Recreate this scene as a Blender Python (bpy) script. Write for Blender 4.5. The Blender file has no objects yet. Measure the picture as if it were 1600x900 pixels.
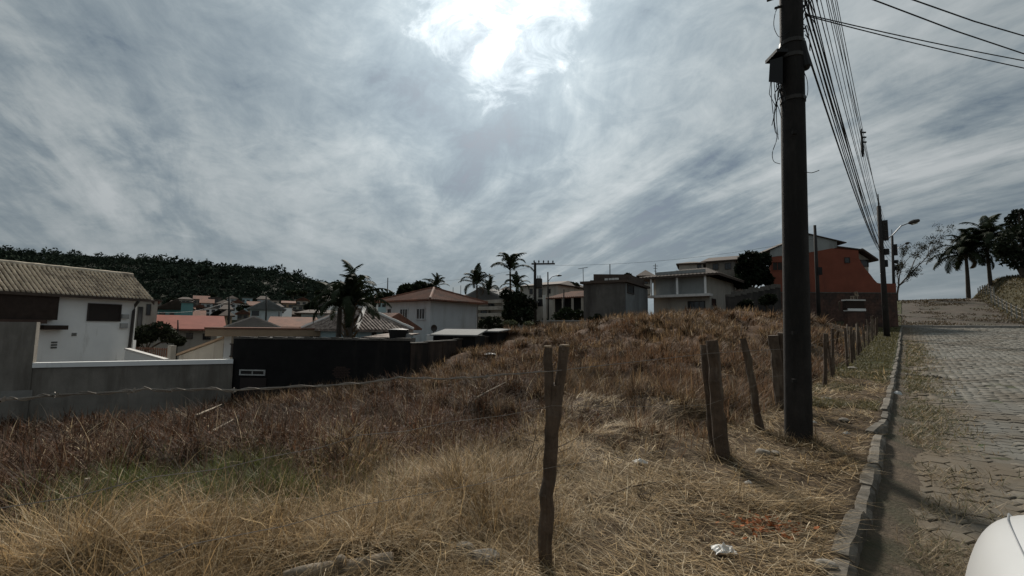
import bpy, math, random
import numpy as np
from mathutils import Vector, Matrix

random.seed(11)
rng = np.random.default_rng(11)
sc = bpy.context.scene
col = sc.collection

# ------------------------------------------------------------------ camera
EYE = 1.6
FPX = 711.0
PITCH, ROLL = math.radians(5.06), math.radians(0.6)
CAM_M = Matrix.Translation((0, 0, EYE)) @ Matrix.Rotation(math.radians(90) + PITCH, 4, 'X') @ Matrix.Rotation(ROLL, 4, 'Z')
cam_d = bpy.data.cameras.new('camera')
cam_d.sensor_width = 36.0
cam_d.lens = FPX / 1600.0 * 36.0
cam_d.clip_start = 0.05
cam_d.clip_end = 6000.0
cam = bpy.data.objects.new('camera', cam_d)
col.objects.link(cam)
cam.matrix_world = CAM_M
sc.camera = cam

# ------------------------------------------------------------------ light
SUN_EL, SUN_AZ = math.radians(37.0), math.radians(-2.0)      # azimuth measured from +Y towards +X
SUN_DIR = Vector((math.sin(SUN_AZ) * math.cos(SUN_EL), math.cos(SUN_AZ) * math.cos(SUN_EL), math.sin(SUN_EL)))
sun_d = bpy.data.lights.new('sun', 'SUN')
sun_d.energy = 4.0
sun_d.angle = math.radians(8.0)
sun_d.color = (1.0, 0.93, 0.83)
sun = bpy.data.objects.new('sun', sun_d)
col.objects.link(sun)
sun.rotation_euler = (-SUN_DIR).to_track_quat('-Z', 'Y').to_euler()

world = bpy.data.worlds.new('World')
sc.world = world
world.use_nodes = True
nt = world.node_tree
nt.nodes.clear()


def N(tree, typ, **kw):
    n = tree.nodes.new(typ)
    for k, v in kw.items():
        if k == 'inp':
            for kk, vv in v.items():
                n.inputs[kk].default_value = vv
        else:
            setattr(n, k, v)
    return n


def mth(tree, op, a, b=None, c=None):
    n = tree.nodes.new('ShaderNodeMath')
    n.operation = op
    for i, v in enumerate((a, b, c)):
        if v is None:
            continue
        if isinstance(v, (int, float)):
            n.inputs[i].default_value = v
        else:
            tree.links.new(v, n.inputs[i])
    return n.outputs[0]


def ramp(tree, fac, stops):
    n = tree.nodes.new('ShaderNodeValToRGB')
    els = n.color_ramp.elements
    while len(els) < len(stops):
        els.new(0.5)
    for e, (p, c) in zip(els, stops):
        e.position = p
        e.color = (c[0], c[1], c[2], 1) if not isinstance(c, (int, float)) else (c, c, c, 1)
    if fac is not None:
        tree.links.new(fac, n.inputs[0])
    return n.outputs[0]


def mixc(tree, fac, a, b, mode='MIX'):
    n = tree.nodes.new('ShaderNodeMix')
    n.data_type = 'RGBA'
    n.blend_type = mode
    for sock, v in ((n.inputs[0], fac), (n.inputs[6], a), (n.inputs[7], b)):
        if isinstance(v, (int, float)):
            sock.default_value = v
        elif isinstance(v, (tuple, list)):
            sock.default_value = (v[0], v[1], v[2], 1)
        else:
            tree.links.new(v, sock)
    return n.outputs[2]


def build_world():
    L = nt.links.new
    tc = N(nt, 'ShaderNodeTexCoord')
    sep = N(nt, 'ShaderNodeSeparateXYZ')
    L(tc.outputs['Generated'], sep.inputs[0])
    X, Y, Z = sep.outputs
    zc = mth(nt, 'ADD', mth(nt, 'MAXIMUM', Z, 0.0), 0.22)
    U = mth(nt, 'DIVIDE', X, zc)
    V = mth(nt, 'DIVIDE', Y, zc)

    def plane(a, b, off):
        c = N(nt, 'ShaderNodeCombineXYZ')
        L(mth(nt, 'MULTIPLY_ADD', U, a, off), c.inputs[0])
        L(mth(nt, 'MULTIPLY_ADD', V, b, off * 0.7), c.inputs[1])
        return c.outputs[0]

    def noise(vec, scale, detail, rough, dist):
        n = N(nt, 'ShaderNodeTexNoise', inp={'Scale': scale, 'Detail': detail, 'Roughness': rough, 'Distortion': dist})
        L(vec, n.inputs['Vector'])
        return n.outputs[0]

    def rplane(al, ac, ang, off):
        ca, sa = math.cos(ang), math.sin(ang)
        along = mth(nt, 'ADD', mth(nt, 'MULTIPLY', U, -sa), mth(nt, 'MULTIPLY', V, ca))
        across = mth(nt, 'ADD', mth(nt, 'MULTIPLY', U, ca), mth(nt, 'MULTIPLY', V, sa))
        c = N(nt, 'ShaderNodeCombineXYZ')
        L(mth(nt, 'MULTIPLY_ADD', across, ac, off), c.inputs[0])
        L(mth(nt, 'MULTIPLY_ADD', along, al, off * .6), c.inputs[1])
        return c.outputs[0]

    big = noise(plane(0.8, 0.7, 3.3), 0.75, 3, 0.5, 0.4)
    mid = noise(rplane(0.75, 1.25, 0.3, 8.1), 1.35, 12, 0.64, 0.45)
    streak = noise(rplane(0.55, 2.1, 0.43, 5.0), 1.6, 11, 0.62, 0.4)
    smask = ramp(nt, noise(plane(0.7, 0.6, 11.0), 0.8, 2, 0.5, 0.2), [(0.40, 0.10), (0.58, 1.0)])
    fine = noise(plane(2.4, 2.2, 1.7), 2.6, 11, 0.66, 0.8)
    m = mth(nt, 'MULTIPLY_ADD', mid, 0.40, 0.03)
    sk = mth(nt, 'MULTIPLY_ADD', mth(nt, 'MULTIPLY', mth(nt, 'SUBTRACT', streak, 0.5), smask), 0.95, 0.5)
    m = mth(nt, 'MULTIPLY_ADD', sk, 0.20, m)
    m = mth(nt, 'ADD', m, mth(nt, 'MULTIPLY', mth(nt, 'SUBTRACT', sk, 0.5), 0.50))
    rip = noise(rplane(0.38, 4.2, 0.43, 2.2), 1.7, 6, 0.55, 0.25)
    m = mth(nt, 'ADD', m, mth(nt, 'MULTIPLY', mth(nt, 'MULTIPLY', mth(nt, 'SUBTRACT', rip, 0.5), smask), 0.26))
    m = mth(nt, 'MULTIPLY_ADD', big, 0.24, m)
    m = mth(nt, 'MULTIPLY_ADD', fine, 0.14, m)
    m = mth(nt, 'MULTIPLY_ADD', mth(nt, 'SUBTRACT', m, 0.50), 0.12, m)
    cover = ramp(nt, m, [(0.38, 0.20), (0.46, 0.85), (0.54, 1.0)])
    bright = ramp(nt, m, [(0.36, (0.80, 1.10, 1.38)), (0.43, (1.12, 1.42, 1.64)), (0.50, (1.62, 1.92, 2.10)), (0.56, (2.20, 2.46, 2.58)), (0.66, (3.1, 3.3, 3.38))])
    # forward scattering round the veiled sun
    dotn = N(nt, 'ShaderNodeVectorMath', operation='DOT_PRODUCT')
    L(tc.outputs['Generated'], dotn.inputs[0])
    dotn.inputs[1].default_value = SUN_DIR
    dt = mth(nt, 'MAXIMUM', dotn.outputs['Value'], 0.0)
    wide = mth(nt, 'MULTIPLY_ADD', mth(nt, 'POWER', dt, 5.0), 0.75, 0.82)
    halo = mth(nt, 'MULTIPLY', mth(nt, 'POWER', dt, 26.0), 1.0)
    # the thin part of the cloud lets the disc's glare through, with a ragged edge
    dd = mth(nt, 'MULTIPLY_ADD', mth(nt, 'SUBTRACT', fine, 0.5), 0.050, dt)
    dd = mth(nt, 'MULTIPLY_ADD', mth(nt, 'SUBTRACT', mid, 0.5), 0.035, dd)
    core = mth(nt, 'MULTIPLY', ramp(nt, dd, [(0.984, 0.0), (0.993, 0.22), (0.9983, 1.0)]), 9.0)
    gain = mth(nt, 'ADD', wide, halo)
    clouds = mixc(nt, 1.0, bright, N_rgb(gain), 'MULTIPLY')
    sky = N(nt, 'ShaderNodeTexSky')
    sky.sky_type = 'NISHITA'
    sky.sun_disc = False
    sky.sun_elevation = SUN_EL
    sky.sun_rotation = SUN_AZ
    sky.air_density = 1.0
    sky.dust_density = 2.0
    skyc = mixc(nt, 1.0, sky.outputs[0], (0.14, 0.16, 0.19), 'MULTIPLY')
    c = mixc(nt, cover, skyc, clouds)
    # horizon veil
    veil = ramp(nt, Z, [(0.0, 0.75), (0.10, 0.45), (0.30, 0.0)])
    c = mixc(nt, veil, c, mixc(nt, 1.0, (1.55, 1.82, 1.98), N_rgb(wide), 'MULTIPLY'))
    c = mixc(nt, 1.0, c, N_rgb(core), 'ADD')
    bg = N(nt, 'ShaderNodeBackground')
    bg.inputs[1].default_value = 0.15
    L(c, bg.inputs[0])
    out = N(nt, 'ShaderNodeOutputWorld')
    L(bg.outputs[0], out.inputs[0])


def N_rgb(v):
    c = N(nt, 'ShaderNodeCombineXYZ')
    for i in range(3):
        nt.links.new(v, c.inputs[i])
    return c.outputs[0]


build_world()

sc.render.engine = 'CYCLES'
sc.cycles.use_denoising = True
sc.cycles.max_bounces = 6
sc.cycles.diffuse_bounces = 3
sc.cycles.glossy_bounces = 2
sc.cycles.transparent_max_bounces = 6
sc.cycles.sample_clamp_indirect = 4.0
sc.view_settings.view_transform = 'Standard'
sc.view_settings.look = 'None'
sc.view_settings.gamma = 1.0
sc.view_settings.use_curve_mapping = False
sc.view_settings.exposure = 0.1

# ------------------------------------------------------------------ pixels, frames
CM3 = CAM_M.to_3x3()


def ray(px, py):
    return CM3 @ Vector(((px - 800) / FPX, (450 - py) / FPX, -1.0))


def W(px, py, d):
    r = ray(px, py)
    return Vector((0, 0, EYE)) + r * (d / r.y)


def XY(px, d):
    p = W(px, 507, d)
    return Vector((p.x, p.y))


def ZP(px, py, d):
    return W(px, py, d).z


# road frame: t runs along the road, s to its left (into the lot); s = 0 is the wire fence
RA = math.radians(40.9)
RU = (math.sin(RA), math.cos(RA))
RN = (-math.cos(RA), math.sin(RA))
RO = (0.19, 2.93)


def st2xy(s, t):
    return RO[0] + RU[0] * t + RN[0] * s, RO[1] + RU[1] * t + RN[1] * s


def xy2st(x, y):
    dx, dy = x - RO[0], y - RO[1]
    return RN[0] * dx + RN[1] * dy, RU[0] * dx + RU[1] * dy


HT = np.array([-400, 6, 10, 13, 19, 25, 32, 40, 50, 60, 64, 70, 80, 90, 98, 105, 115, 140, 400, 1500.])
HZ = np.array([0, 0, 0.03, 0.08, 0.25, 0.47, 0.80, 1.25, 1.80, 2.27, 2.5, 3.1, 4.5, 6.0, 6.95, 7.3, 7.2, 6.5, 3.0, 0.0])


def hroad(t):
    t = np.asarray(t, dtype=float)
    z = np.zeros_like(t)
    for o in (-1.5, -0.5, 0.5, 1.5):
        z = z + np.interp(t + o, HT, HZ)
    return z / 4


def vnoise(x, y, seed=0):
    x = np.asarray(x, dtype=float)
    y = np.asarray(y, dtype=float)
    xi, yi = np.floor(x).astype(np.int64), np.floor(y).astype(np.int64)
    fx, fy = x - xi, y - yi
    fx, fy = fx * fx * (3 - 2 * fx), fy * fy * (3 - 2 * fy)

    def h(a, b):
        n = (a * 374761393 + b * 668265263 + seed * 974711) & 0x7fffffff
        n = ((n ^ (n >> 13)) * 1274126177) & 0x7fffffff
        return ((n ^ (n >> 16)) & 0xffff) / 65535.0
    return (h(xi, yi) * (1 - fx) + h(xi + 1, yi) * fx) * (1 - fy) + (h(xi, yi + 1) * (1 - fx) + h(xi + 1, yi + 1) * fx) * fy


def fbm(x, y, seed=0, o=4):
    a, s, r = 0.5, 0.0, 0.0
    for i in range(o):
        r = r + a * vnoise(np.asarray(x) * 2 ** i, np.asarray(y) * 2 ** i, seed + i)
        s += a
        a *= 0.5
    return r / s


# control points of the vacant lot and the land behind it
CP = []
for (px, py, d) in [(600, 890, 2.95), (300, 890, 2.95), (20, 900, 2.9), (300, 790, 4.3), (100, 762, 5.0), (400, 742, 6.0), (100, 722, 7.0),
                    (250, 690, 10.0), (30, 675, 16.3), (350, 640, 19.3), (500, 628, 19.3), (640, 603, 18.8), (700, 640, 11.5), (850, 640, 10.3),
                    (600, 700, 7.8), (800, 742, 5.9), (1000, 700, 6.0), (950, 620, 11.0), (1080, 600, 11.5), (760, 560, 24), (700, 548, 28),
                    (850, 531, 28), (1050, 552, 18), (1080, 509, 24), (1000, 508, 26), (920, 517, 27), (1150, 507, 27), (1220, 507, 29), (1300, 511, 30), (1200, 545, 19)]:
    p = W(px, py, d)
    CP.append((p.x, p.y, p.z))
CP += [(7, 42, 1.9), (18, 46, 2.6), (30, 52, 3.2), (1, 46, 0.8), (-3, 36, 0.3), (-15, 31, -2.6), (-27, 32, -3.0), (-26, 15, -2.7), (-12, 42, -2.6),
       (-8, 60, -2.2), (-40, 60, -4), (5, 66, 1.2), (24, 78, 3.2), (-12, 8, -1.35), (-20, 4, -2.2), (-8, 1, -0.5), (-30, -20, -2.5), (-5, -8, -0.2),
       (45, 85, 5.5), (-60, 100, -4.5), (-10, 110, -3.5), (40, 130, 4.0), (-70, 30, -4.0)]
for t_ in (-30, -12, -5, -2, 0, 2, 4, 7, 10, 14, 19, 26, 34, 44, 58, 75, 95, 120):
    x_, y_ = st2xy(0.0, t_)
    CP.append((x_, y_, float(hroad(t_))))
CP = np.array(CP)


def tps_fit(P, lam=0.08):
    n = len(P)
    d = np.hypot(P[:, None, 0] - P[None, :, 0], P[:, None, 1] - P[None, :, 1])
    K = np.where(d > 0, d * d * np.log(np.maximum(d, 1e-9)), 0) + lam * np.eye(n)
    A = np.zeros((n + 3, n + 3))
    A[:n, :n] = K
    A[:n, n:] = np.c_[np.ones(n), P[:, :2]]
    A[n:, :n] = A[:n, n:].T
    return np.linalg.solve(A, np.r_[P[:, 2], 0, 0, 0])


TPS = tps_fit(CP)


def tps(x, y):
    x, y = np.asarray(x, float), np.asarray(y, float)
    sh = x.shape
    xf, yf = x.ravel(), y.ravel()
    out = np.empty_like(xf)
    for i in range(0, len(xf), 20000):
        a, b = xf[i:i + 20000], yf[i:i + 20000]
        d = np.hypot(a[:, None] - CP[None, :, 0], b[:, None] - CP[None, :, 1])
        K = d * d * np.log(np.maximum(d, 1e-9))
        n = len(CP)
        out[i:i + 20000] = K @ TPS[:n] + TPS[n] + TPS[n + 1] * a + TPS[n + 2] * b
    return out.reshape(sh)


def sstep(a, b, v):
    u = np.clip((v - a) / (b - a), 0, 1)
    return u * u * (3 - 2 * u)


KERB_IN, KERB_OUT = -1.27, -1.47      # verge side and road side of the kerb
ROAD_L, ROAD_R = -1.50, -10.2


def gz(x, y):
    """height of the ground sheet"""
    x, y = np.asarray(x, float), np.asarray(y, float)
    s, t = xy2st(x, y)
    h = hroad(t)
    dist = np.hypot(x, y)
    lot = np.clip(tps(x, y), -6, 9)
    lot = lot * (1 - sstep(90, 160, dist)) + (-4.0) * sstep(90, 160, dist)
    lump = (fbm(x * 0.45, y * 0.45, 3) - 0.5) * 0.95 + (fbm(x * 1.35, y * 1.35, 9, 3) - 0.5) * 0.62
    amp = sstep(0.15, 1.8, s) * (1 - 0.55 * sstep(40, 80, dist))
    lot = lot + lump * amp
    w = sstep(0.0, 1.2, s) * (1 - sstep(62, 110, t) * (1 - sstep(4, 20, s)))
    left = h * (1 - w) + lot * w
    left = left + (fbm(x * 2.2, y * 2.2, 5, 3) - 0.5) * 0.07 * sstep(KERB_IN, -0.9, s)
    far_r = sstep(-10.4, -13.5, s)
    right = h - 0.10 + far_r * (0.6 + 2.6 * sstep(60, 90, t)) + far_r * (fbm(x * 0.3, y * 0.3, 21) - 0.5) * 0.8
    z = np.where(s > -1.35, left, right)
    on_road = (s <= -1.35) & (s >= ROAD_R)
    z = np.where(on_road, h - 0.235, z)
    return z


def gz1(x, y):
    return float(gz(np.array([x]), np.array([y]))[0])


def G(px, py, dmax=80):
    """where the ray through a pixel of the photograph first meets the ground"""
    r = ray(px, py)
    ds = np.geomspace(1.2, dmax, 1500)
    X, Y, Z = r.x / r.y * ds, ds, EYE + r.z / r.y * ds
    hit = np.nonzero(Z <= gz(X, Y))[0]
    i = hit[0] if len(hit) else len(ds) - 1
    return Vector((X[i], Y[i], gz1(X[i], Y[i])))


# ------------------------------------------------------------------ mesh helpers
class MB:
    def __init__(self):
        self.v, self.f = [], []

    def add(self, vs, fs):
        o = len(self.v)
        self.v += [tuple(v) for v in vs]
        self.f += [tuple(i + o for i in f) for f in fs]
        return self

    def hexa(self, b, t):
        """8-corner solid from bottom ring b and top ring t (4 points each)"""
        return self.add(list(b) + list(t), [(3, 2, 1, 0), (4, 5, 6, 7), (0, 1, 5, 4), (1, 2, 6, 5), (2, 3, 7, 6), (3, 0, 4, 7)])

    def box(self, c, d, rz=0.0):
        c = Vector(c)
        ca, sa = math.cos(rz), math.sin(rz)
        def q(x, y, z):
            return (c.x + x * ca - y * sa, c.y + x * sa + y * ca, c.z + z)
        a, b, h = d[0] / 2, d[1] / 2, d[2] / 2
        return self.hexa([q(-a, -b, -h), q(a, -b, -h), q(a, b, -h), q(-a, b, -h)], [q(-a, -b, h), q(a, -b, h), q(a, b, h), q(-a, b, h)])

    def prism(self, pts, z0, z1):
        n = len(pts)
        self.add([(p[0], p[1], z0) for p in pts] + [(p[0], p[1], z1) for p in pts],
                 [tuple(range(n - 1, -1, -1)), tuple(range(n, 2 * n))] + [(i, (i + 1) % n, n + (i + 1) % n, n + i) for i in range(n)])
        return self

    def tube(self, pts, rad, n=6, cap=True):
        pts = [Vector(p) for p in pts]
        if isinstance(rad, (int, float)):
            rad = [rad] * len(pts)
        rings = []
        up = Vector((0, 0, 1))
        for i, p in enumerate(pts):
            a = pts[max(i - 1, 0)]
            b = pts[min(i + 1, len(pts) - 1)]
            tg = (b - a)
            tg = tg.normalized() if tg.length > 1e-9 else Vector((0, 0, 1))
            ref = up if abs(tg.z) < 0.95 else Vector((1, 0, 0))
            x = tg.cross(ref).normalized()
            y = x.cross(tg).normalized()
            rings.append([p + (x * math.cos(2 * math.pi * k / n) + y * math.sin(2 * math.pi * k / n)) * rad[i] for k in range(n)])
        vs = [v for r in rings for v in r]
        fs = []
        for i in range(len(pts) - 1):
            for k in range(n):
                fs.append((i * n + k, i * n + (k + 1) % n, (i + 1) * n + (k + 1) % n, (i + 1) * n + k))
        if cap:
            fs.append(tuple(range(n - 1, -1, -1)))
            fs.append(tuple((len(pts) - 1) * n + k for k in range(n)))
        return self.add(vs, fs)


WORLD_O = {}


def _build(self, name, mat, parent=None, origin=None, smooth=False):
    if parent is not None:
        o = WORLD_O.get(parent.name, parent.location.copy())
    else:
        o = Vector(origin) if origin is not None else Vector((0, 0, 0))
    me = bpy.data.meshes.new(name)
    me.from_pydata([(v[0] - o.x, v[1] - o.y, v[2] - o.z) for v in self.v], [], self.f)
    if smooth:
        me.polygons.foreach_set('use_smooth', [True] * len(me.polygons))
    if mat is not None:
        me.materials.append(mat)
    ob = bpy.data.objects.new(name, me)
    col.objects.link(ob)
    if parent is not None:
        ob.parent = parent
    else:
        ob.location = o
    WORLD_O[ob.name] = Vector(o)
    return ob


MB.build = _build


def tag(o, label=None, cat=None, group=None, kind=None):
    if label:
        o['label'] = label
    if cat:
        o['category'] = cat
    if group:
        o['group'] = group
    if kind:
        o['kind'] = kind
    return o


def thing(name, label, cat, loc, group=None, rz=0.0):
    o = bpy.data.objects.new(name, None)
    o.empty_display_size = 0.2
    o.location = loc
    o.rotation_euler = (0, 0, rz)
    col.objects.link(o)
    WORLD_O[o.name] = Vector(loc)
    return tag(o, label, cat, group)


def copy_tree(o, parent=None):
    c = o.copy()
    col.objects.link(c)
    if parent is not None:
        c.parent = parent
    for ch in list(o.children):
        copy_tree(ch, c)
    return c


def np_mesh(name, verts, quads, tris, mat, colors=None, parent=None, origin=(0, 0, 0), smooth=False):
    me = bpy.data.meshes.new(name)
    verts = np.asarray(verts, dtype=np.float32) - np.asarray(origin, dtype=np.float32)
    nq, ntq = len(quads), len(tris)
    me.vertices.add(len(verts))
    me.vertices.foreach_set('co', verts.ravel())
    me.loops.add(nq * 4 + ntq * 3)
    li = np.concatenate([np.asarray(quads, dtype=np.int32).ravel(), np.asarray(tris, dtype=np.int32).ravel()])
    me.loops.foreach_set('vertex_index', li.astype(np.int32))
    me.polygons.add(nq + ntq)
    ls = np.concatenate([np.arange(nq) * 4, nq * 4 + np.arange(ntq) * 3]).astype(np.int32)
    me.polygons.foreach_set('loop_start', ls)
    if smooth:
        me.polygons.foreach_set('use_smooth', np.ones(nq + ntq, dtype=bool))
    if colors is not None:
        at = me.color_attributes.new('Col', 'FLOAT_COLOR', 'POINT')
        c4 = np.ones((len(verts), 4), dtype=np.float32)
        c4[:, :3] = colors
        at.data.foreach_set('color', c4.ravel())
    me.update(calc_edges=True)
    me.materials.append(mat)
    ob = bpy.data.objects.new(name, me)
    col.objects.link(ob)
    if parent is not None:
        ob.parent = parent
    else:
        ob.location = origin
    WORLD_O[ob.name] = Vector(origin)
    return ob


# ------------------------------------------------------------------ materials
MATS = {}


def mk(name, base, rough=0.85, var=0.25, scale=2.0, col2=None, blot=0.5, bscale=0.6, bump=0.0, bumpscale=30.0, streak=False, attr=False, spec=0.25,
       metallic=0.0, transl=0.0, objvar=0.0, wave=None):
    m = bpy.data.materials.new(name)
    m.use_nodes = True
    t = m.node_tree
    b = t.nodes['Principled BSDF']
    L = t.links.new
    geo = N(t, 'ShaderNodeNewGeometry')
    mp = N(t, 'ShaderNodeMapping')
    L(geo.outputs['Position'], mp.inputs[0])
    n1 = N(t, 'ShaderNodeTexNoise', inp={'Scale': scale, 'Detail': 6.0, 'Roughness': 0.65})
    L(mp.outputs[0], n1.inputs['Vector'])
    if attr:
        at = N(t, 'ShaderNodeVertexColor')
        at.layer_name = 'Col'
        c = at.outputs[0]
    else:
        c = base
    lo = ramp(t, n1.outputs[0], [(0.25, max(0.0, 1 - var)), (0.75, 1 + var)])
    c = mixc(t, 1.0, c, lo, 'MULTIPLY')
    if col2 is not None:
        mp2 = N(t, 'ShaderNodeMapping')
        L(geo.outputs['Position'], mp2.inputs[0])
        if streak:
            mp2.inputs['Scale'].default_value = (1.0, 1.0, 0.16)
        n2 = N(t, 'ShaderNodeTexNoise', inp={'Scale': bscale, 'Detail': 7.0, 'Roughness': 0.7})
        L(mp2.outputs[0], n2.inputs['Vector'])
        f = ramp(t, n2.outputs[0], [(blot - 0.07, 0.0), (blot + 0.09, 1.0)])
        c = mixc(t, f, c, col2)
    if objvar:
        oi = N(t, 'ShaderNodeObjectInfo')
        k = mth(t, 'MULTIPLY_ADD', oi.outputs['Random'], 2 * objvar, 1 - objvar)
        cc = N(t, 'ShaderNodeCombineXYZ')
        for i in range(3):
            L(k, cc.inputs[i])
        c = mixc(t, 1.0, c, cc.outputs[0], 'MULTIPLY')
    if isinstance(c, tuple):
        b.inputs['Base Color'].default_value = (*c, 1)
    else:
        L(c, b.inputs['Base Color'])
    b.inputs['Roughness'].default_value = rough
    b.inputs['Specular IOR Level'].default_value = spec
    b.inputs['Metallic'].default_value = metallic
    if bump or wave:
        bp = N(t, 'ShaderNodeBump', inp={'Strength': 1.0, 'Distance': max(bump, 0.0001)})
        nb = N(t, 'ShaderNodeTexNoise', inp={'Scale': bumpscale, 'Detail': 5.0, 'Roughness': 0.6})
        L(geo.outputs['Position'], nb.inputs['Vector'])
        L(nb.outputs[0], bp.inputs['Height'])
        L(bp.outputs[0], b.inputs['Normal'])
    if transl:
        tr = N(t, 'ShaderNodeBsdfTranslucent')
        if isinstance(c, tuple):
            tr.inputs[0].default_value = (*c, 1)
        else:
            L(c, tr.inputs[0])
        mx = N(t, 'ShaderNodeMixShader')
        mx.inputs[0].default_value = transl
        out = t.nodes['Material Output']
        L(b.outputs[0], mx.inputs[1])
        L(tr.outputs[0], mx.inputs[2])
        L(mx.outputs[0], out.inputs[0])
    MATS[name] = m
    return m


def mk_ground():
    m = bpy.data.materials.new('ground')
    m.use_nodes = True
    t = m.node_tree
    b = t.nodes['Principled BSDF']
    L = t.links.new
    geo = N(t, 'ShaderNodeNewGeometry')
    at = N(t, 'ShaderNodeVertexColor')
    at.layer_name = 'Col'
    n1 = N(t, 'ShaderNodeTexNoise', inp={'Scale': 6.0, 'Detail': 9.0, 'Roughness': 0.72})
    L(geo.outputs['Position'], n1.inputs['Vector'])
    n2 = N(t, 'ShaderNodeTexNoise', inp={'Scale': 0.8, 'Detail': 5.0, 'Roughness': 0.6})
    L(geo.outputs['Position'], n2.inputs['Vector'])
    c = mixc(t, 1.0, at.outputs[0], ramp(t, n1.outputs[0], [(0.28, 0.45), (0.72, 1.5)]), 'MULTIPLY')
    c = mixc(t, 1.0, c, ramp(t, n2.outputs[0], [(0.3, 0.75), (0.7, 1.2)]), 'MULTIPLY')
    L(c, b.inputs['Base Color'])
    b.inputs['Roughness'].default_value = 0.95
    b.inputs['Specular IOR Level'].default_value = 0.1
    bp = N(t, 'ShaderNodeBump', inp={'Strength': 1.0, 'Distance': 0.03})
    L(n1.outputs[0], bp.inputs['Height'])
    L(bp.outputs[0], b.inputs['Normal'])
    return m


def mk_paver():
    m = bpy.data.materials.new('paver_concrete')
    m.use_nodes = True
    t = m.node_tree
    b = t.nodes['Principled BSDF']
    L = t.links.new
    geo = N(t, 'ShaderNodeNewGeometry')
    oi = N(t, 'ShaderNodeObjectInfo')
    at = N(t, 'ShaderNodeVertexColor')
    at.layer_name = 'Col'
    sp = N(t, 'ShaderNodeSeparateColor')
    L(at.outputs[0], sp.inputs[0])
    n1 = N(t, 'ShaderNodeTexNoise', inp={'Scale': 25.0, 'Detail': 8.0, 'Roughness': 0.75})
    L(geo.outputs['Position'], n1.inputs['Vector'])
    n2 = N(t, 'ShaderNodeTexNoise', inp={'Scale': 0.55, 'Detail': 6.0, 'Roughness': 0.65})
    L(geo.outputs['Position'], n2.inputs['Vector'])
    c = mixc(t, n1.outputs[0], (0.092, 0.087, 0.073), (0.165, 0.157, 0.134))
    k = mth(t, 'ADD', mth(t, 'MULTIPLY', oi.outputs['Random'], 0.28), mth(t, 'MULTIPLY', sp.outputs[0], 0.30))
    k = mth(t, 'ADD', k, 0.78)
    cc = N(t, 'ShaderNodeCombineXYZ')
    for i in range(3):
        L(k, cc.inputs[i])
    c = mixc(t, 1.0, c, cc.outputs[0], 'MULTIPLY')
    c = mixc(t, ramp(t, n2.outputs[0], [(0.44, 0.0), (0.62, 0.75)]), c, (0.088, 0.070, 0.047))
    # earth washed over the stones along the gutter
    vm = N(t, 'ShaderNodeVectorMath', operation='DOT_PRODUCT')
    L(geo.outputs['Position'], vm.inputs[0])
    vm.inputs[1].default_value = (RN[0], RN[1], 0)
    s0 = RN[0] * RO[0] + RN[1] * RO[1]
    e = mth(t, 'ADD', mth(t, 'SUBTRACT', vm.outputs['Value'], s0), mth(t, 'MULTIPLY', mth(t, 'SUBTRACT', n2.outputs[0], 0.5), 2.6))
    e = mth(t, 'ADD', e, mth(t, 'MULTIPLY', mth(t, 'SUBTRACT', n1.outputs[0], 0.5), 0.8))
    f = N(t, 'ShaderNodeMapRange', inp={'From Min': -3.0, 'From Max': -1.9, 'To Min': 0.0, 'To Max': 0.95})
    L(e, f.inputs[0])
    c = mixc(t, f.outputs[0], c, (0.105, 0.078, 0.046))
    L(c, b.inputs['Base Color'])
    b.inputs['Roughness'].default_value = 0.78
    b.inputs['Specular IOR Level'].default_value = 0.3
    bp = N(t, 'ShaderNodeBump', inp={'Strength': 0.8, 'Distance': 0.006})
    L(n1.outputs[0], bp.inputs['Height'])
    L(bp.outputs[0], b.inputs['Normal'])
    return m


M_ground = mk_ground()
M_paver = mk_paver()
M_blade = mk('dry_blade', (0, 0, 0), attr=True, rough=0.75, var=0.12, scale=9, transl=0.28, spec=0.2)
M_green = mk('green_blade', (0, 0, 0), attr=True, rough=0.6, var=0.12, scale=9, transl=0.35, spec=0.3)
M_leaf = mk('tree_leaf', (0, 0, 0), attr=True, rough=0.8, var=0.2, scale=1.5, transl=0.12, spec=0.1)
M_farleaf = mk('far_leaf', (0, 0, 0), attr=True, rough=1.0, var=0.2, scale=0.05, spec=0.0)
M_bark = mk('bark', (0.075, 0.058, 0.042), var=0.4, scale=6, bump=0.02, bumpscale=14)
M_palmtrunk = mk('palm_trunk', (0.085, 0.072, 0.058), var=0.35, scale=5, bump=0.02, bumpscale=9)
M_frond = mk('palm_frond', (0.022, 0.030, 0.014), rough=0.7, var=0.3, scale=2, transl=0.10, spec=0.12)
M_frond_dry = mk('palm_frond_dry', (0.11, 0.075, 0.04), rough=0.7, var=0.3, scale=2, transl=0.15)
M_wood = mk('weathered_wood', (0.085, 0.060, 0.042), var=0.5, scale=7, col2=(0.17, 0.135, 0.10), blot=0.58, bscale=5, streak=True, bump=0.012, bumpscale=45)
M_woodtop = mk('cut_wood', (0.28, 0.21, 0.14), var=0.3, scale=20)
M_polec = mk('pole_concrete', (0.026, 0.023, 0.021), var=0.45, scale=5, col2=(0.012, 0.011, 0.010), blot=0.52, bscale=2.2, streak=True, bump=0.006, bumpscale=40)
M_polefar = mk('pole_concrete_far', (0.035, 0.032, 0.030), var=0.25, scale=2)
M_polelight = mk('pale_post_concrete', (0.34, 0.33, 0.30), var=0.2, scale=2)
M_black = mk('black_rubber', (0.012, 0.012, 0.012), rough=0.55, var=0.2)
M_cable = mk('cable_sheath', (0.014, 0.014, 0.015), rough=0.6, var=0.1)
M_wire = mk('rusty_wire', (0.19, 0.165, 0.14), rough=0.55, var=0.45, scale=8, metallic=0.3)
M_metal = mk('galvanised', (0.30, 0.31, 0.32), rough=0.5, var=0.15, metallic=0.5)
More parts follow.
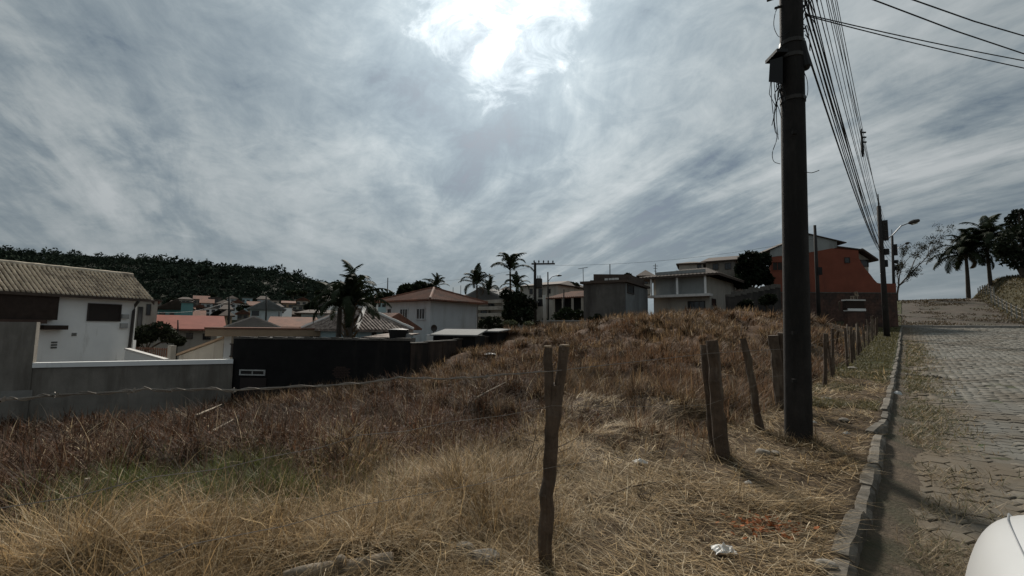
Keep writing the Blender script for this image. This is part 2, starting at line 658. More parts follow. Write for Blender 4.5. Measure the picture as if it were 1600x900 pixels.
M_kerb = mk('kerb_stone', (0.150, 0.134, 0.110), var=0.35, scale=6, col2=(0.075, 0.065, 0.050), blot=0.52, bscale=2.5, bump=0.012, bumpscale=22, objvar=0.22)
M_rock = mk('field_stone', (0.22, 0.20, 0.17), var=0.35, scale=7, col2=(0.10, 0.085, 0.065), blot=0.55, bscale=5, bump=0.012, bumpscale=24)
M_log = mk('bleached_log', (0.30, 0.25, 0.19), var=0.35, scale=8, col2=(0.12, 0.095, 0.07), blot=0.55, bscale=6, bump=0.012, bumpscale=30)
M_litter = mk('white_plastic', (0.58, 0.58, 0.56), rough=0.5, var=0.1)
M_dirtroad = mk('earth_road', (0.060, 0.045, 0.032), var=0.5, scale=0.9, col2=(0.042, 0.040, 0.022), blot=0.55, bscale=0.35, bump=0.03, bumpscale=6)
M_strip = mk('concrete_strip', (0.30, 0.28, 0.25), var=0.25, scale=2)
M_carpaint = mk('white_car_paint', (0.62, 0.63, 0.63), rough=0.22, var=0.02, spec=0.5)
M_glass = mk('dark_glass', (0.015, 0.018, 0.02), rough=0.08, var=0.0, spec=0.5)
M_taillight = mk('tail_light_lens', (0.25, 0.02, 0.02), rough=0.1, var=0.05, spec=0.5)
M_tyre = mk('tyre_rubber', (0.02, 0.02, 0.02), rough=0.9, var=0.2)
M_rim = mk('alloy_rim', (0.45, 0.45, 0.46), rough=0.35, var=0.05, metallic=0.8)
# buildings
M_white = mk('white_render', (0.82, 0.82, 0.80), var=0.06, scale=1.2, col2=(0.55, 0.54, 0.50), blot=0.63, bscale=1.1, streak=True)
M_paleblue = mk('pale_blue_render', (0.47, 0.50, 0.51), var=0.08, scale=1.0, col2=(0.36, 0.37, 0.36), blot=0.6, bscale=0.8, streak=True)
M_greywall = mk('raw_cement_render', (0.215, 0.195, 0.168), var=0.25, scale=1.5, col2=(0.135, 0.120, 0.100), blot=0.54, bscale=0.9, streak=True, bump=0.008, bumpscale=18)
M_blackwall = mk('black_mouldy_wall', (0.0085, 0.008, 0.008), var=0.5, scale=2.0, col2=(0.020, 0.017, 0.015), blot=0.60, bscale=1.3, streak=True)
M_mouldtop = mk('mouldy_coping', (0.11, 0.10, 0.088), var=0.5, scale=4)
M_block = mk('grey_block', (0.115, 0.108, 0.098), var=0.25, scale=1.2, col2=(0.055, 0.050, 0.046), blot=0.5, bscale=0.5, streak=True)
M_bluegrey = mk('bluegrey_render', (0.20, 0.215, 0.215), var=0.2, scale=0.9, col2=(0.11, 0.112, 0.11), blot=0.55, bscale=0.7, streak=True)
M_cream = mk('cream_render', (0.40, 0.37, 0.32), var=0.12, scale=1.0, col2=(0.27, 0.24, 0.20), blot=0.58, bscale=0.8, streak=True)
M_ochre = mk('ochre_fascia', (0.34, 0.245, 0.165), var=0.15, scale=1.0)
M_teal = mk('teal_render', (0.13, 0.27, 0.27), var=0.12, scale=0.8)
M_cyan = mk('pale_cyan_render', (0.32, 0.42, 0.44), var=0.1, scale=0.8)
M_orange = mk('orange_render', (0.225, 0.070, 0.043), var=0.2, scale=0.6, col2=(0.150, 0.055, 0.040), blot=0.58, bscale=0.35, streak=True)
M_greyup = mk('upper_grey_render', (0.30, 0.31, 0.30), var=0.12, scale=0.7, col2=(0.20, 0.20, 0.19), blot=0.57, bscale=0.6, streak=True)
M_brickw = mk('old_brick_wall', (0.105, 0.058, 0.044), var=0.4, scale=3.0, col2=(0.058, 0.040, 0.034), blot=0.5, bscale=0.8)
M_brickface = mk('brick_face', (0.17, 0.085, 0.055), var=0.3, scale=4)
M_terra = mk('terracotta_tile', (0.185, 0.088, 0.058), var=0.3, scale=2.0, col2=(0.105, 0.064, 0.048), blot=0.55, bscale=0.7)
M_redroof = mk('red_tile', (0.25, 0.085, 0.062), var=0.2, scale=1.2)
M_moss = mk('mossy_tile', (0.30, 0.245, 0.21), var=0.6, scale=5.0, col2=(0.10, 0.075, 0.062), blot=0.5, bscale=3.0)
M_beige = mk('beige_tile', (0.52, 0.45, 0.35), var=0.2, scale=3.0, col2=(0.24, 0.20, 0.155), blot=0.55, bscale=1.6)
M_darktile = mk('dark_tile', (0.075, 0.056, 0.045), var=0.3, scale=2.0)
M_cap = mk('ridge_cap_white', (0.62, 0.60, 0.57), var=0.15, scale=3.0)
M_roofwhite = mk('white_sheet_roof', (0.24, 0.24, 0.235), var=0.15, scale=1.0, rough=0.9, spec=0.1)
M_darkwood = mk('dark_timber', (0.035, 0.024, 0.019), var=0.3, scale=4)
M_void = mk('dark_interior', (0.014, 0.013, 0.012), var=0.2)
M_frame = mk('window_frame_pale', (0.60, 0.60, 0.58), var=0.05)
M_framedark = mk('window_frame_dark', (0.06, 0.05, 0.045), var=0.1)
M_pane = mk('window_pane', (0.022, 0.024, 0.026), rough=0.12, var=0.0, spec=0.5)
M_shutter = mk('brown_shutter', (0.030, 0.023, 0.020), var=0.2, rough=0.6)
M_pipe = mk('dark_pipe', (0.04, 0.036, 0.032), var=0.2, rough=0.5)
M_hill = mk('hill_ground', (0.020, 0.026, 0.014), var=0.3, scale=0.05)



# ------------------------------------------------------------------ ground sheet
def axis(segs):
    out = []
    for a, b, st in segs:
        out += list(np.arange(a, b - 1e-6, st))
    out.append(segs[-1][1])
    return np.array(out)


def build_ground():
    S = axis([(-900, -200, 100), (-200, -60, 20), (-60, -16, 4), (-16, -10.24, 0.6)])
    S = np.r_[S[:-1], [-10.24, -10.20, -8, -6, -4, -2.5, -1.60, -1.37, -1.33], axis([(-1.25, 14, 0.14), (14, 40, 0.5), (40, 90, 2.5), (90, 200, 10), (200, 900, 100)])]
    T = axis([(-300, -40, 20), (-40, -8, 2), (-8, 18, 0.14), (18, 50, 0.5), (50, 130, 2), (130, 300, 10), (300, 1400, 100)])
    SS, TT = np.meshgrid(S, T, indexing='ij')
    X, Y = st2xy(SS, TT)
    Z = gz(X, Y)
    n, m = SS.shape
    v = np.stack([X.ravel(), Y.ravel(), Z.ravel()], 1)
    i, j = np.meshgrid(np.arange(n - 1), np.arange(m - 1), indexing='ij')
    a = (i * m + j).ravel()
    q = np.stack([a, a + 1, a + m + 1, a + m], 1)
    s, t, x, y = SS.ravel(), TT.ravel(), X.ravel(), Y.ravel()
    straw = np.array([0.075, 0.053, 0.033])
    soil = np.array([0.070, 0.046, 0.031])
    red = np.array([0.095, 0.056, 0.033])
    dark = np.array([0.038, 0.028, 0.020])
    olive = np.array([0.060, 0.062, 0.028])
    c = np.tile(soil, (len(s), 1))

    def mixin(w, k):
        nonlocal c
        w = np.clip(w, 0, 1)[:, None]
        c = c * (1 - w) + k * w
    mixin(sstep(9, 16, t) * sstep(1, 4, s), red)
    mixin(sstep(7.5, 9.5, s - 0.25 * t) * (1 - sstep(10, 14, t)), dark)
    mixin(1 - sstep(1.2, 5.0, s + (fbm(x * 0.6, y * 0.6, 31) - 0.5) * 4), straw)
    mixin(sstep(14, 20, t + (fbm(x, y, 33) - 0.5) * 8) * (1 - sstep(0.0, 0.5, s)), olive)
    mixin(sstep(40, 60, np.hypot(x, y)) * (s > 0), np.array([0.045, 0.042, 0.024]))
    mixin((s < ROAD_R).astype(float), np.array([0.055, 0.048, 0.026]))
    mixin(((s < ROAD_L) & (s > ROAD_R)).astype(float), np.array([0.070, 0.060, 0.036]))
    ob = np_mesh('ground', v, q, np.zeros((0, 3), int), M_ground, c, smooth=True)
    tag(ob, 'sloping vacant lot and verge of dry trampled earth', 'ground', kind='structure')
    return ob


build_ground()


# ------------------------------------------------------------------ paved road
def build_road():
    R = 0.150                       # circumradius of a hexagonal paver
    GAP = 0.013
    road = MB()
    # the bedding sheet the pavers lie in
    ts = np.arange(-14, 60.5, 1.0)
    for i in range(len(ts) - 1):
        p = []
        for (s_, t_) in ((ROAD_L, ts[i]), (ROAD_R, ts[i]), (ROAD_R, ts[i + 1]), (ROAD_L, ts[i + 1])):
            x, y = st2xy(s_, t_)
            p.append((x, y, float(hroad(t_)) - 0.190))
        road.add(p, [(0, 1, 2, 3)])
    ob = road.build('road', mk('joint_earth', (0.050, 0.046, 0.026), var=0.4, scale=5, col2=(0.045, 0.060, 0.020), blot=0.5, bscale=1.2))
    tag(ob, 'grey hexagonal paver street running uphill beside the lot', 'road', kind='structure')
    # centres
    cs = []
    dx, dy = 1.5 * R, math.sqrt(3) * R
    for i in range(int((ROAD_L - ROAD_R) / dx)):
        s_ = ROAD_L - 0.04 - i * dx
        for j in range(int(66 / dy)):
            t_ = -5 + j * dy + (dy / 2 if i % 2 else 0)
            if t_ < 59.9:
                cs.append((s_, t_))
    cs = np.array(cs)
    x, y = st2xy(cs[:, 0], cs[:, 1])
    z = hroad(cs[:, 1]) - 0.170
    z = z + (fbm(x * 0.7, y * 0.7, 77, 3) - 0.5) * 0.05
    # in which order do they show in the picture
    inv = np.array(CAM_M.inverted())
    P = np.c_[x, y, z, np.ones(len(x))] @ inv.T
    dep = -P[:, 2]
    u = np.where(dep > 0.3, P[:, 0] / np.maximum(dep, 0.3) * FPX + 800, 1e9)
    v = np.where(dep > 0.3, 450 - P[:, 1] / np.maximum(dep, 0.3) * FPX, 1e9)
    vis = (u > 1250) & (u < 1600) & (v > 480) & (v < 905)
    order = np.argsort(np.where(vis, dep, dep + 1e6))
    single = set(order[:300].tolist())
    r1, r2, h = R - GAP / 2, R - GAP / 2 - 0.010, 0.06
    ang = RA_hex = np.arange(6) * math.pi / 3
    base = []
    for r, zz in ((r2, 0.0), (r1, -0.009), (r1, -h)):
        for a in ang:
            s_, t_ = r * math.cos(a), r * math.sin(a)
            base.append((RN[0] * s_ + RU[0] * t_, RN[1] * s_ + RU[1] * t_, zz))
    base = np.array(base)
    faces = [tuple(range(6))] + [(k, 6 + k, 6 + (k + 1) % 6, (k + 1) % 6) for k in range(6)] + [(6 + k, 12 + k, 12 + (k + 1) % 6, 6 + (k + 1) % 6) for k in range(6)]
    faces = [f[::-1] for f in faces]
    tmpl = []
    for k in range(4):
        me = bpy.data.meshes.new('paver')
        b2 = base + np.c_[rng.normal(0, 0.0025, (18, 2)), np.zeros(18)]
        me.from_pydata(b2.tolist(), [], faces)
        me.materials.append(M_paver)
        tmpl.append(me)
    for i in sorted(single):
        o = bpy.data.objects.new('paver', tmpl[i % 4])
        o.location = (x[i], y[i], z[i] + rng.normal(0, 0.004))
        tl = math.atan2(float(hroad(cs[i, 1] + 0.5) - hroad(cs[i, 1] - 0.5)), 1.0)
        o.rotation_euler = (rng.normal(0, 0.022) + tl * RU[1], rng.normal(0, 0.022) - tl * RU[0], rng.normal(0, 0.02))
        o.parent = ob
        col.objects.link(o)
    rest = np.array([i for i in range(len(cs)) if i not in single])
    n = len(rest)
    vv = np.zeros((n, 18, 3))
    a1, a2, a3 = rng.normal(0, 0.03, n), rng.normal(0, 0.03, n), rng.normal(0, 0.02, n)
    sl = (hroad(cs[rest, 1] + 0.5) - hroad(cs[rest, 1] - 0.5))
    bx, by = base[None, :, 0] - a3[:, None] * base[None, :, 1], base[None, :, 1] + a3[:, None] * base[None, :, 0]
    vv[:, :, 0] = bx + x[rest, None]
    vv[:, :, 1] = by + y[rest, None]
    tt = bx * RU[0] + by * RU[1]
    vv[:, :, 2] = base[None, :, 2] + z[rest, None] + rng.normal(0, 0.006, n)[:, None] + bx * a1[:, None] + by * a2[:, None] + tt * sl[:, None]
    off = (np.arange(n) * 18)[:, None, None]
    qd = np.array([f for f in faces if len(f) == 4])[None] + off
    hx = np.array([(0, 5, 4, 3), (0, 3, 2, 1)])[None] + off
    quads = np.concatenate([qd.reshape(-1, 4), hx.reshape(-1, 4)])
    cc = np.repeat(rng.random((n, 1)), 18, axis=0).reshape(-1, 1) * np.ones((1, 3))
    pv = np_mesh('pavers', vv.reshape(-1, 3), quads, np.zeros((0, 3), int), M_paver, cc, parent=ob)
    pv['kind'] = 'stuff'
    pv['label'] = 'smaller pavers of the street farther uphill'
    return ob


ROAD = build_road()


def build_gutter():
    # silt washed against the kerb face
    mb = MB()
    ts = np.arange(-8, 60, .22)
    ss = (-1.38, -1.48, -1.60, -1.74, -1.9)
    vs, fs = [], []
    for t_ in ts:
        h = float(hroad(t_))
        for k, s_ in enumerate(ss):
            j = s_ - (float(fbm(t_ * 1.3, k * .2, 91, 3)) - .5) * .25 * (k / 4)
            x, y = st2xy(j, t_)
            vs.append((x, y, h + (-.080, -.105, -.132, -.155, -.19)[k] + (float(fbm(x * 3, y * 3, 92, 3)) - .5) * .03))
    n = len(ss)
    for i in range(len(ts) - 1):
        for k in range(n - 1):
            a = i * n + k
            fs.append((a, a + 1, a + n + 1, a + n))
    mb.add(vs, fs)
    mb.build('gutter_silt', mk('gutter_silt', (0.085, 0.062, 0.040), var=.5, scale=9, col2=(0.050, 0.045, 0.024), blot=.52, bscale=1.5, bump=.02, bumpscale=30), ROAD, smooth=True)


build_gutter()


def build_dirt_road():
    mb = MB()
    ts = list(np.arange(60.3, 131, 1.5))
    ss = np.linspace(-0.9, ROAD_R - 0.6, 14)
    vs, fs = [], []
    for i, t_ in enumerate(ts):
        for j, s_ in enumerate(ss):
            x, y = st2xy(s_, t_)
            vs.append((x, y, float(hroad(t_)) - 0.03 + (float(fbm(x * 0.7, y * 0.7, 55)) - 0.5) * 0.25))
    n = len(ss)
    for i in range(len(ts) - 1):
        for j in range(n - 1):
            a = i * n + j
            fs.append((a, a + 1, a + n + 1, a + n))
    mb.add(vs, fs)
    o = mb.build('dirt_road', M_dirtroad, smooth=True)
    tag(o, 'brown earth stretch of the street climbing to the crest', 'road', kind='structure')
    # pale concrete sill between paving and earth
    mb = MB()
    for i in range(9):
        s0, s1 = -0.2 - i * 1.18, -0.2 - (i + 1) * 1.18 + 0.02
        b = []
        for (s_, t_) in ((s0, 59.95), (s1, 59.95), (s1, 60.35), (s0, 60.35)):
            x, y = st2xy(s_, t_)
            b.append((x, y, float(hroad(t_)) - 0.25))
        mb.hexa(b, [(p[0], p[1], p[2] + 0.30 + 0.02 * (i % 3)) for p in b])
    o = mb.build('concrete_sill', M_strip)
    tag(o, 'pale concrete sill across the street where the paving ends', 'kerb', kind='structure')


build_dirt_road()


def build_kerb():
    x, y = st2xy(-1.37, 0)
    root = bpy.data.objects.new('kerb', None)
    root.location = (x, y, 0)
    col.objects.link(root)
    WORLD_O[root.name] = Vector((x, y, 0))
    tag(root, 'worn kerb of loose grey stones along the verge', 'kerb', kind='structure')
    t = -5.0
    i = 0
    while t < 59.5:
        ln = random.uniform(0.80, 1.10) if t < 30 else 1.8
        h = float(hroad(t + ln / 2))
        js, jr, jz = random.gauss(0, 0.010), random.gauss(0, 0.014), random.gauss(0, 0.010)
        up = random.gauss(0, 0.012)
        if 6.6 < t < 7.6:
            js, jr, jz = 0.06, -0.10, 0.04
        if 1.3 < t < 2.0:
            js, jr, jz, up = 0.02, -0.03, 0.015, 0.02
        mb = MB()
        w = random.uniform(0.13, 0.16)
        rows = []
        nt_ = 6 if t < 15 else 2
        for k in range(nt_ + 1):
            f = k / nt_
            tt = t + 0.015 + (ln - 0.03) * f
            e = 0.018 if k in (0, nt_) else 0.0
            sc_ = -1.37 + js + (f - 0.5) * ln * jr
            zz = h + 0.025 + jz + (f - 0.5) * up + (float(hroad(tt)) - h)
            wob = [random.gauss(0, 0.005) for _ in range(6)]
            prof = [(w / 2, -0.34), (w / 2 + wob[0], -0.03 - e), (w / 2 - 0.025 + wob[1], 0.0 - e + wob[4] * .6),
                    (-w / 2 + 0.035 + wob[2], 0.0 - e + wob[5] * .6), (-w / 2 + wob[3], -0.045 - e), (-w / 2 - 0.015, -0.34)]
            ring = []
            for (ds, dz) in prof:
                xx, yy = st2xy(sc_ + ds, tt)
                ring.append((xx, yy, zz + dz))
            rows.append(ring)
        vs = [p for r in rows for p in r]
        fs = []
        for k in range(nt_):
            for q in range(6):
                a, b = k * 6 + q, k * 6 + (q + 1) % 6
                fs.append((a, b, b + 6, a + 6))
        fs.append((0, 1, 2, 3, 4, 5)[::-1])
        fs.append(tuple(nt_ * 6 + q for q in range(6)))
        mb.add(vs, fs)
        mb.build('kerb_stone', M_kerb, root)
        t += ln + random.uniform(0.0, 0.05)
        i += 1


build_kerb()


def build_drain():
    # slotted drain inlet beside the kerb
    p = G(1424, 590)
    s0, t0 = xy2st(p.x, p.y)
    s0 = -2.1
    h = float(hroad(t0)) - 0.155
    x, y = st2xy(s0, t0)
    root = thing('storm_drain', 'slotted dark storm drain grate set in the paving beside the kerb', 'drain', (x, y, h))
    mb = MB()
    for (ds, dt, ls, lt) in ((0, 0.28, 0.9, 0.06), (0, -0.28, 0.9, 0.06), (0.43, 0, 0.05, 0.5), (-0.43, 0, 0.05, 0.5)):
        xx, yy = st2xy(s0 + ds, t0 + dt)
        mb.box((xx, yy, h + 0.01), (ls, lt, 0.06), math.atan2(RN[1], RN[0]))
    mb.build('frame', M_kerb, root)
    mb = MB()
    mb.box((x, y, h - 0.01), (0.82, 0.5, 0.02), math.atan2(RN[1], RN[0]))
    mb.build('sump', M_void, root)
    for k in range(6):
        xx, yy = st2xy(s0 + 0.34 - k * 0.136, t0)
        MB().box((xx, yy, h + 0.012), (0.045, 0.5, 0.05), math.atan2(RN[1], RN[0])).build('bar', M_kerb, root)


build_drain()


# ------------------------------------------------------------------ far wooded hill
HILL_X = np.array([-900, -560, -430, -380, -340, -300, -262, -225, -190, -165, -140, -120, -100, -70, 100.])
HILL_H = np.array([62, 62, 62, 59, 56, 53, 50, 48, 44, 38, 30, 25, 21, 8, 0.])


def hill_h(x, y):
    # x at the crest distance of 400 m; crest profile follows the skyline
    xs = x / np.maximum(y, 1) * 400
    crest = np.interp(xs, HILL_X, HILL_H) * 0.98
    f = sstep(150, 400, y) * (1 - 0.85 * sstep(420, 700, y))
    return -5 + (crest + 2) * f + (fbm(x * 0.02, y * 0.02, 41) - 0.5) * 7 * f


def leaf_cloud(n, size, rnd, flat=0.5):
    """n random leaf quads round the origin: (n,4,3) offsets"""
    a = rnd.normal(size=(n, 3))
    a /= np.linalg.norm(a, axis=1)[:, None]
    b = rnd.normal(size=(n, 3))
    b -= a * (a * b).sum(1)[:, None]
    b /= np.linalg.norm(b, axis=1)[:, None]
    l = size * rnd.uniform(0.6, 1.3, n)[:, None]
    w = l * rnd.uniform(0.35, 0.6, n)[:, None]
    return np.stack([-a * l, -b * w, a * l, b * w], 1)


def build_hill():
    xs = np.linspace(-1100, 250, 90)
    ys = np.r_[np.linspace(110, 460, 60), np.linspace(480, 800, 14)]
    X, Y = np.meshgrid(xs, ys, indexing='ij')
    Z = hill_h(X, Y)
    n, m = X.shape
    i, j = np.meshgrid(np.arange(n - 1), np.arange(m - 1), indexing='ij')
    a = (i * m + j).ravel()
    q = np.stack([a, a + m, a + m + 1, a + 1], 1)
    o = np_mesh('hill', np.stack([X.ravel(), Y.ravel(), Z.ravel()], 1), q, np.zeros((0, 3), int), M_hill, smooth=True)
    tag(o, 'long dark wooded hill behind the town', 'hill', kind='structure')
    r = np.random.default_rng(5)
    nt_ = 4200
    ty = r.uniform(215, 425, nt_)
    tx = r.uniform(-1.32, -0.22, nt_) * ty
    keep = (fbm(tx * 0.01, ty * 0.01, 71) > 0.25)
    tx, ty = tx[keep], ty[keep]
    h = hill_h(tx, ty)
    keep = h > 0
    tx, ty, h = tx[keep], ty[keep], h[keep]
    n = len(tx)
    K = 56
    rad = r.uniform(2.6, 5.2, n) * (0.75 + 0.5 * (r.random(n) > 0.93))
    ctr = np.stack([tx, ty, h + rad * 0.9], 1)
    d = r.normal(size=(n, K, 3))
    d /= np.linalg.norm(d, axis=2)[:, :, None]
    d[:, :, 2] = np.abs(d[:, :, 2]) * 0.95 - 0.12
    pos = ctr[:, None] + d * (rad[:, None, None] * r.uniform(0.55, 1.05, (n, K, 1)))
    lc = leaf_cloud(n * K, 1.0, r).reshape(n, K, 4, 3) * rad[:, None, None, None] * 0.21
    v = (pos[:, :, None] + lc).reshape(-1, 3)
    q = np.arange(len(v)).reshape(-1, 4)
    base = np.array([0.036, 0.047, 0.034])  # leaf tone lifted and cooled: faint distance haze put into the colour
    c = base * r.uniform(0.7, 1.3, (n, 1, 1)) * r.uniform(0.9, 1.1, (n, K, 1))
    c = np.repeat(c.reshape(-1, 3), 4, axis=0)
    o = np_mesh('hill_forest', v, q, np.zeros((0, 3), int), M_farleaf, c)
    tag(o, 'dense dark forest covering the hill behind the town', 'forest', kind='stuff')


build_hill()


# ------------------------------------------------------------------ building helpers
def plan(px0, d0, px1, d1, D):
    """rectangle whose front edge runs between two pixel columns at two depths, D metres deep (away from the camera)"""
    a, b = XY(px0, d0), XY(px1, d1)
    u = (b - a).normalized()
    n = Vector((-u.y, u.x))
    return [a, b, b + n * D, a + n * D]


def plan_c(px0, px1, d, D):
    """rectangle square-on to the line of sight through the middle of its front"""
    c = XY((px0 + px1) / 2, d)
    v = c.normalized()
    e = Vector((v.y, -v.x))
    out = []
    for px in (px0, px1):
        q = XY(px, 1.0)
        k = c.dot(v) / q.dot(v)
        out.append(q * k)
    a, b = out
    return [a, b, b + v * D, a + v * D]


def corner_plan(pxl, dl, pxc, dc, pxr):
    """rectangle seen on its corner: left end, near corner, then a right face reaching the column pxr"""
    l, c = XY(pxl, dl), XY(pxc, dc)
    u = (c - l).normalized()
    n = Vector((-u.y, u.x))
    k = ray(pxr, 507).x / ray(pxr, 507).y
    t = (k * c.y - c.x) / (n.x - k * n.y)
    return [l, c, c + n * t, l + n * t]


def expand(pts, o):
    n = len(pts)
    out = []
    for i in range(n):
        p, a, b = pts[i], pts[i - 1], pts[(i + 1) % n]
        e1, e2 = (p - a).normalized(), (b - p).normalized()
        out.append(p + (e1 - e2) * o)
    return out


def on_face(a, b, px, py):
    """metres along the face a-b and height, where the ray through a pixel meets it"""
    r = ray(px, py)
    u = (b - a).normalized()
    n = Vector((u.y, -u.x))
    k = (n.x * a.x + n.y * a.y) / (n.x * r.x + n.y * r.y)
    x, y, z = r.x * k, r.y * k, EYE + r.z * k
    return (x - a.x) * u.x + (y - a.y) * u.y, z


class Face:
    def __init__(self, a, b):
        self.a, self.u = a, (b - a).normalized()
        self.n = Vector((self.u.y, -self.u.x))      # outwards (towards the camera for a front)
        self.b = b

    def p(self, m, z, out=0.0):
        q = self.a + self.u * m + self.n * out
        return (q.x, q.y, z)

    def slab(self, mb, m0, m1, z0, z1, o0, o1):
        b = [self.p(m0, z0, o1), self.p(m1, z0, o1), self.p(m1, z0, o0), self.p(m0, z0, o0)]
        return mb.hexa(b, [(q[0], q[1], z1) for q in b])

    def px(self, x0, y0, x1, y1):
        m0, z1 = on_face(self.a, self.b, x0, y0)
        m1, z0 = on_face(self.a, self.b, x1, y1)
        return m0, m1, z0, z1


def window(parent, F, rect, frame=None, pane=None, bars=1, hbars=0, fw=0.07, name='window', sill=False, pixels=True):
    frame, pane = frame or M_frame, pane or M_pane
    m0, m1, z0, z1 = F.px(*rect) if pixels else rect
    if m1 < m0:
        m0, m1 = m1, m0
    if z1 < z0:
        z0, z1 = z1, z0
    mb = MB()
    F.slab(mb, m0 - fw, m0, z0, z1, -0.02, 0.06)
    F.slab(mb, m1, m1 + fw, z0, z1, -0.02, 0.06)
    F.slab(mb, m0 - fw, m1 + fw, z1, z1 + fw, -0.02, 0.063)
    F.slab(mb, m0 - fw * (1.6 if sill else 1), m1 + fw * (1.6 if sill else 1), z0 - fw, z0, -0.02, 0.11 if sill else 0.063)
    for k in range(bars):
        c = m0 + (m1 - m0) * (k + 1) / (bars + 1)
        F.slab(mb, c - fw * 0.35, c + fw * 0.35, z0, z1, -0.02, 0.045)
    for k in range(hbars):
        c = z0 + (z1 - z0) * (k + 1) / (hbars + 1)
        F.slab(mb, m0, m1, c - fw * 0.3, c + fw * 0.3, -0.02, 0.042)
    w = mb.build(name, frame, parent)
    mb = MB()
    F.slab(mb, m0, m1, z0, z1, -0.03, 0.012)
    mb.build('pane' if pane is not M_shutter else 'shutter', pane, w)
    return w


def roof_hip(parent, pts, z, rise, over, mat, ridge=0.4, axis_=0, name='roof', th=0.14, tile=None, caps=None):
    """hip (ridge<1) or gable (ridge>=1) roof over a 4-corner plan. axis_ 0: ridge parallel to edge 0-1"""
    e = expand(pts, over)
    if axis_:
        e = e[1:] + e[:1]
    m1, m2 = (e[0] + e[3]) / 2, (e[1] + e[2]) / 2
    c = (m1 + m2) / 2
    r1, r2 = c + (m1 - c) * ridge, c + (m2 - c) * ridge
    T = [(p.x, p.y, z) for p in e] + [(r1.x, r1.y, z + rise), (r2.x, r2.y, z + rise)]
    B = [(p[0], p[1], p[2] - th) for p in T]
    mb = MB()
    mb.add(T + B, [(0, 1, 5, 4), (1, 2, 5), (2, 3, 4, 5), (3, 0, 4), (7, 6, 10, 11), (8, 7, 11), (9, 8, 11, 10), (6, 9, 10), (0, 6, 7, 1), (1, 7, 8, 2), (2, 8, 9, 3), (3, 9, 6, 0)])
    ob = mb.build(name, mat, parent)
    if tile:
        # rows of cover tiles as raised ribs running down the slopes
        rb = MB()
        for (a, b, ra, rb_) in ((0, 1, 4, 5), (1, 2, 5, 5), (2, 3, 5, 4), (3, 0, 4, 4)):
            A, Bv, RA_, RB = (Vector(T[k]) for k in (a, b, ra, rb_))
            ln = (Bv - A).length
            n = max(2, int(ln / tile))
            nrm = (Bv - A).cross(RA_ - A).normalized()
            if nrm.z < 0:
                nrm = -nrm
            u = (Bv - A).normalized()
            dirr = (nrm.cross(u)).normalized()
            if dirr.z < 0:
                dirr = -dirr
            la, lb = (RA_ - A).dot(u), (RB - A).dot(u)
            H = (RA_ - A).dot(dirr)
            for k in range(n):
                m = (k + 0.5) * ln / n
                if m < la:
                    hh = H * m / max(la, 1e-6)
                elif m > lb:
                    hh = H * (ln - m) / max(ln - lb, 1e-6)
                else:
                    hh = H
                if hh < 0.15:
                    continue
                p0 = A + u * m - dirr * 0.03
                p1 = p0 + dirr * (hh - 0.02)
                w = tile * 0.30
                t = 0.045
                rb.add([p0 - u * w, p0 + nrm * t, p0 + u * w, p1 - u * w, p1 + nrm * t, p1 + u * w], [(0, 1, 4, 3), (1, 2, 5, 4), (0, 2, 1)])
        t_ob = rb.build('tile_ribs', mat, ob)
        t_ob['kind'] = 'stuff'
    if caps is not None:
        for (a, b) in ((0, 4), (3, 4), (1, 5), (2, 5)) + (((4, 5),) if ridge > 0.02 else ()):
            if ridge >= 0.99 and (a, b) != (4, 5):
                continue
            A, Bv = Vector(T[a]) + Vector((0, 0, .03)), Vector(T[b]) + Vector((0, 0, .03))
            n = max(2, int((Bv - A).length / 0.4))
            MB().tube([A.lerp(Bv, k / n) for k in range(n + 1)], [0.11 + 0.02 * (k % 2) for k in range(n + 1)], 6).build('ridge_cap', caps, ob)
    return ob, T


def gable_fill(parent, pts, z, rise, mat, axis_=0):
    e = list(pts)
    if axis_:
        e = e[1:] + e[:1]
    mb = MB()
    for (a, b) in ((0, 3), (1, 2)):
        A, Bv = e[a], e[b]
        c = (A + Bv) / 2
        inw = ((e[1] - e[0]).normalized()) * (0.2 if a == 0 else -0.2)
        q = [A, Bv, c]
        zz = [z - 0.1, z - 0.1, z + rise * 0.93]
        f = [(p.x, p.y, k) for p, k in zip(q, zz)]
        g = [(p.x + inw.x, p.y + inw.y, k) for p, k in zip(q, zz)]
        mb.add(f + g, [(0, 1, 2), (5, 4, 3), (0, 3, 4, 1), (1, 4, 5, 2), (2, 5, 3, 0)])
    return mb.build('gable', mat, parent)


def base_z(pts):
    c = sum(pts, Vector((0, 0))) / len(pts)
    return gz1(c.x, c.y)


def house(name, label, pts, ztop, wall, roof=None, rise=1.2, over=0.5, ridge=0.4, axis_=0, tile=None, caps=None, wins=(), cat='house', z0=None, flat=None,
          group=None, th=0.14):
    zb = min(gz1(p.x, p.y) for p in pts) - 0.4
    if z0 is not None:
        zb = z0
    c = sum(pts, Vector((0, 0))) / len(pts)
    root = thing(name, label, cat, (c.x, c.y, zb), group)
    MB().prism([(p.x, p.y) for p in pts], zb, ztop).build('wall', wall, root)
    if roof is not None:
        roof_hip(root, pts, ztop + th * 0.9, rise, over, roof, ridge, axis_, tile=tile, caps=caps, th=th)
        if ridge >= 0.99:
            gable_fill(root, pts, ztop, rise, wall, axis_)
    elif flat is not None:
        e = expand(pts, over)
        MB().prism([(p.x, p.y) for p in e], ztop + 0.002, ztop + th).build('roof', flat, root)
    for w in wins:
        edge, rect = w[0], w[1]
        kw = w[2] if len(w) > 2 else {}
        window(root, Face(pts[edge], pts[(edge + 1) % 4]), rect, **kw)
    return root


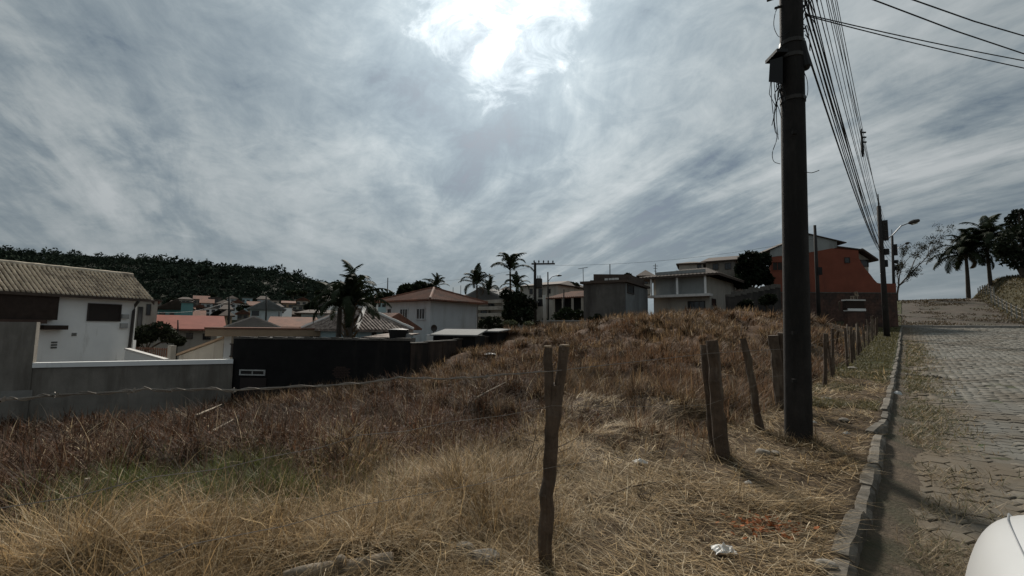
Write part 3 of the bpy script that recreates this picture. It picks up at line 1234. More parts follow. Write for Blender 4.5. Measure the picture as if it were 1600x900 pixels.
# ------------------------------------------------------------------ near walls on the low side of the lot
def build_near_walls():
    # long cement garden wall: low stretch with a pale coping, taller stretch beside it
    a, b = XY(58, 17.6), XY(368, 20.5)
    u = (b - a).normalized()
    a0 = a - u * 14
    F = Face(a0, b)
    L = (b - a0).length
    zt_lo = ZP(58, 569, 17.6)
    zt_hi = ZP(30, 503, 17.2)
    mid = (a - a0).length
    root = thing('garden_wall', 'long grey cement garden wall with a pale coping below the white house', 'wall', (a.x, a.y, -3.2))
    mb = MB()
    F.slab(mb, mid, L, -3.6, zt_lo - 0.14, -0.18, 0.0)
    mb.build('low_wall', M_greywall, root)
    mb = MB()
    F.slab(mb, 0, mid - 0.003, -3.6, zt_hi, -0.25, 0.03)
    mb.build('tall_wall', M_greywall, root)
    mb = MB()
    F.slab(mb, mid + 0.003, L, zt_lo - 0.137, zt_lo + 0.05, -0.24, 0.06)
    mb.build('coping', M_white, root)
    # bands of footing and a patch of newer cement
    mb = MB()
    m0, m1, z0, z1 = Face(a0, b).px(2, 611, 50, 625)
    F.slab(mb, m0, m1, z0, z1, 0.0, 0.034)
    mb.build('cement_patch', mk('new_cement', (0.24, 0.23, 0.21), var=0.2), root)

    # black mouldy building
    pts = plan(367, 20.6, 642, 20.0, 5.0)
    vb = pts[1].normalized()
    pts[2], pts[3] = pts[1] + vb * 5, pts[0] + vb * 5
    zt = ZP(500, 531, 20.3)
    root = thing('black_shed', 'long low black mouldy shed with a tiny pale framed window', 'shed', (pts[0].x, pts[0].y, -3.0))
    MB().prism([(p.x, p.y) for p in pts], -3.6, zt).build('wall', M_blackwall, root)
    F = Face(pts[0], pts[1])
    ln = (pts[1] - pts[0]).length
    m = 0.0
    mb = MB()
    while m < ln - 0.02:
        w = min(random.uniform(0.18, 0.45), ln - m)
        F.slab(mb, m, m + w - 0.01, zt + 0.003, zt + random.uniform(0.06, 0.13), -0.3, random.uniform(0.01, 0.05))
        m += w
    mb.build('coping', M_mouldtop, root)
    window(root, F, (377, 579, 413, 585), frame=mk('dull_frame', (0.42, 0.42, 0.40)), bars=1, fw=0.05)
    # bared brick patch
    m0, m1, z0, z1 = F.px(520, 572, 545, 591)
    nb = 5
    for r_ in range(7):
        z_ = z0 + (z1 - z0) * r_ / 7
        for k in range(nb):
            if (r_ in (0, 6)) and k in (0, nb - 1):
                continue
            w = (m1 - m0) / nb
            off = (r_ % 2) * w * 0.5
            mb = MB()
            F.slab(mb, m0 + k * w + off, m0 + (k + 1) * w + off - 0.02, z_, z_ + (z1 - z0) / 7 - 0.02, -0.02, 0.012)
            mb.build('brick', mk('dark_brick', (0.05, 0.032, 0.026), var=0.4) if 'dark_brick' not in MATS else MATS['dark_brick'], root)
    # dark gate leaf joint at the lower corner
    m0, m1, z0, z1 = F.px(376, 590, 414, 640)
    mb = MB()
    F.slab(mb, m0, m1, z0, z1, 0.0, 0.03)
    mb.build('door', M_shutter, root)

    # water tank standing on the shed
    c = XY(623, 21.0)
    zt_ = zt + 0.005
    root = thing('water_tank', 'dark round water tank standing on the end of the black shed', 'water tank', (c.x, c.y, zt_))
    ztop = ZP(623, 515, 21.0)
    MB().tube([(c.x, c.y, zt_), (c.x, c.y, zt_ + 0.05), (c.x, c.y, ztop - 0.08), (c.x, c.y, ztop - 0.03)], [0.36, 0.38, 0.44, 0.44], 20).build('body', M_black, root, smooth=False)
    MB().tube([(c.x, c.y, ztop - 0.027), (c.x, c.y, ztop), (c.x, c.y, ztop + 0.05)], [0.47, 0.47, 0.18], 20).build('lid', M_black, root)
    c = XY(637, 21.0)
    root = thing('plastic_drum', 'small pale drum beside the dark tank on the black shed', 'drum', (c.x, c.y, zt_))
    MB().tube([(c.x, c.y, zt_), (c.x, c.y, zt_ + 0.02), (c.x, c.y, zt_ + 0.28), (c.x, c.y, zt_ + 0.3)], [0.13, 0.15, 0.15, 0.12], 14).build('body', M_roofwhite, root)
    MB().tube([(c.x, c.y, zt_ + 0.302), (c.x, c.y, zt_ + 0.36)], [0.07, 0.07], 12).build('cap', M_black, root)


build_near_walls()


def build_white_house():
    B = XY(208, 26.0)
    u = Vector((0.36, 1.0)).normalized()
    A = B - u * 13.0
    n = Vector((-u.y, u.x))          # away from the viewer (to the left)
    pts = [A, B, B + n * 3.2, A + n * 3.2]
    F = Face(A, B)
    L = 13.0
    _, ze = on_face(A, B, 120, 463)
    zb = -3.4
    root = thing('white_house', 'white two storey house with a ribbed beige tile roof above the garden wall', 'house', (B.x, B.y, zb))
    MB().prism([(p.x, p.y) for p in pts], zb, ze).build('wall', M_white, root)
    # roof: one slope towards the lot, one away; columns of pan tiles
    over, oe = 0.45, 0.7
    e0 = F.p(-1, ze, over)
    run = 1.6
    # height of ridge: from the photograph's ridge line
    ridge_in = run
    Aq, Bq = A - n * -ridge_in * 1.0, B - n * -ridge_in * 1.0
    _, zr = on_face(A + n * ridge_in, B + n * ridge_in, 120, 422.5)
    slope = (zr - ze) / (ridge_in + over)
    rf = MB()
    m0, m1 = -0.6, L + oe
    E0, E1 = F.p(m0, ze, over), F.p(m1, ze, over)
    R0, R1 = F.p(m0, zr, -ridge_in), F.p(m1, zr, -ridge_in)
    K0, K1 = F.p(m0, ze, -ridge_in * 2 - over), F.p(m1, ze, -ridge_in * 2 - over)
    dn = 0.10
    lo = lambda q: (q[0], q[1], q[2] - dn)
    rf.add([E0, E1, R1, R0, K0, K1] + [lo(q) for q in (E0, E1, R1, R0, K0, K1)],
           [(0, 1, 2, 3), (3, 2, 5, 4), (7, 6, 9, 8), (8, 9, 10, 11), (0, 6, 7, 1), (1, 7, 8, 2), (2, 8, 11, 5), (4, 10, 9, 3), (3, 9, 6, 0), (5, 11, 10, 4)])
    roof = rf.build('roof', M_darktile, root)
    # tile columns
    cw = 0.185
    ncol = int((m1 - m0) / cw)
    steps = 9
    for k in range(ncol):
        mc = m0 + (k + 0.5) * (m1 - m0) / ncol
        mb = MB()
        for s_ in range(steps):
            f0, f1 = s_ / steps, (s_ + 1) / steps + 0.012
            o0 = over + 0.03 - (ridge_in + over) * f0
            o1 = over + 0.03 - (ridge_in + over) * min(f1, 1.0)
            z0, z1 = ze + (zr - ze) * f0, ze + (zr - ze) * min(f1, 1.0)
            lift = 0.035
            jit = random.gauss(0, 0.006)
            w0, w1 = cw * 0.29, cw * 0.25
            ring0, ring1 = [], []
            for q in range(5):
                a = math.pi * q / 4
                ring0.append(F.p(mc + jit - math.cos(a) * w0, z0 + 0.005 + lift + math.sin(a) * 0.10, o0))
                ring1.append(F.p(mc + jit - math.cos(a) * w1, z1 + 0.005 + math.sin(a) * 0.10, o1))
            mb.add(ring0 + ring1, [(q, q + 1, q + 6, q + 5) for q in range(4)] + [(4, 3, 2, 1, 0)])
        mb.build('tile_column', M_beige, roof)
    MB().tube([F.p(m0 + (m1 - m0) * k / 30, zr + 0.04, -ridge_in) for k in range(31)], [0.12 + 0.015 * (k % 2) for k in range(31)], 8).build('ridge_cap', M_beige, roof)
    # verge board along the far gable end
    mb = MB()
    for (P, Q) in ((E1, R1),):
        d = 0.03
        b = [F.p(m1 + 0.002, ze - 0.26, over), F.p(m1 + 0.05, ze - 0.26, over), F.p(m1 + 0.05, zr - 0.26, -ridge_in), F.p(m1 + 0.002, zr - 0.26, -ridge_in)]
        mb.hexa(b, [(q[0], q[1], q[2] + 0.22) for q in b])
    mb.build('verge_board', M_darkwood, root)
    gm = MB()
    C = B + n * run
    gm.add([(B.x, B.y, ze), (B.x + n.x * run * 2, B.y + n.y * run * 2, ze), (C.x, C.y, zr - 0.15), (B.x - u.x * .2, B.y - u.y * .2, ze), (B.x + n.x * run * 2 - u.x * .2, B.y + n.y * run * 2 - u.y * .2, ze), (C.x - u.x * .2, C.y - u.y * .2, zr - 0.15)],
           [(0, 1, 2), (5, 4, 3), (0, 3, 4, 1), (1, 4, 5, 2), (2, 5, 3, 0)])
    gm.build('gable', M_white, root)
    # shuttered window
    window(root, F, (139, 475, 186, 501), frame=M_framedark, pane=M_shutter, bars=0, fw=0.05)
    # timber loggia under the eave
    m1_, _ = on_face(A, B, 86, 470)
    _, zl = on_face(A, B, 70, 503)
    mb = MB()
    F.slab(mb, -0.4, m1_, zl + 0.1, ze - 0.02, 0.003, 0.35)
    mb.build('loggia_box', M_darkwood, root)
    mb = MB()
    F.slab(mb, -0.4, m1_ - 0.5, zl - 0.08, zl + 0.097, 0.003, 0.62)
    mb.build('loggia_slab', mk('brown_slab', (0.07, 0.045, 0.036), var=0.3), root)
    k0, k1, z0, z1 = F.px(60, 508, 97, 515)
    mb = MB()
    F.slab(mb, k0, k1, z0, z1, 0.003, 0.5)
    mb.build('balcony_slab', M_darkwood, root)
    # rain pipe from the gutter
    pts_ = []
    for (px, py, o) in ((211, 470, 0.45), (209, 477, 0.2), (207, 486, 0.12)):
        m, z = on_face(A, B, px, py)
        pts_.append(F.p(min(m, L - 0.08), z, o))
    pts_.append(F.p(L - 0.25, -2.9, 0.12))
    MB().tube(pts_, 0.075, 8).build('rain_pipe', M_pipe, root)
    MB().tube([F.p(L + 0.02, ze - 0.4, 0.03), F.p(L + 0.02, -2.9, 0.03)], 0.05, 8).build('rain_pipe', M_frame, root)
    # small vents with soot marks, meter boxes
    for (x0, y0, x1, y1) in ((112, 520, 119, 525), (80, 533, 88, 545)):
        rect = F.px(x0, y0, x1, y1)
        mb = MB()
        for k in range(3):
            zz = rect[2] + (rect[3] - rect[2]) * (k + 0.2) / 3
            F.slab(mb, rect[0], rect[1], zz, zz + (rect[3] - rect[2]) * 0.2, 0.0, 0.04)
        mb.build('vent', mk('sooty_vent', (0.12, 0.12, 0.115), var=0.4) if 'sooty_vent' not in MATS else MATS['sooty_vent'], root)
    for (x0, y0, x1, y1) in ((189, 491, 199, 498), (187, 505, 197, 513)):
        rect = F.px(x0, y0, x1, y1)
        mb = MB()
        F.slab(mb, rect[0], rect[1], rect[2], rect[3], 0.0, 0.14)
        mb.build('meter_box', mk('grey_box', (0.30, 0.30, 0.29)) if 'grey_box' not in MATS else MATS['grey_box'], root)
    # air conditioner on the gable side
    p = W(205, 540, 26.6)
    r2 = thing('air_conditioner', 'small white outdoor unit hung beside the rain pipe of the white house', 'air conditioner', (p.x, p.y, p.z - 0.35))
    MB().box((p.x - 0.05, p.y, p.z), (0.36, 0.34, 0.62), 0.1).build('casing', M_white, r2)
    MB().box((p.x - 0.05, p.y + 0.0, p.z - 0.33), (0.42, 0.3, 0.03), 0.1).build('bracket', M_pipe, r2)


build_white_house()

# ------------------------------------------------------------------ houses beyond the lot
_w = dict


def build_town():
    T = _w(frame=M_framedark, fw=0.05)
    # cement block house beside the white one
    pts = plan_c(206, 244, 39.5, 6)
    h = house('block_house', 'grey cement house with two narrow slits behind the white house roof', pts, ZP(225, 470, 39.5), M_cream, flat=M_darktile, over=0.25,
              wins=[(0, (217, 480, 220, 512), T | {'bars': 0}), (0, (230, 476, 234, 492), T | {'bars': 0})])
    # teal house
    pts = plan_c(245, 298, 60, 8)
    house('teal_house', 'teal painted house with a low gabled roof in the town', pts, ZP(270, 484, 60), M_teal, M_darktile, rise=1.3, over=0.4, ridge=1.0, axis_=1,
          wins=[(0, (250, 488, 257, 494), T), (0, (266, 489, 271, 495), T)])
    pts = plan_c(281, 300, 58, 2)
    house('teal_tower', 'taller teal annex beside the gabled teal house', pts, ZP(290, 474, 59), M_teal, flat=M_mouldtop, over=0.15)
    # red roofed bungalow
    pts = plan_c(245, 340, 41, 6)
    z = ZP(300, 516, 41)
    house('red_roof_bungalow', 'low bungalow with a plain bright red tile roof', pts, z, M_cream, M_redroof, rise=1.25, over=0.7, ridge=0.98, axis_=0,
          wins=[(0, (258, 520, 264, 528), T), (0, (292, 521, 300, 529), T), (0, (318, 522, 328, 530), T)])
    # house with ochre fascia in front of the black shed's end
    pts = plan_c(352, 486, 28.5, 6)
    z = ZP(420, 525, 28.5)
    r = house('ochre_house', 'low house with a broad ochre fascia rising just behind the black shed', pts, z, M_white, None, wins=[])
    e = expand(pts, 0.9)
    MB().prism([(p.x, p.y) for p in e], z + 0.002, ZP(420, 514.5, 28)).build('fascia', M_ochre, r)
    e2 = expand(pts, 0.95)
    zz = ZP(420, 514.5, 28)
    MB().prism([(p.x, p.y) for p in e2], zz + 0.002, zz + 0.09).build('roof', M_terra, r)
    # sloping pale wing at its side with a parapet
    a, b = XY(283, 31), XY(366, 27.5)
    F = Face(a, b)
    L = (b - a).length
    zl, zr = ZP(283, 556, 31), ZP(366, 524, 27.5)
    r = thing('sloping_parapet', 'weathered pale wall with a sloping top behind the garden wall', 'wall', (a.x, a.y, -4))
    bt = [F.p(0, -4, 0), F.p(L, -4, 0), F.p(L, -4, -0.2), F.p(0, -4, -0.2)]
    tp = [F.p(0, zl, 0), F.p(L, zr, 0), F.p(L, zr, -0.2), F.p(0, zl, -0.2)]
    MB().hexa(bt, tp).build('wall', M_cream, r)
    bt = [F.p(-0.1, zl + .004, 0.12), F.p(L, zr + .004, 0.12), F.p(L, zr + .004, -0.3), F.p(-0.1, zl + .004, -0.3)]
    MB().hexa(bt, [(q[0], q[1], q[2] + 0.14) for q in bt]).build('coping', M_ochre, r)
    window(r, F, (352, 538, 363, 556), frame=M_framedark, bars=0)
    # white ramped parapet right behind the coping
    a, b = XY(199, 24.6), XY(262, 24.2)
    F = Face(a, b)
    L = (b - a).length
    r = thing('ramped_wall', 'small white wall ramping down beside the white house', 'wall', (a.x, a.y, -3.4))
    MB().hexa([F.p(0, -3.6, 0), F.p(L, -3.6, 0), F.p(L, -3.6, -.2), F.p(0, -3.6, -.2)],
              [F.p(0, ZP(199, 546, 24.6), 0), F.p(L, ZP(262, 563, 24.2), 0), F.p(L, ZP(262, 563, 24.2), -.2), F.p(0, ZP(199, 546, 24.6), -.2)]).build('wall', M_white, r)
    bt = [F.p(0, ZP(199, 546, 24.6) + .004, .05), F.p(L, ZP(262, 563, 24.2) + .004, .05), F.p(L, ZP(262, 563, 24.2) + .004, -.25), F.p(0, ZP(199, 546, 24.6) + .004, -.25)]
    MB().hexa(bt, [(q[0], q[1], q[2] + 0.06) for q in bt]).build('coping', M_cap, r)
    # picket railing
    a, b = XY(205, 33), XY(266, 31.5)
    F = Face(a, b)
    L = (b - a).length
    z0, z1 = ZP(235, 556, 32), ZP(235, 543, 32)
    r = thing('picket_railing', 'reddish railing of thin pales below the dark bush', 'railing', (a.x, a.y, z0))
    mb = MB(); F.slab(mb, 0, L, -4.2, z0 - 0.05, -.2, 0.0); mb.build('plinth', M_cream, r)
    for k in range(18):
        mb = MB(); F.slab(mb, L * k / 18, L * k / 18 + 0.05, z0 - 0.05, z1, -.05, 0.0); mb.build('pale', M_brickface, r)
    mb = MB(); F.slab(mb, 0, L, z1 - 0.12, z1 - 0.06, 0.003, 0.04); mb.build('rail', M_brickface, r)
    mb = MB(); F.slab(mb, L, L + 0.35, -4.2, ZP(266, 540, 31.5), -.3, 0.05); mb.build('pier', M_cream, r)
    # brown gable between
    pts = plan_c(358, 432, 36, 6)
    house('brown_gable_house', 'dark brown gabled house with a pale roof edge above the ochre fascia', pts, ZP(400, 512, 36), M_darkwood, M_roofwhite, rise=0.85, over=0.35, ridge=1.0, axis_=1, th=0.1)
    # pitched white house
    pts = plan_c(390, 440, 76, 9)
    house('pitched_white_house', 'white house with an open dark veranda and a slanting roof', pts, ZP(415, 484, 76), M_paleblue, M_roofwhite, rise=1.6, over=0.6, ridge=1.0, axis_=1,
          wins=[(0, (394, 486, 404, 493), T)])
    pts = plan_c(432, 455, 89, 8)
    house('small_white_block', 'small plain white block house far in the town', pts, ZP(442, 481, 89), M_white, flat=M_mouldtop, over=0.1, wins=[(0, (438, 485, 443, 489), T)])
    pts = plan_c(470, 530, 52, 8)
    house('dark_eave_house', 'pale blue house under a thin dark eave beside the thick trunked palm', pts, ZP(500, 491, 52), M_cyan, M_darktile, rise=0.5, over=0.7, ridge=0.5,
          wins=[(0, (477, 496, 481, 502), T), (0, (487, 496, 491, 501), T)])
    # low brown roofs
    pts = plan_c(425, 492, 39, 6)
    house('brown_roof_house', 'low house with a brown tile roof below the pale blue house', pts, ZP(460, 513, 39), M_cream, M_terra, rise=0.9, over=0.5, ridge=0.9)
    # tile roofed house with mossy hip
    pts = corner_plan(484, 30, 560, 26.5, 634)
    z = ZP(560, 518, 26.5)
    h = house('mossy_roof_house', 'pale cyan house with a mossy tiled hip roof and white ridge caps', pts, z, M_cyan, M_moss, rise=1.35, over=0.35, ridge=0.25, axis_=0, tile=0.24, caps=M_cap,
              wins=[(0, (492, 521, 498, 528), T), (1, (582, 521, 586, 528), T), (1, (600, 520, 606, 527), T)])
    pts = plan(484, 33, 578, 31.5, 6)
    house('terracotta_gable_house', 'gabled terracotta tile roof just behind the thick trunked palm', pts, ZP(530, 515, 32), M_cyan, M_terra, rise=1.15, over=0.5, ridge=0.98, axis_=0, tile=0.24)
    # low tin roofs by the shed end
    for (x0, x1, y0, y1, d, lab) in ((565, 614, 520, 527, 22.5, 'low rusty lean-to roof between the palm trunk and the dark tank'),
                                     (672, 746, 514, 523, 26, 'long white sheet roof below the pale two storey house'),
                                     (749, 779, 513.5, 517.5, 29, 'short white sheet roof at the end of the dark bank')):
        p0 = plan(x0, d, x1, d - 0.4, 3.0)
        z = ZP(x0, y1, d)
        r = thing('lean_to', lab, 'shed roof', (p0[0].x, p0[0].y, z - 2))
        MB().prism([(p.x, p.y) for p in expand(p0, -0.15)], min(base_z(p0), z - 1.2) - .3, z - 0.06).build('wall', M_blackwall if x0 > 600 else M_greywall, r)
        rise = ZP(x0, y0, d + 3) - z
        b = [(p0[0].x, p0[0].y, z - .05), (p0[1].x, p0[1].y, z - .05), (p0[2].x, p0[2].y, z + rise - .05), (p0[3].x, p0[3].y, z + rise - .05)]
        MB().hexa(b, [(q[0], q[1], q[2] + 0.07) for q in b]).build('roof', M_roofwhite if x0 > 600 else M_moss, r)
    # pale blue two storey house on its corner
    pts = corner_plan(602, 44, 672, 40, 745)
    z = ZP(672, 470, 40)
    h = house('pale_house', 'pale two storey house with a terracotta hip roof and barred windows', pts, z, M_paleblue, M_terra, rise=1.35, over=0.75, ridge=0.06, tile=0.26, caps=M_terra,
              wins=[(0, (607, 484, 610, 491), T | {'bars': 0}), (0, (626, 483.5, 636.5, 498), {'bars': 2, 'frame': M_paleblue, 'fw': 0.09, 'sill': True}),
                    (0, (652, 483, 663.5, 498), {'bars': 2, 'frame': M_paleblue, 'fw': 0.09, 'sill': True})])
    Fr = Face(pts[1], pts[2])
    MB().tube([Fr.p((pts[2] - pts[1]).length - 0.1, z, 0.06), Fr.p((pts[2] - pts[1]).length - 0.1, z - 5, 0.06)], 0.05, 6).build('rain_pipe', M_frame, h)
    # satellite dish at its foot
    p = W(677, 515, 33)
    r = thing('satellite_dish', 'small dark satellite dish near the corner of the pale house', 'satellite dish', (p.x, p.y, p.z - 0.9))
    mb = MB()
    rings = []
    for k in range(5):
        rr = 0.26 * k / 4
        rings.append([(p.x + 0.35 * rr * 1.2 + math.cos(a) * rr * 0.8 - 0.05, p.y - 0.6 * rr * rr + math.cos(a) * rr * 0.5, p.z + 0.1 + math.sin(a) * rr) for a in [i * math.pi / 8 for i in range(16)]])
    vs = [v for q in rings for v in q]
    mb.add(vs, [(k * 16 + i, k * 16 + (i + 1) % 16, (k + 1) * 16 + (i + 1) % 16, (k + 1) * 16 + i) for k in range(4) for i in range(16)])
    mb.build('reflector', M_pipe, r, smooth=True)
    MB().tube([(p.x, p.y + .1, p.z - 0.9), (p.x, p.y + .1, p.z + .1)], 0.03, 6).build('mast', M_pipe, r)
    MB().box((p.x - 0.2, p.y + 0.1, p.z - 0.62), (0.5, 0.4, 0.5)).build('base_block', M_paleblue, r)
    # house behind with tiers of balconies
    pts = plan(722, 62, 788, 58, 8)
    z = ZP(755, 469, 60)
    h = house('balcony_house', 'dark house with pale roof edges and tiers of balconies behind the palms', pts, z, M_cream, M_roofwhite, rise=1.5, over=0.5, ridge=1.0, axis_=1, th=0.2,
              wins=[(0, (734, 466, 741, 473), T), (0, (749, 466, 756, 473), T), (0, (765, 470, 772, 478), T), (0, (737, 485, 745, 498), T), (0, (752, 486, 760, 498), T)])
    F = Face(pts[0], pts[1])
    for py in (474, 484, 494):
        m0, z0 = on_face(pts[0], pts[1], 740, py)
        m1, _ = on_face(pts[0], pts[1], 789, py)
        mb = MB(); F.slab(mb, m0, m1, z0 - .1, z0 + .35, .01, .9); mb.build('balcony', M_cream, h)
    pts = plan(705, 75, 735, 73, 8)
    house('low_dark_house', 'low dark roofed house peeping over the terracotta hip roof', pts, ZP(715, 465, 74), M_darkwood, M_darktile, rise=.8, over=.4, ridge=.5)
    # white house beside the transformer pole
    pts = plan(812, 66, 872, 62, 9)
    house('plain_white_house', 'white house with small dark windows behind the transformer pole', pts, ZP(840, 447, 64), M_cream, M_darktile, rise=0.9, over=0.4, ridge=0.6,
          wins=[(0, (828, 452, 832, 459), T), (0, (842, 452, 847, 464), T), (0, (856, 452, 860, 458), T), (0, (841, 468, 852, 478), T), (0, (820, 469, 828, 478), T)])
    pts = plan(862, 70, 886, 69, 7)
    house('low_back_house', 'flat topped house between the antenna and the transformer pole', pts, ZP(875, 447, 69.5), M_greywall, M_darktile, rise=.6, over=.4)
    # red roofed porch house
    pts = plan(866, 56, 926, 52, 8)
    z = ZP(895, 466, 54)
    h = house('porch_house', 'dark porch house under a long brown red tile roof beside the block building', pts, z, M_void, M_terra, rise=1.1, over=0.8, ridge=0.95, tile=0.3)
    F = Face(pts[0], pts[1])
    L = (pts[1] - pts[0]).length
    for k in range(4):
        c = F.p(L * (k + .3) / 4, z - 1.5, 0.6)
        MB().box((c[0], c[1], z - 2.0), (.25, .25, 4.0)).build('column', M_cream, h)
    m0, m1, z0, z1 = F.px(880, 487, 915, 497)
    mb = MB(); F.slab(mb, m0, m1, z0, z1, .05, .2); mb.build('balustrade', M_white, h)
    # low wall in front of it
    a, b = XY(868, 41), XY(922, 39)
    F = Face(a, b)
    r = thing('boundary_wall', 'low dark boundary wall below the porch house', 'wall', (a.x, a.y, 0))
    mb = MB(); F.slab(mb, -2, (b - a).length, -1.0, ZP(890, 502, 40), -.2, 0); mb.build('wall', M_greywall, r)
    mb = MB(); F.slab(mb, -2, (b - a).length, ZP(890, 502, 40) + .003, ZP(890, 502, 40) + .09, -.25, .05); mb.build('coping', M_greyup, r)
    # dark mouldy wall running up the bank from the shed
    a, b = XY(643, 21.5), XY(806, 33)
    F = Face(a, b)
    L = (b - a).length
    r = thing('bank_wall', 'dark mouldy wall climbing the bank from the black shed to the pale shrub', 'wall', (a.x, a.y, -1.5))
    n_ = 9
    for k in range(n_):
        z0, z1 = ZP(643, 540, 21.5), ZP(806, 522, 33)
        zz = z0 + (z1 - z0) * (k + .5) / n_ + random.uniform(-.05, .05)
        mb = MB(); F.slab(mb, L * k / n_, L * (k + 1) / n_ - .02, -2.5, zz, -.2, random.uniform(0, .03)); mb.build('panel', MATS.get('bank_wall') or mk('bank_wall', (.052, .037, .029), var=.5, scale=1.5, col2=(.016, .013, .011), blot=.5, bscale=1.0, streak=True), r)
        mb = MB(); F.slab(mb, L * k / n_, L * (k + 1) / n_ - .02, zz + .003, zz + .06, -.24, .05); mb.build('coping', M_mouldtop, r)
    # raw block building
    pts = corner_plan(912, 41, 977, 39, 1012)
    z = ZP(977, 441, 39)
    h = house('block_building', 'raw grey block building with bricked top and streaked walls on the mound', pts, z, M_block, None, wins=[])
    e = expand(pts, 0.25)
    MB().prism([(p.x, p.y) for p in e], z + .002, z + .22).build('roof_slab', M_darktile, h)
    up = [pts[0].lerp(pts[1], .18), pts[1] + (pts[2] - pts[1]) * .25, pts[2], pts[3]]
    MB().prism([(p.x, p.y) for p in expand(up, -0.2)], z + .225, ZP(950, 431, 42)).build('parapet', M_darktile, h)
    F = Face(pts[1], pts[2])
    L = (pts[2] - pts[1]).length
    mb = MB(); F.slab(mb, .1, L - .02, base_z(pts), z - .1, .003, .06); mb.build('render_panel', M_bluegrey, h)
    window(h, Face(pts[1] + F.n * .06, pts[2] + F.n * .06), (980, 445, 990, 459), frame=M_framedark, bars=0)
    F = Face(pts[0], pts[1])
    for px in (940, 947, 952, 957):
        m0, m1, z0, z1 = F.px(px, 431.5, px + 3, 434.5)
        q = F.p((m0 + m1) / 2, 0, -.9)
        MB().box((q[0], q[1], z + .27 + .12), (.3, .2, .24)).build('block', M_cap, h)
    # pale grey house with a deep porch
    pts = corner_plan(1022, 46, 1110, 42.5, 1150)
    z = ZP(1110, 432, 42.5)
    F = Face(pts[0], pts[1])
    h = house('grey_porch_house', 'pale grey two storey house with white columns and a wide hip roof', pts, z, M_cream, M_darktile, rise=1.25, over=1.15, ridge=.3, tile=0.35, th=.2,
              wins=[(0, (1076, 472, 1101, 486), _w(frame=M_framedark, bars=2, fw=.08)), (1, (1112, 467, 1118, 477), T)])
    L = (pts[1] - pts[0]).length
    _, zm = on_face(pts[0], pts[1], 1060, 463)
    mb = MB(); F.slab(mb, -.3, L + .3, zm - .12, zm + .12, .004, 1.0); mb.build('balcony_slab', M_cap, h)
    for f in (0.02, .5, .98):
        c = F.p(L * f, 0, .85)
        MB().box((c[0], c[1], (z + zm) / 2 + .055), (.16, .16, z - zm - .15)).build('column', M_white, h)
    mb = MB(); F.slab(mb, .3, L - .3, zm + .13, zm + 2.5, .004, .1); mb.build('screen_wall', M_greyup, h)
    # turret and rooms above
    p2 = plan(1063, 52, 1101, 51, 4)
    zt = ZP(1080, 413, 51.5)
    house('roof_turret', 'small cream turret room rising behind the wide hip roof', p2, zt, M_cream, M_darktile, rise=.45, over=.3, ridge=.2, wins=[(0, (1090, 414, 1095, 420), T)])
    p2 = plan(1104, 56, 1152, 54, 6)
    house('upper_grey_house', 'grey house with a single sloping roof behind the turret', p2, ZP(1128, 409, 55), M_greywall, M_darktile, rise=.9, over=.4, ridge=.9,
          wins=[(0, (1114, 413, 1122, 421), T), (0, (1133, 412, 1142, 420), T)])
    # dark retaining wall
    a, b = XY(1140, 40), XY(1222, 42)
    F = Face(a, b)
    L = (b - a).length
    r = thing('retaining_wall', 'dark mouldy retaining wall between the grey house and the orange building', 'wall', (a.x, a.y, 1.5))
    zt0, zt1 = ZP(1140, 463, 40), ZP(1222, 447, 42)
    MB().hexa([F.p(0, 1, 0), F.p(L, 1, 0), F.p(L, 1, -.4), F.p(0, 1, -.4)], [F.p(0, zt0, 0), F.p(L, zt1, 0), F.p(L, zt1, -.4), F.p(0, zt0, -.4)]).build('wall', mk('damp_wall', (.060, .052, .046), var=.4, scale=1.5, col2=(.030, .027, .025), blot=.5, bscale=.7, streak=True), r)
    k = 0
    for q in range(9):
        x0, x1 = L * q / 9, L * (q + 1) / 9
        za = zt0 + (zt1 - zt0) * q / 9 + .01
        mb = MB(); F.slab(mb, x0, x1 - .03, za - .05, za + random.uniform(.15, .4), -.42, .04); mb.build('cap_stone', M_mouldtop, r)


build_town()


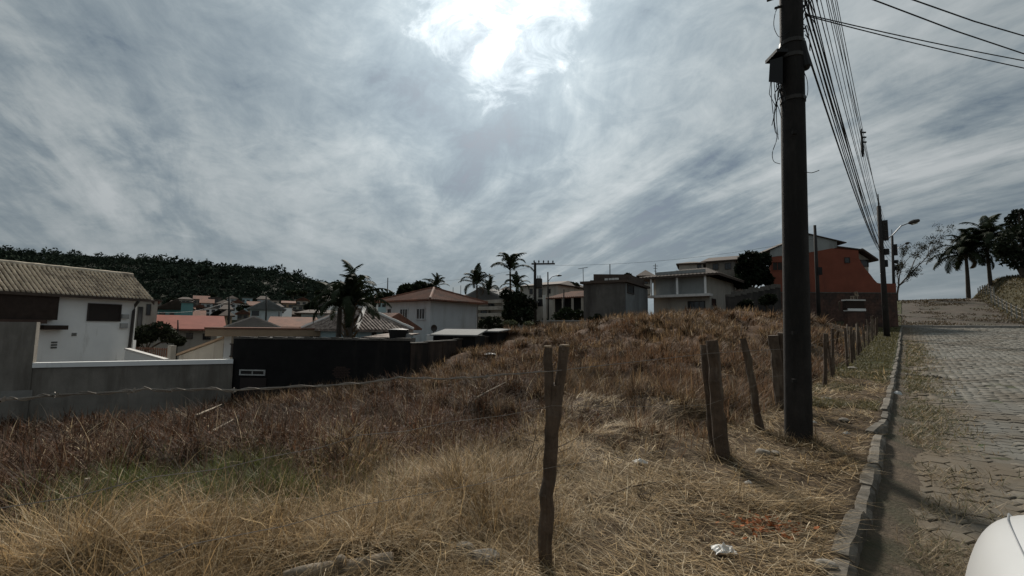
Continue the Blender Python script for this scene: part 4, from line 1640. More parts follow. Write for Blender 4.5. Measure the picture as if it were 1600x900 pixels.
def build_orange():
    a, b = XY(1204, 50), XY(1372, 49)
    u = (b - a).normalized()
    n = Vector((-u.y, u.x))
    F = Face(a, b)
    L = (b - a).length
    zb = 2.0
    root = thing('orange_building', 'orange painted building with a grey gabled top storey by the street', 'building', (a.x, a.y, zb))

    def poly(name, mat, pix, o0, o1, parent=root):
        q = [on_face(a, b, x, y) for (x, y) in pix]
        nn = len(q)
        vs = [F.p(m, z, o1) for m, z in q] + [F.p(m, z, o0) for m, z in q]
        fs = [tuple(range(nn)), tuple(range(2 * nn - 1, nn - 1, -1))] + [((i + 1) % nn, i, nn + i, nn + (i + 1) % nn) for i in range(nn)]
        fs = [f[::-1] for f in fs]
        return MB().add(vs, fs).build(name, mat, parent)
    # orange wall with its stepped, curving end
    poly('wall', M_orange, [(1204, 500), (1204, 402), (1262, 395), (1300, 388), (1341, 391), (1342, 403), (1346, 411), (1352, 420), (1360, 429), (1366, 437), (1371, 442), (1377, 443), (1400, 443), (1402, 500)], -.35, 0.0)
    # grey upper storey
    poly('upper_wall', M_greyup, [(1204, 401.5), (1204, 391), (1262, 366), (1308, 377), (1308, 387), (1262, 394.5)], -6.0, -.05)
    poly('upper_wing', M_orange, [(1306, 387.4), (1306, 385), (1338, 390.4)], -6, -.08)
    # gable roof slabs
    def slab(pix, th, o0, o1, mat, name):
        q = [on_face(a, b, x, y) for (x, y) in pix]
        bt = [F.p(q[0][0], q[0][1], o1), F.p(q[1][0], q[1][1], o1), F.p(q[1][0], q[1][1], o0), F.p(q[0][0], q[0][1], o0)]
        MB().hexa(bt, [(p[0], p[1], p[2] + th) for p in bt]).build(name, mat, root)
    slab([(1196, 393.5), (1262, 366)], .10, -6.5, .12, M_darktile, 'roof')
    slab([(1262.2, 366), (1322, 380)], .10, -6.5, .12, M_darktile, 'roof')
    slab([(1308, 386), (1346, 391)], .12, -6.5, .10, M_darktile, 'roof')
    slab([(1346.2, 391), (1371, 408)], .2, -6.5, .2, M_darktile, 'eave')
    # pale side wing below the eave
    poly('side_wing', M_cream, [(1343, 412), (1343, 394), (1346, 393), (1363, 404), (1363, 430), (1352, 419)], -5.0, -.6)
    window(root, Face(a - F.n * .6, b - F.n * .6), (1345, 407, 1356, 416), frame=M_framedark, bars=0)
    window(root, F, (1320, 403, 1327, 410), frame=M_framedark, bars=0, fw=.06)
    window(root, F, (1207, 410, 1222, 422), frame=M_orange, pane=M_shutter, bars=1, fw=.06)
    m0, m1, z0, z1 = Face(a, b).px(1204, 371, 1262, 398)
    # drain pipe
    m, _ = on_face(a, b, 1262, 400)
    MB().tube([F.p(m, on_face(a, b, 1262, 372)[1], .05), F.p(m, on_face(a, b, 1262, 460)[1], .05)], .06, 6).build('rain_pipe', M_pipe, root)
    # old wall below
    a2, b2 = XY(1195, 46), XY(1404, 45.5)
    F2 = Face(a2, b2)
    L2 = (b2 - a2).length
    r = thing('brick_wall', 'old dark purple brown brick wall below the orange building', 'wall', (a2.x, a2.y, 1))
    zt = ZP(1300, 458, 45.7)
    mb = MB(); F2.slab(mb, 0, L2, 0.0, zt, -.3, 0); mb.build('wall', M_brickw, r)
    # courses of brick proud of the mortar
    bw, bh = .62, .30
    rows = int((zt - 1.5) / bh)
    mesh_b = None
    for row in range(rows):
        z0 = zt - (row + 1) * bh
        k = 0
        x = -(row % 2) * bw / 2
        while x < L2:
            x0, x1 = max(x, 0.02), min(x + bw - .03, L2 - .02)
            if x1 - x0 > .1 and random.random() > .08:
                mb = MB(); F2.slab(mb, x0, x1, z0 + .015, z0 + bh - .015, -.02, random.uniform(.01, .035)); mb.build('stone_block', M_brickw, r)
            x += bw
    mb = MB(); F2.slab(mb, 0, L2, zt + .003, zt + .1, -.36, .06); mb.build('coping', M_mouldtop, r)
    # dumped furniture in front of the wall
    p = W(1334, 485, 41)
    zg = gz1(p.x, p.y)
    r = thing('dumped_cabinet', 'dark dumped cabinet with two pale horizontal edges below the orange building', 'cabinet', (p.x, p.y, zg))
    zb_, zt_ = ZP(1334, 486, 41), ZP(1334, 468, 41)
    w = (1347 - 1318) / FPX * 41
    MB().box((p.x, p.y, (zg + zb_) / 2 - .1), (w * .9, .5, max(zb_ - zg, .05))).build('base', M_brickw, r)
    MB().box((p.x, p.y, (zb_ + zt_) / 2), (w * .96, .5, zt_ - zb_ - .2)).build('body', M_darkwood, r)
    MB().box((p.x, p.y - .02, zt_ - .07), (w * 1.05, .6, .12)).build('top', M_cap, r)
    MB().box((p.x + .05, p.y - .04, zb_ + .1), (w * .95, .6, .22)).build('bottom_edge', M_white, r)
    q = W(1313, 478, 41.2)
    r = thing('dumped_plank', 'pale plank leaning beside the dumped cabinet', 'plank', (q.x, q.y, q.z - .5))
    MB().hexa([(q.x - .12, q.y, q.z - .45), (q.x + .0, q.y, q.z - .45), (q.x + .0, q.y + .08, q.z - .45), (q.x - .12, q.y + .08, q.z - .45)],
              [(q.x - .02, q.y + .1, q.z + .4), (q.x + .1, q.y + .1, q.z + .45), (q.x + .1, q.y + .18, q.z + .45), (q.x - .02, q.y + .18, q.z + .4)]).build('board', M_wood, r)
    q = W(1336, 459, 41)
    zt2 = zt_ - .01
    r = thing('broken_chair', 'pale broken chair tossed on top of the dumped cabinet', 'chair', (q.x, q.y, zt2))
    MB().box((q.x - .1, q.y, zt2 + .3), (.42, .4, .06)).build('seat', M_log, r)
    MB().hexa([(q.x + .12, q.y - .18, zt2 + .3), (q.x + .2, q.y - .18, zt2 + .3), (q.x + .2, q.y + .18, zt2 + .3), (q.x + .12, q.y + .18, zt2 + .3)],
              [(q.x + .02, q.y - .18, zt2 + .72), (q.x + .1, q.y - .18, zt2 + .72), (q.x + .1, q.y + .18, zt2 + .72), (q.x + .02, q.y + .18, zt2 + .72)]).build('backrest', M_log, r)
    for (dx, dy) in ((-.28, -.15), (.08, -.15), (-.28, .15), (.08, .15)):
        MB().box((q.x + dx, q.y + dy, zt2 + .13), (.05, .05, .26)).build('leg', M_log, r)


build_orange()


def build_hill_town():
    r = random.Random(8)
    cols = [M_cream, M_paleblue, M_white, M_greywall, M_ochre, M_cyan, M_block]
    roofs = [M_darktile, M_terra, M_mouldtop, M_greyup]
    names = {'cream_render': 'cream', 'pale_blue_render': 'pale blue', 'white_render': 'white', 'raw_cement_render': 'grey cement', 'ochre_fascia': 'ochre', 'pale_cyan_render': 'pale cyan', 'grey_block': 'grey block'}
    spots = [(277, 297, 464, 482, 150), (301, 323, 464, 480, 160), (324, 343, 462, 482, 150), (338, 358, 471, 492, 120), (303, 318, 477, 494, 115), (320, 338, 478, 496, 110),
             (262, 276, 470, 480, 165), (360, 378, 470, 486, 150), (376, 392, 462, 478, 170), (400, 418, 464, 478, 165), (440, 458, 470, 484, 150), (456, 474, 474, 490, 120),
             (345, 362, 490, 503, 90), (300, 316, 493, 503, 80), (228, 250, 466, 478, 140), (440, 466, 488, 500, 95), (370, 388, 487, 500, 95), (496, 514, 466, 482, 110),
             (505, 530, 462, 480, 90), (588, 604, 464, 480, 90), (560, 590, 470, 490, 75),
             (290, 304, 468, 484, 175), (312, 330, 470, 486, 140), (330, 348, 466, 480, 180), (352, 368, 463, 478, 175), (386, 402, 474, 488, 130), (418, 434, 466, 480, 160), (420, 440, 476, 490, 118),
             (462, 480, 466, 478, 165), (480, 498, 471, 486, 130), (345, 360, 480, 492, 105), (284, 300, 484, 496, 100), (452, 470, 481, 496, 100), (525, 545, 468, 484, 100), (545, 562, 466, 480, 110),
             (690, 712, 458, 474, 95), (780, 800, 452, 468, 90), (868, 890, 446, 462, 90), (925, 945, 436, 450, 85), (1000, 1020, 428, 446, 75)]
    for i, (x0, x1, y0, y1, d) in enumerate(spots):
        m = cols[(i * 3 + i // 4) % len(cols)]
        rf = roofs[(i * 5 + i // 3) % 4]
        tilt = r.uniform(-.06, .06) * d
        pts = plan_c(x0, x1, d, r.uniform(6, 9))
        kind = i % 3
        zt = ZP((x0 + x1) / 2, y0 + 4, d)
        wins = []
        nw = 2 if x1 - x0 < 20 else 3
        for k in range(nw):
            cx = x0 + (x1 - x0) * (k + .5) / nw
            wins.append((0, (cx - 2, y0 + 6.5, cx + 1.7, y0 + 9.5), dict(frame=M_framedark, bars=0, fw=.1)))
            if y1 - y0 > 15:
                wins.append((0, (cx - 2, y0 + 12.0, cx + 1.7, y0 + 15), dict(frame=M_framedark, bars=0, fw=.1)))
        under = ['near the foot of the hill', 'on the hillside', 'among the crowded far houses', 'on a town terrace'][i % 4]
        shape = ['with a hip roof', 'with a gabled roof', 'with a flat slab roof'][kind]
        lab = 'small far %s house %s %s' % (names[m.name], shape, under)
        zb = ZP((x0 + x1) / 2, y1 + 14, d)
        if kind == 2:
            house('far_house', lab, pts, zt, m, flat=rf, over=.3, th=.25, wins=wins, z0=zb, group='far houses below the wooded hill')
        else:
            house('far_house', lab, pts, zt, m, rf, rise=r.uniform(.8, 1.4), over=.5, ridge=1.0 if kind else .4, axis_=r.choice((0, 1)), wins=wins, z0=zb, group='far houses below the wooded hill')


build_hill_town()


# ------------------------------------------------------------------ trees and palms
def frond_mesh(name, seed, ln=2.6, droop=1.0, n=26, mat=None, leaf=0.55):
    """one pinnate palm leaf along +X, arching over and down"""
    r = random.Random(seed)
    mb = MB()
    pts = []
    a = 0.95
    x = z = 0.0
    for k in range(n + 1):
        pts.append(Vector((x, r.gauss(0, .004), z)))
        a -= droop * (0.35 + 1.3 * k / n) / n * 2.1
        x += math.cos(a) * ln / n
        z += math.sin(a) * ln / n
    mb.tube(pts[::3], [0.03 * (1 - 0.8 * k / (len(pts[::3]) - 1)) * ln / 2.6 for k in range(len(pts[::3]))], 4)
    for k in range(3, n):
        f = k / n
        p = pts[k]
        tg = (pts[k + 1] - pts[k - 1]).normalized()
        L = ln * leaf * 0.36 * (math.sin(math.pi * (0.15 + 0.8 * f)) ** 0.7) * r.uniform(.85, 1.15)
        for sd in (-1, 1):
            out = Vector((tg.x * .75, sd * 0.9, tg.z * .75 - 0.12)).normalized()
            mid = p + out * L * .55
            tip = p + out * L * .85 + Vector((0, 0, -L * .42 * r.uniform(.6, 1.3)))
            w = tg * (0.048 * ln / 2.6)
            mb.add([p - w, p + w, mid + w * .9, mid - w * .9, tip], [(0, 1, 2, 3), (3, 2, 4)])
    me = bpy.data.meshes.new(name)
    me.from_pydata([tuple(v) for v in mb.v], [], mb.f)
    me.materials.append(mat or M_frond)
    return me


FRONDS = [frond_mesh('frond', 3, droop=0.75), frond_mesh('frond', 4, droop=1.0), frond_mesh('frond', 5, droop=1.3)]
FROND_DRY = frond_mesh('dry_frond', 6, droop=1.5, mat=M_frond_dry)


def palm(label, base, crown, nfr, fl, tr=0.16, seed=0, spread=(-.5, .95), dry=0, lean=None, bias=None, boots=False, name='palm_tree', group=None):
    r = random.Random(seed)
    base, crown = Vector(base), Vector(crown)
    root = thing(name, label, 'palm', base, group)
    pts, rad = [], []
    for k in range(9):
        f = k / 8
        p = base.lerp(crown, f) + Vector((math.sin(f * 3) * .05, 0, 0))
        pts.append(p)
        rad.append(tr * (1.25 - .45 * f) * (1 + .04 * (k % 2)))
    pts[0] = pts[0] - Vector((0, 0, .5))
    MB().tube(pts, rad, 9).build('trunk', M_palmtrunk, root)
    if boots:
        mb = MB()
        for k in range(26):
            a, zz = k * 2.4, crown.z - (k / 26) * (crown.z - base.z) * .55
            c = Vector((crown.x + math.cos(a) * tr * .8, crown.y + math.sin(a) * tr * .8, zz))
            mb.tube([c, c + Vector((math.cos(a) * tr * .9, math.sin(a) * tr * .9, .35))], [tr * .35, tr * .12], 5)
        mb.build('leaf_bases', M_frond_dry, root)['kind'] = 'stuff'
    for k in range(nfr):
        me = FROND_DRY if k < dry else FRONDS[r.randrange(3)]
        o = bpy.data.objects.new('frond' if k >= dry else 'dry_frond', me)
        a = k * 2.39996 + r.uniform(-.25, .25)
        if bias is not None and r.random() < .5:
            a = bias + r.uniform(-.7, .7)
        f = (k + .5) / nfr
        pitch = spread[0] + (spread[1] - spread[0]) * f if k >= dry else -1.1
        o.rotation_euler = (r.uniform(-.25, .25), -pitch, a)
        s_ = fl / 2.6 * r.uniform(.85, 1.12) * (1.0 if k >= dry else .7)
        o.scale = (s_, s_, s_)
        o.location = crown - base + Vector((0, 0, .05))
        o.parent = root
        col.objects.link(o)
    return root


def crown_mesh(root, origin, blobs, n, leaf, colr, seed, name='crown', mat=None):
    r = np.random.default_rng(seed)
    blobs = np.array(blobs)
    vol = blobs[:, 3] * blobs[:, 4] * blobs[:, 5]
    which = r.choice(len(blobs), n, p=vol ** .7 / (vol ** .7).sum())
    b = blobs[which]
    d = r.normal(size=(n, 3))
    d /= np.linalg.norm(d, axis=1)[:, None]
    rad = r.uniform(.35, 1.0, n) ** .6
    pos = b[:, :3] + d * b[:, 3:6] * rad[:, None]
    keep = fbm(pos[:, 0] * 1.3 / leaf * .25 + pos[:, 2], pos[:, 1] * 1.3 / leaf * .25 + pos[:, 2] * .7, seed) > .40
    pos, which = pos[keep], which[keep]
    n = len(pos)
    lc = leaf_cloud(n, leaf, r)
    v = (pos[:, None] + lc).reshape(-1, 3)
    bc = r.uniform(.7, 1.35, len(blobs))[which]
    c = np.array(colr) * bc[:, None] * r.uniform(.7, 1.35, (n, 1))
    return np_mesh(name, v, np.arange(n * 4).reshape(-1, 4), np.zeros((0, 3), int), mat or M_leaf, np.repeat(c, 4, axis=0), parent=root, origin=tuple(origin))


def tree(label, pxb, pyb, d, boxes, n, leaf, colr, seed, trunk_r=.15, cat='tree', name='tree', limbs=True, zbase=None, group=None):
    """boxes: crown lobes as pixel ellipses (px, py, half width px, half height px)"""
    b = W(pxb, pyb, d)
    zb = gz1(b.x, b.y) if zbase is None else zbase
    base = Vector((b.x, b.y, zb))
    root = thing(name, label, cat, base, group)
    r = random.Random(seed)
    blobs = []
    for (px, py, hw, hh) in boxes:
        dd = d + r.uniform(-.5, .5) * hw / FPX * d
        c = W(px, py, dd)
        blobs.append((c.x, c.y, c.z, hw / FPX * d, hw / FPX * d * .8, hh / FPX * d))
    mb = MB()
    top = Vector(blobs[0][:3])
    fork = base.lerp(Vector((top.x, top.y, min(bl[2] - bl[5] * .6 for bl in blobs))), .85)
    mb.tube([base - Vector((0, 0, .4)), base.lerp(fork, .5) + Vector((trunk_r * .4, 0, 0)), fork], [trunk_r * 1.3, trunk_r, trunk_r * .8], 7)
    for bl in blobs:
        c = Vector(bl[:3])
        mb.tube([fork, fork.lerp(c, .5) + Vector((r.uniform(-.2, .2), 0, r.uniform(0, .3))), c], [trunk_r * .6, trunk_r * .4, trunk_r * .15], 5)
        for k in range(3 if limbs else 0):
            e = c + Vector((r.uniform(-1, 1) * bl[3], r.uniform(-1, 1) * bl[4], r.uniform(-.3, 1) * bl[5])) * .9
            mb.tube([fork.lerp(c, .6), e], [trunk_r * .25, trunk_r * .06], 4)
    mb.build('trunk', M_bark, root)
    crown_mesh(root, base, blobs, n, leaf, colr, seed)
    return root


def build_vegetation():
    DG = (0.020, 0.028, 0.013)
    # thick coconut palm beside the mossy roof
    b = W(536, 560, 25.0)
    c = W(548, 478, 25.0)
    palm('thick trunked palm with tall arching fronds in front of the mossy roof house', (b.x, b.y, -2.3), c, 32, 2.6, tr=.26, seed=2, spread=(-.9, 1.15), dry=2, boots=True)
    c2 = W(531, 481, 26.2)
    b2 = W(524, 560, 26.2)
    palm('smaller palm leaning away just behind the thick trunked palm', (b2.x, b2.y, -2.4), c2, 11, 2.1, tr=.16, seed=9, spread=(-.7, .8), bias=2.7)
    # bush by the railing
    tree('dark bush behind the reddish railing', 240, 560, 35, [(228, 522, 20, 14), (250, 515, 18, 13), (268, 526, 17, 13), (214, 530, 12, 12), (280, 533, 10, 8)], 2600, .16, (0.022, 0.026, 0.014), 21, cat='bush', name='bush', trunk_r=.1, limbs=False)
    # tree and palm behind the pale house
    tree('dark rounded tree showing over the terracotta hip roof', 655, 480, 66, [(640, 452, 18, 9), (660, 450, 18, 10), (676, 455, 14, 9), (628, 458, 9, 7)], 2600, .33, DG, 22)
    b = W(681, 480, 64); c = W(681, 449, 64)
    palm('small palm sticking up behind the terracotta hip roof', (b.x, b.y, -2), c, 15, 2.3, tr=.13, seed=4, spread=(-.3, 1.2))
    # pair of palms and the tall palm
    for (px, py, d, fl, n, s_, lab) in ((745, 446, 58, 2.9, 20, 5, 'bushy palm of a pair over the balcony house'), (764, 455, 59, 2.3, 16, 6, 'shorter palm of the pair over the balcony house')):
        b = W(px, 500, d)
        palm(lab, (b.x, b.y, gz1(b.x, b.y)), W(px, py, d), n, fl, tr=.14, seed=s_, spread=(-.6, 1.2), dry=1)
    b = W(797, 510, 50)
    palm('tall slender palm rising over the dark tree near the transformer pole', (b.x, b.y, gz1(b.x, b.y)), W(797, 424, 50), 14, 3.1, tr=.12, seed=13, spread=(-.25, 1.1))
    b = W(806, 510, 48.5)
    palm('short palm standing under the tall slender palm', (b.x, b.y, gz1(b.x, b.y)), W(807, 450, 48.5), 16, 2.1, tr=.13, seed=14, spread=(-.7, 1.0), dry=1)
    tree('dense dark tree beside the transformer pole', 812, 516, 46, [(806, 475, 20, 22), (824, 480, 15, 20), (796, 488, 12, 16), (815, 494, 20, 14), (790, 460, 10, 9)], 4200, .2, (0.014, 0.019, 0.010), 23)
    tree('low dark bush below the porch house', 890, 515, 43, [(885, 490, 12, 10), (872, 496, 10, 8), (905, 492, 10, 8)], 1500, .16, DG, 24, cat='bush', name='bush', limbs=False)
    tree('pale leaved shrub growing on the bank under the dark tree', 815, 536, 34, [(797, 505, 11, 5), (814, 527, 9, 7), (826, 506, 9, 4)], 520, .12, (0.10, 0.11, 0.065), 25, cat='shrub', name='shrub', trunk_r=.05)
    tree('rounded dark tree beside the thin antenna', 892, 470, 66, [(892, 447, 14, 6), (884, 450, 8, 5)], 1100, .25, DG, 26)
    tree('small dark tree on top of the block building skyline', 980, 460, 52, [(981, 431, 6, 4)], 300, .2, DG, 27, limbs=False)
    tree('feathery dark tree between the grey house and the orange building', 1180, 470, 49, [(1172, 405, 18, 13), (1192, 408, 13, 14), (1160, 422, 12, 14), (1182, 428, 20, 18), (1160, 440, 14, 12), (1200, 438, 8, 12)], 4200, .27, (0.015, 0.021, 0.011), 28)
    for (x, y, d, bx, n, lab) in ((612, 470, 70, [(598, 462, 9, 6), (612, 460, 8, 5)], 500, 'low dark tree beside the pale house'),
                                  (575, 480, 50, [(566, 472, 14, 9), (582, 470, 10, 10)], 1200, 'dark tree behind the fronds of the thick palm'),
                                  (465, 465, 170, [(455, 458, 9, 4), (470, 459, 9, 5)], 500, 'dark tree at the foot of the hill'),
                                  (520, 470, 120, [(505, 458, 14, 6), (528, 462, 14, 6)], 800, 'dark tree clump where the hill runs out'),
                                  (320, 500, 95, [(316, 498, 8, 5), (300, 500, 7, 4)], 400, 'small tree among the far houses')):
        tree(lab, x, y, d, bx, n, .16 * d / 40, DG, 30 + x, trunk_r=.15, limbs=False, zbase=W(x, y + 12, d).z)
    k = 0
    for (x, y, d, hw, lab) in ((292, 496, 105, 8, 'dark tree in front of the teal tower'), (340, 494, 105, 9, 'dark tree beside the tall town pole'), (380, 482, 125, 8, 'dark tree among the higher far houses'),
                               (408, 486, 120, 7, 'dark tree left of the tallest thin pole'), (450, 492, 100, 8, 'dark tree near the small white block'), (486, 480, 120, 9, 'dark tree above the dark eave house'),
                               (330, 466, 185, 7, 'dark tree at the upper edge of the far houses'), (270, 472, 170, 7, 'dark tree high behind the teal house'),
                               (705, 505, 46, 12, 'dark shrubbery beside the wall of the pale house'), (765, 508, 40, 16, 'dark hedge tree below the balcony house'), (790, 512, 38, 12, 'dark shrub above the bank wall'),
                               (846, 506, 42, 10, 'dark shrub behind the pale fence pole'), (930, 500, 37, 10, 'dark shrub at the foot of the block building'), (1165, 478, 38.5, 11, 'dark creeper bush on the retaining wall'),
                               (1200, 470, 39, 12, 'dark bush hanging over the end of the retaining wall')):
        k += 1
        tree(lab, x, y + 6, d, [(x - hw * .5, y, hw * .7, hw * .6), (x + hw * .5, y - hw * .2, hw * .7, hw * .7), (x, y - hw * .5, hw * .5, hw * .4)], 900, .16 * d / 40, (.018, .023, .012), 300 + k, trunk_r=.1, limbs=False, name='shrub' if d < 50 else 'tree', cat='shrub' if d < 50 else 'tree', zbase=W(x, y + 14, d).z)
    # small palms on the skyline of the hill
    for k, (px, py, d, fl, lab) in enumerate(((441, 437, 300, 3.2, 'first tiny palm on the skyline of the wooded hill'), (450, 436, 300, 4.0, 'second tiny palm on the skyline of the wooded hill'),
                                              (474, 442, 280, 3.6, 'tiny palm low on the skyline of the wooded hill'))):
        b = W(px, py + 16, d)
        palm(lab, b, W(px, py, d), 9, fl, tr=.25, seed=40 + k, spread=(-.2, 1.0))
    # trees at the crest of the street
    x, y = st2xy(-.75, 97)
    base = Vector((x, y, float(hroad(97))))
    root = thing('bare_tree', 'sparse half bare tree leaning over the crest of the street', 'tree', base)
    r = random.Random(3)
    d = y
    mb = MB()
    tips = []

    def branch(p, q, r0, r1, lvl):
        m = p.lerp(q, .5) + Vector((r.uniform(-.15, .15), r.uniform(-.3, .3), r.uniform(.0, .25)))
        mb.tube([p, m, q], [r0, (r0 + r1) / 2, r1], 5)
        if lvl == 0:
            tips.append(q)
            return
        for _ in range(3 if lvl > 1 else 4):
            dv = (q - p).normalized()
            w = Vector((r.uniform(-.7, .9), r.uniform(-.9, .9), r.uniform(-.25, .75)))
            ln = (q - p).length * r.uniform(.45, .75)
            branch(q, q + (dv * .8 + w * .7).normalized() * ln, r1, r1 * .4, lvl - 1)
            if r.random() < .5:
                tips.append(q)
    branch(base - Vector((0, 0, .3)), W(1404, 447, d), .16, .12, 0)
    f0 = W(1404, 447, d)
    for (px, py) in ((1424, 420), (1410, 415), (1438, 412), (1418, 437), (1402, 430), (1450, 400)):
        branch(f0, W(px, py, d + r.uniform(-2, 2)), .10, .05, 2)
    mb.build('trunk', M_bark, root)
    tp = np.array([tuple(t) for t in tips])
    rr = np.random.default_rng(2)
    pos = np.repeat(tp, 30, axis=0) + rr.normal(0, .26, (len(tp) * 30, 3))
    lc = leaf_cloud(len(pos), .12, rr)
    c = np.array((.035, .034, .018)) * rr.uniform(.5, 1.5, (len(pos), 1))
    np_mesh('crown', (pos[:, None] + lc).reshape(-1, 3), np.arange(len(pos) * 4).reshape(-1, 4), np.zeros((0, 3), int), M_leaf, np.repeat(c, 4, axis=0), parent=root, origin=tuple(base))
    for (pxb, pxc, pyc, d, fl, n, s_, lab) in ((1513, 1509, 398, 73, 5.2, 34, 50, 'drooping palm at the crest nearer the street'), (1549, 1541, 381, 72, 5.8, 38, 51, 'taller drooping palm at the crest beside the big tree')):
        b = W(pxb, 460, d)
        palm(lab, (b.x, b.y, ZP(pxb, 462, d)), W(pxc, pyc, d), n, fl, tr=.24, seed=s_, spread=(-1.15, .9), dry=3)
    tree('large dark tree at the top of the right bank', 1610, 455, 62, [(1590, 380, 30, 28), (1620, 360, 40, 40), (1585, 405, 22, 16), (1600, 345, 24, 18), (1570, 390, 14, 12), (1640, 400, 40, 40), (1592, 332, 9, 6)], 9000, .28, (0.017, 0.023, 0.012), 60, trunk_r=.3, zbase=ZP(1610, 470, 62))


build_vegetation()


# ------------------------------------------------------------------ poles, lamps, cables
def sagline(a, b, sag, n=14):
    a, b = Vector(a), Vector(b)
    return [a.lerp(b, k / n) - Vector((0, 0, sag * 4 * (k / n) * (1 - k / n))) for k in range(n + 1)]


def build_poles():
    b = G(1248, 690)
    d = b.y
    tp = W(1236, 0, d)
    ax = (tp - b) / (tp.z - b.z)
    H = 9.3
    at = lambda z, dx=0, dy=0: Vector((b.x + ax.x * (z - b.z) + dx, b.y + ax.y * (z - b.z) * 0 + dy, z))
    root = thing('utility_pole', 'thick dark concrete utility pole with tangled cables beside the kerb', 'utility pole', b)
    k711 = d / FPX
    rb, rt = 19.0 * k711, 17.3 * k711
    zs = np.linspace(b.z - .6, b.z + H, 14)
    MB().tube([at(z) for z in zs], [rb + (rt - rb) * max(0, (z - b.z)) / 6.2 for z in zs], 16).build('shaft', M_polec, root, smooth=True)
    px = lambda x, y, dd=0.0: W(x, y, d + dd)
    # square notches up the shaft
    for py in (595, 520, 207):
        c = px(1241, py, -.2)
        MB().box(c, (.06, .04, .05)).build('climbing_hole', M_void, root)
    # junction box with a frayed tail of drop wires
    c = px(1211, 110, -.08)
    bx = MB()
    bx.hexa([px(1201, 128, -.2), px(1223, 130, -.2), px(1223, 130, .1), px(1201, 128, .1)], [px(1203, 94, -.2), px(1223, 88, -.2), px(1223, 88, .1), px(1203, 94, .1)])
    jb = bx.build('junction_box', M_black, root)
    MB().box(px(1213, 88, -.05), (.17, .32, .05)).build('lid', M_black, jb)
    mb = MB()
    r = random.Random(5)
    for k in range(14):
        x0 = r.uniform(1203, 1222)
        p0 = px(x0, 128, r.uniform(-.2, .05))
        L = r.uniform(.15, .55)
        mb.tube([p0, p0 + Vector((r.uniform(-.03, .06), 0, -L * .5)), p0 + Vector((r.uniform(-.02, .1), 0, -L))], .006, 4)
    mb.build('drop_wires', M_cable, jb)
    # straps
    for py in (70, 92, 158):
        z = px(1235, py).z
        MB().tube([at(z - .03), at(z + .03)], [rt * 1.08, rt * 1.08], 16).build('strap', M_pipe, root)
    # splice sleeve
    MB().tube([px(1249, 62, -.1), px(1251, 68, -.1), px(1259, 104, -.1), px(1261, 109, -.1)], [.03, .075, .075, .03], 10).build('splice_sleeve', M_black, root)
    # bolts on the far side
    for (x0, y0, x1, y1) in ((1199, 1, 1220, -6), (1211, 13, 1224, 9)):
        MB().tube([px(x0, y0), px(x1, y1)], .02, 6).build('bolt', M_pipe, root)
    # loops of loose wire
    loops = [[(1216, 8), (1211, 22), (1209, 38), (1212, 50), (1219, 58), (1232, 50), (1242, 47)], [(1222, 150), (1212, 162), (1210, 190), (1214, 215), (1207, 238), (1209, 252), (1219, 256)],
             [(1216, 130), (1214, 160), (1206, 196)], [(1218, 135), (1213, 175), (1216, 218)], [(1222, 130), (1210, 148), (1217, 170), (1221, 185)],
             [(1255, 110), (1261, 125), (1262, 145), (1257, 157), (1252, 152)], [(1253, 120), (1257, 135), (1254, 150), (1259, 158)], [(1256, 268), (1268, 270), (1280, 266)],
             [(1215, 165), (1209, 180), (1211, 205), (1216, 210)]]
    for L in loops:
        pp = [px(x, y, -.22 + .02 * i) for i, (x, y) in enumerate(L)]
        dense = []
        for i in range(len(pp) - 1):
            p0, p1, p2, p3 = pp[max(i - 1, 0)], pp[i], pp[i + 1], pp[min(i + 2, len(pp) - 1)]
            for q in range(4):
                t = q / 4
                dense.append(.5 * ((2 * p1) + (p2 - p0) * t + (2 * p0 - 5 * p1 + 4 * p2 - p3) * t * t + (3 * p1 - p0 - 3 * p2 + p3) * t ** 3))
        dense.append(pp[-1])
        MB().tube(dense, .0055, 4).build('wire_loop', M_cable, root)
    # rack of bolted insulators and cross arm near the top (above the frame)
    c = at(b.z + 8.9)
    ang = math.atan2(-RN[1], -RN[0])
    MB().box(c + Vector((-RN[0] * .55, -RN[1] * .55, 0)), (2.0, .1, .12), ang).build('crossarm', M_darkwood, root)
    ins_near = []
    for k in range(3):
        q = c + Vector((-RN[0], -RN[1], 0)) * (.10 + .09 * k)
        MB().tube([q + Vector((0, 0, .06)), q + Vector((0, 0, .12)), q + Vector((0, 0, .2)), q + Vector((0, 0, .26))], [.03, .07, .05, .03], 8).build('insulator', M_pipe, root)
        ins_near.append(q + Vector((0, 0, .24)))
    # snarl of cable where the bundle meets the shaft
    mb = MB()
    for k in range(22):
        z = px(1250, r.uniform(-60, 62)).z
        p0 = at(z, rt * .9, -.1)
        pts = [p0]
        for q in range(4):
            pts.append(pts[-1] + Vector((r.uniform(-.05, .09), r.uniform(-.05, .12), r.uniform(-.16, .12))))
        mb.tube(pts, .008, 4)
    mb.build('cable_snarl', M_cable, root)

    # the next pole up the street, with its street lamp
    def far_pole(s_, t_, ptop, label, lamp, group='utility poles up the street', arm=True):
        x, y = st2xy(s_, t_)
        z0 = float(hroad(t_))
        p0 = Vector((x, y, z0))
        top = W(ptop[0], ptop[1], y)
        rt_ = thing('utility_pole', label, 'utility pole', p0, group)
        MB().tube([p0 - Vector((0, 0, .5)), p0.lerp(top, .5), top], [.20, .165, .13], 10).build('shaft', M_polefar, rt_, smooth=True)
        MB().tube([top, top + Vector((0, 0, .9))], [.05, .03], 6).build('top_pin', M_polefar, rt_)
        c = top - Vector((0, 0, .45))
        ang_ = math.atan2(-RN[1], -RN[0])
        q_ = []
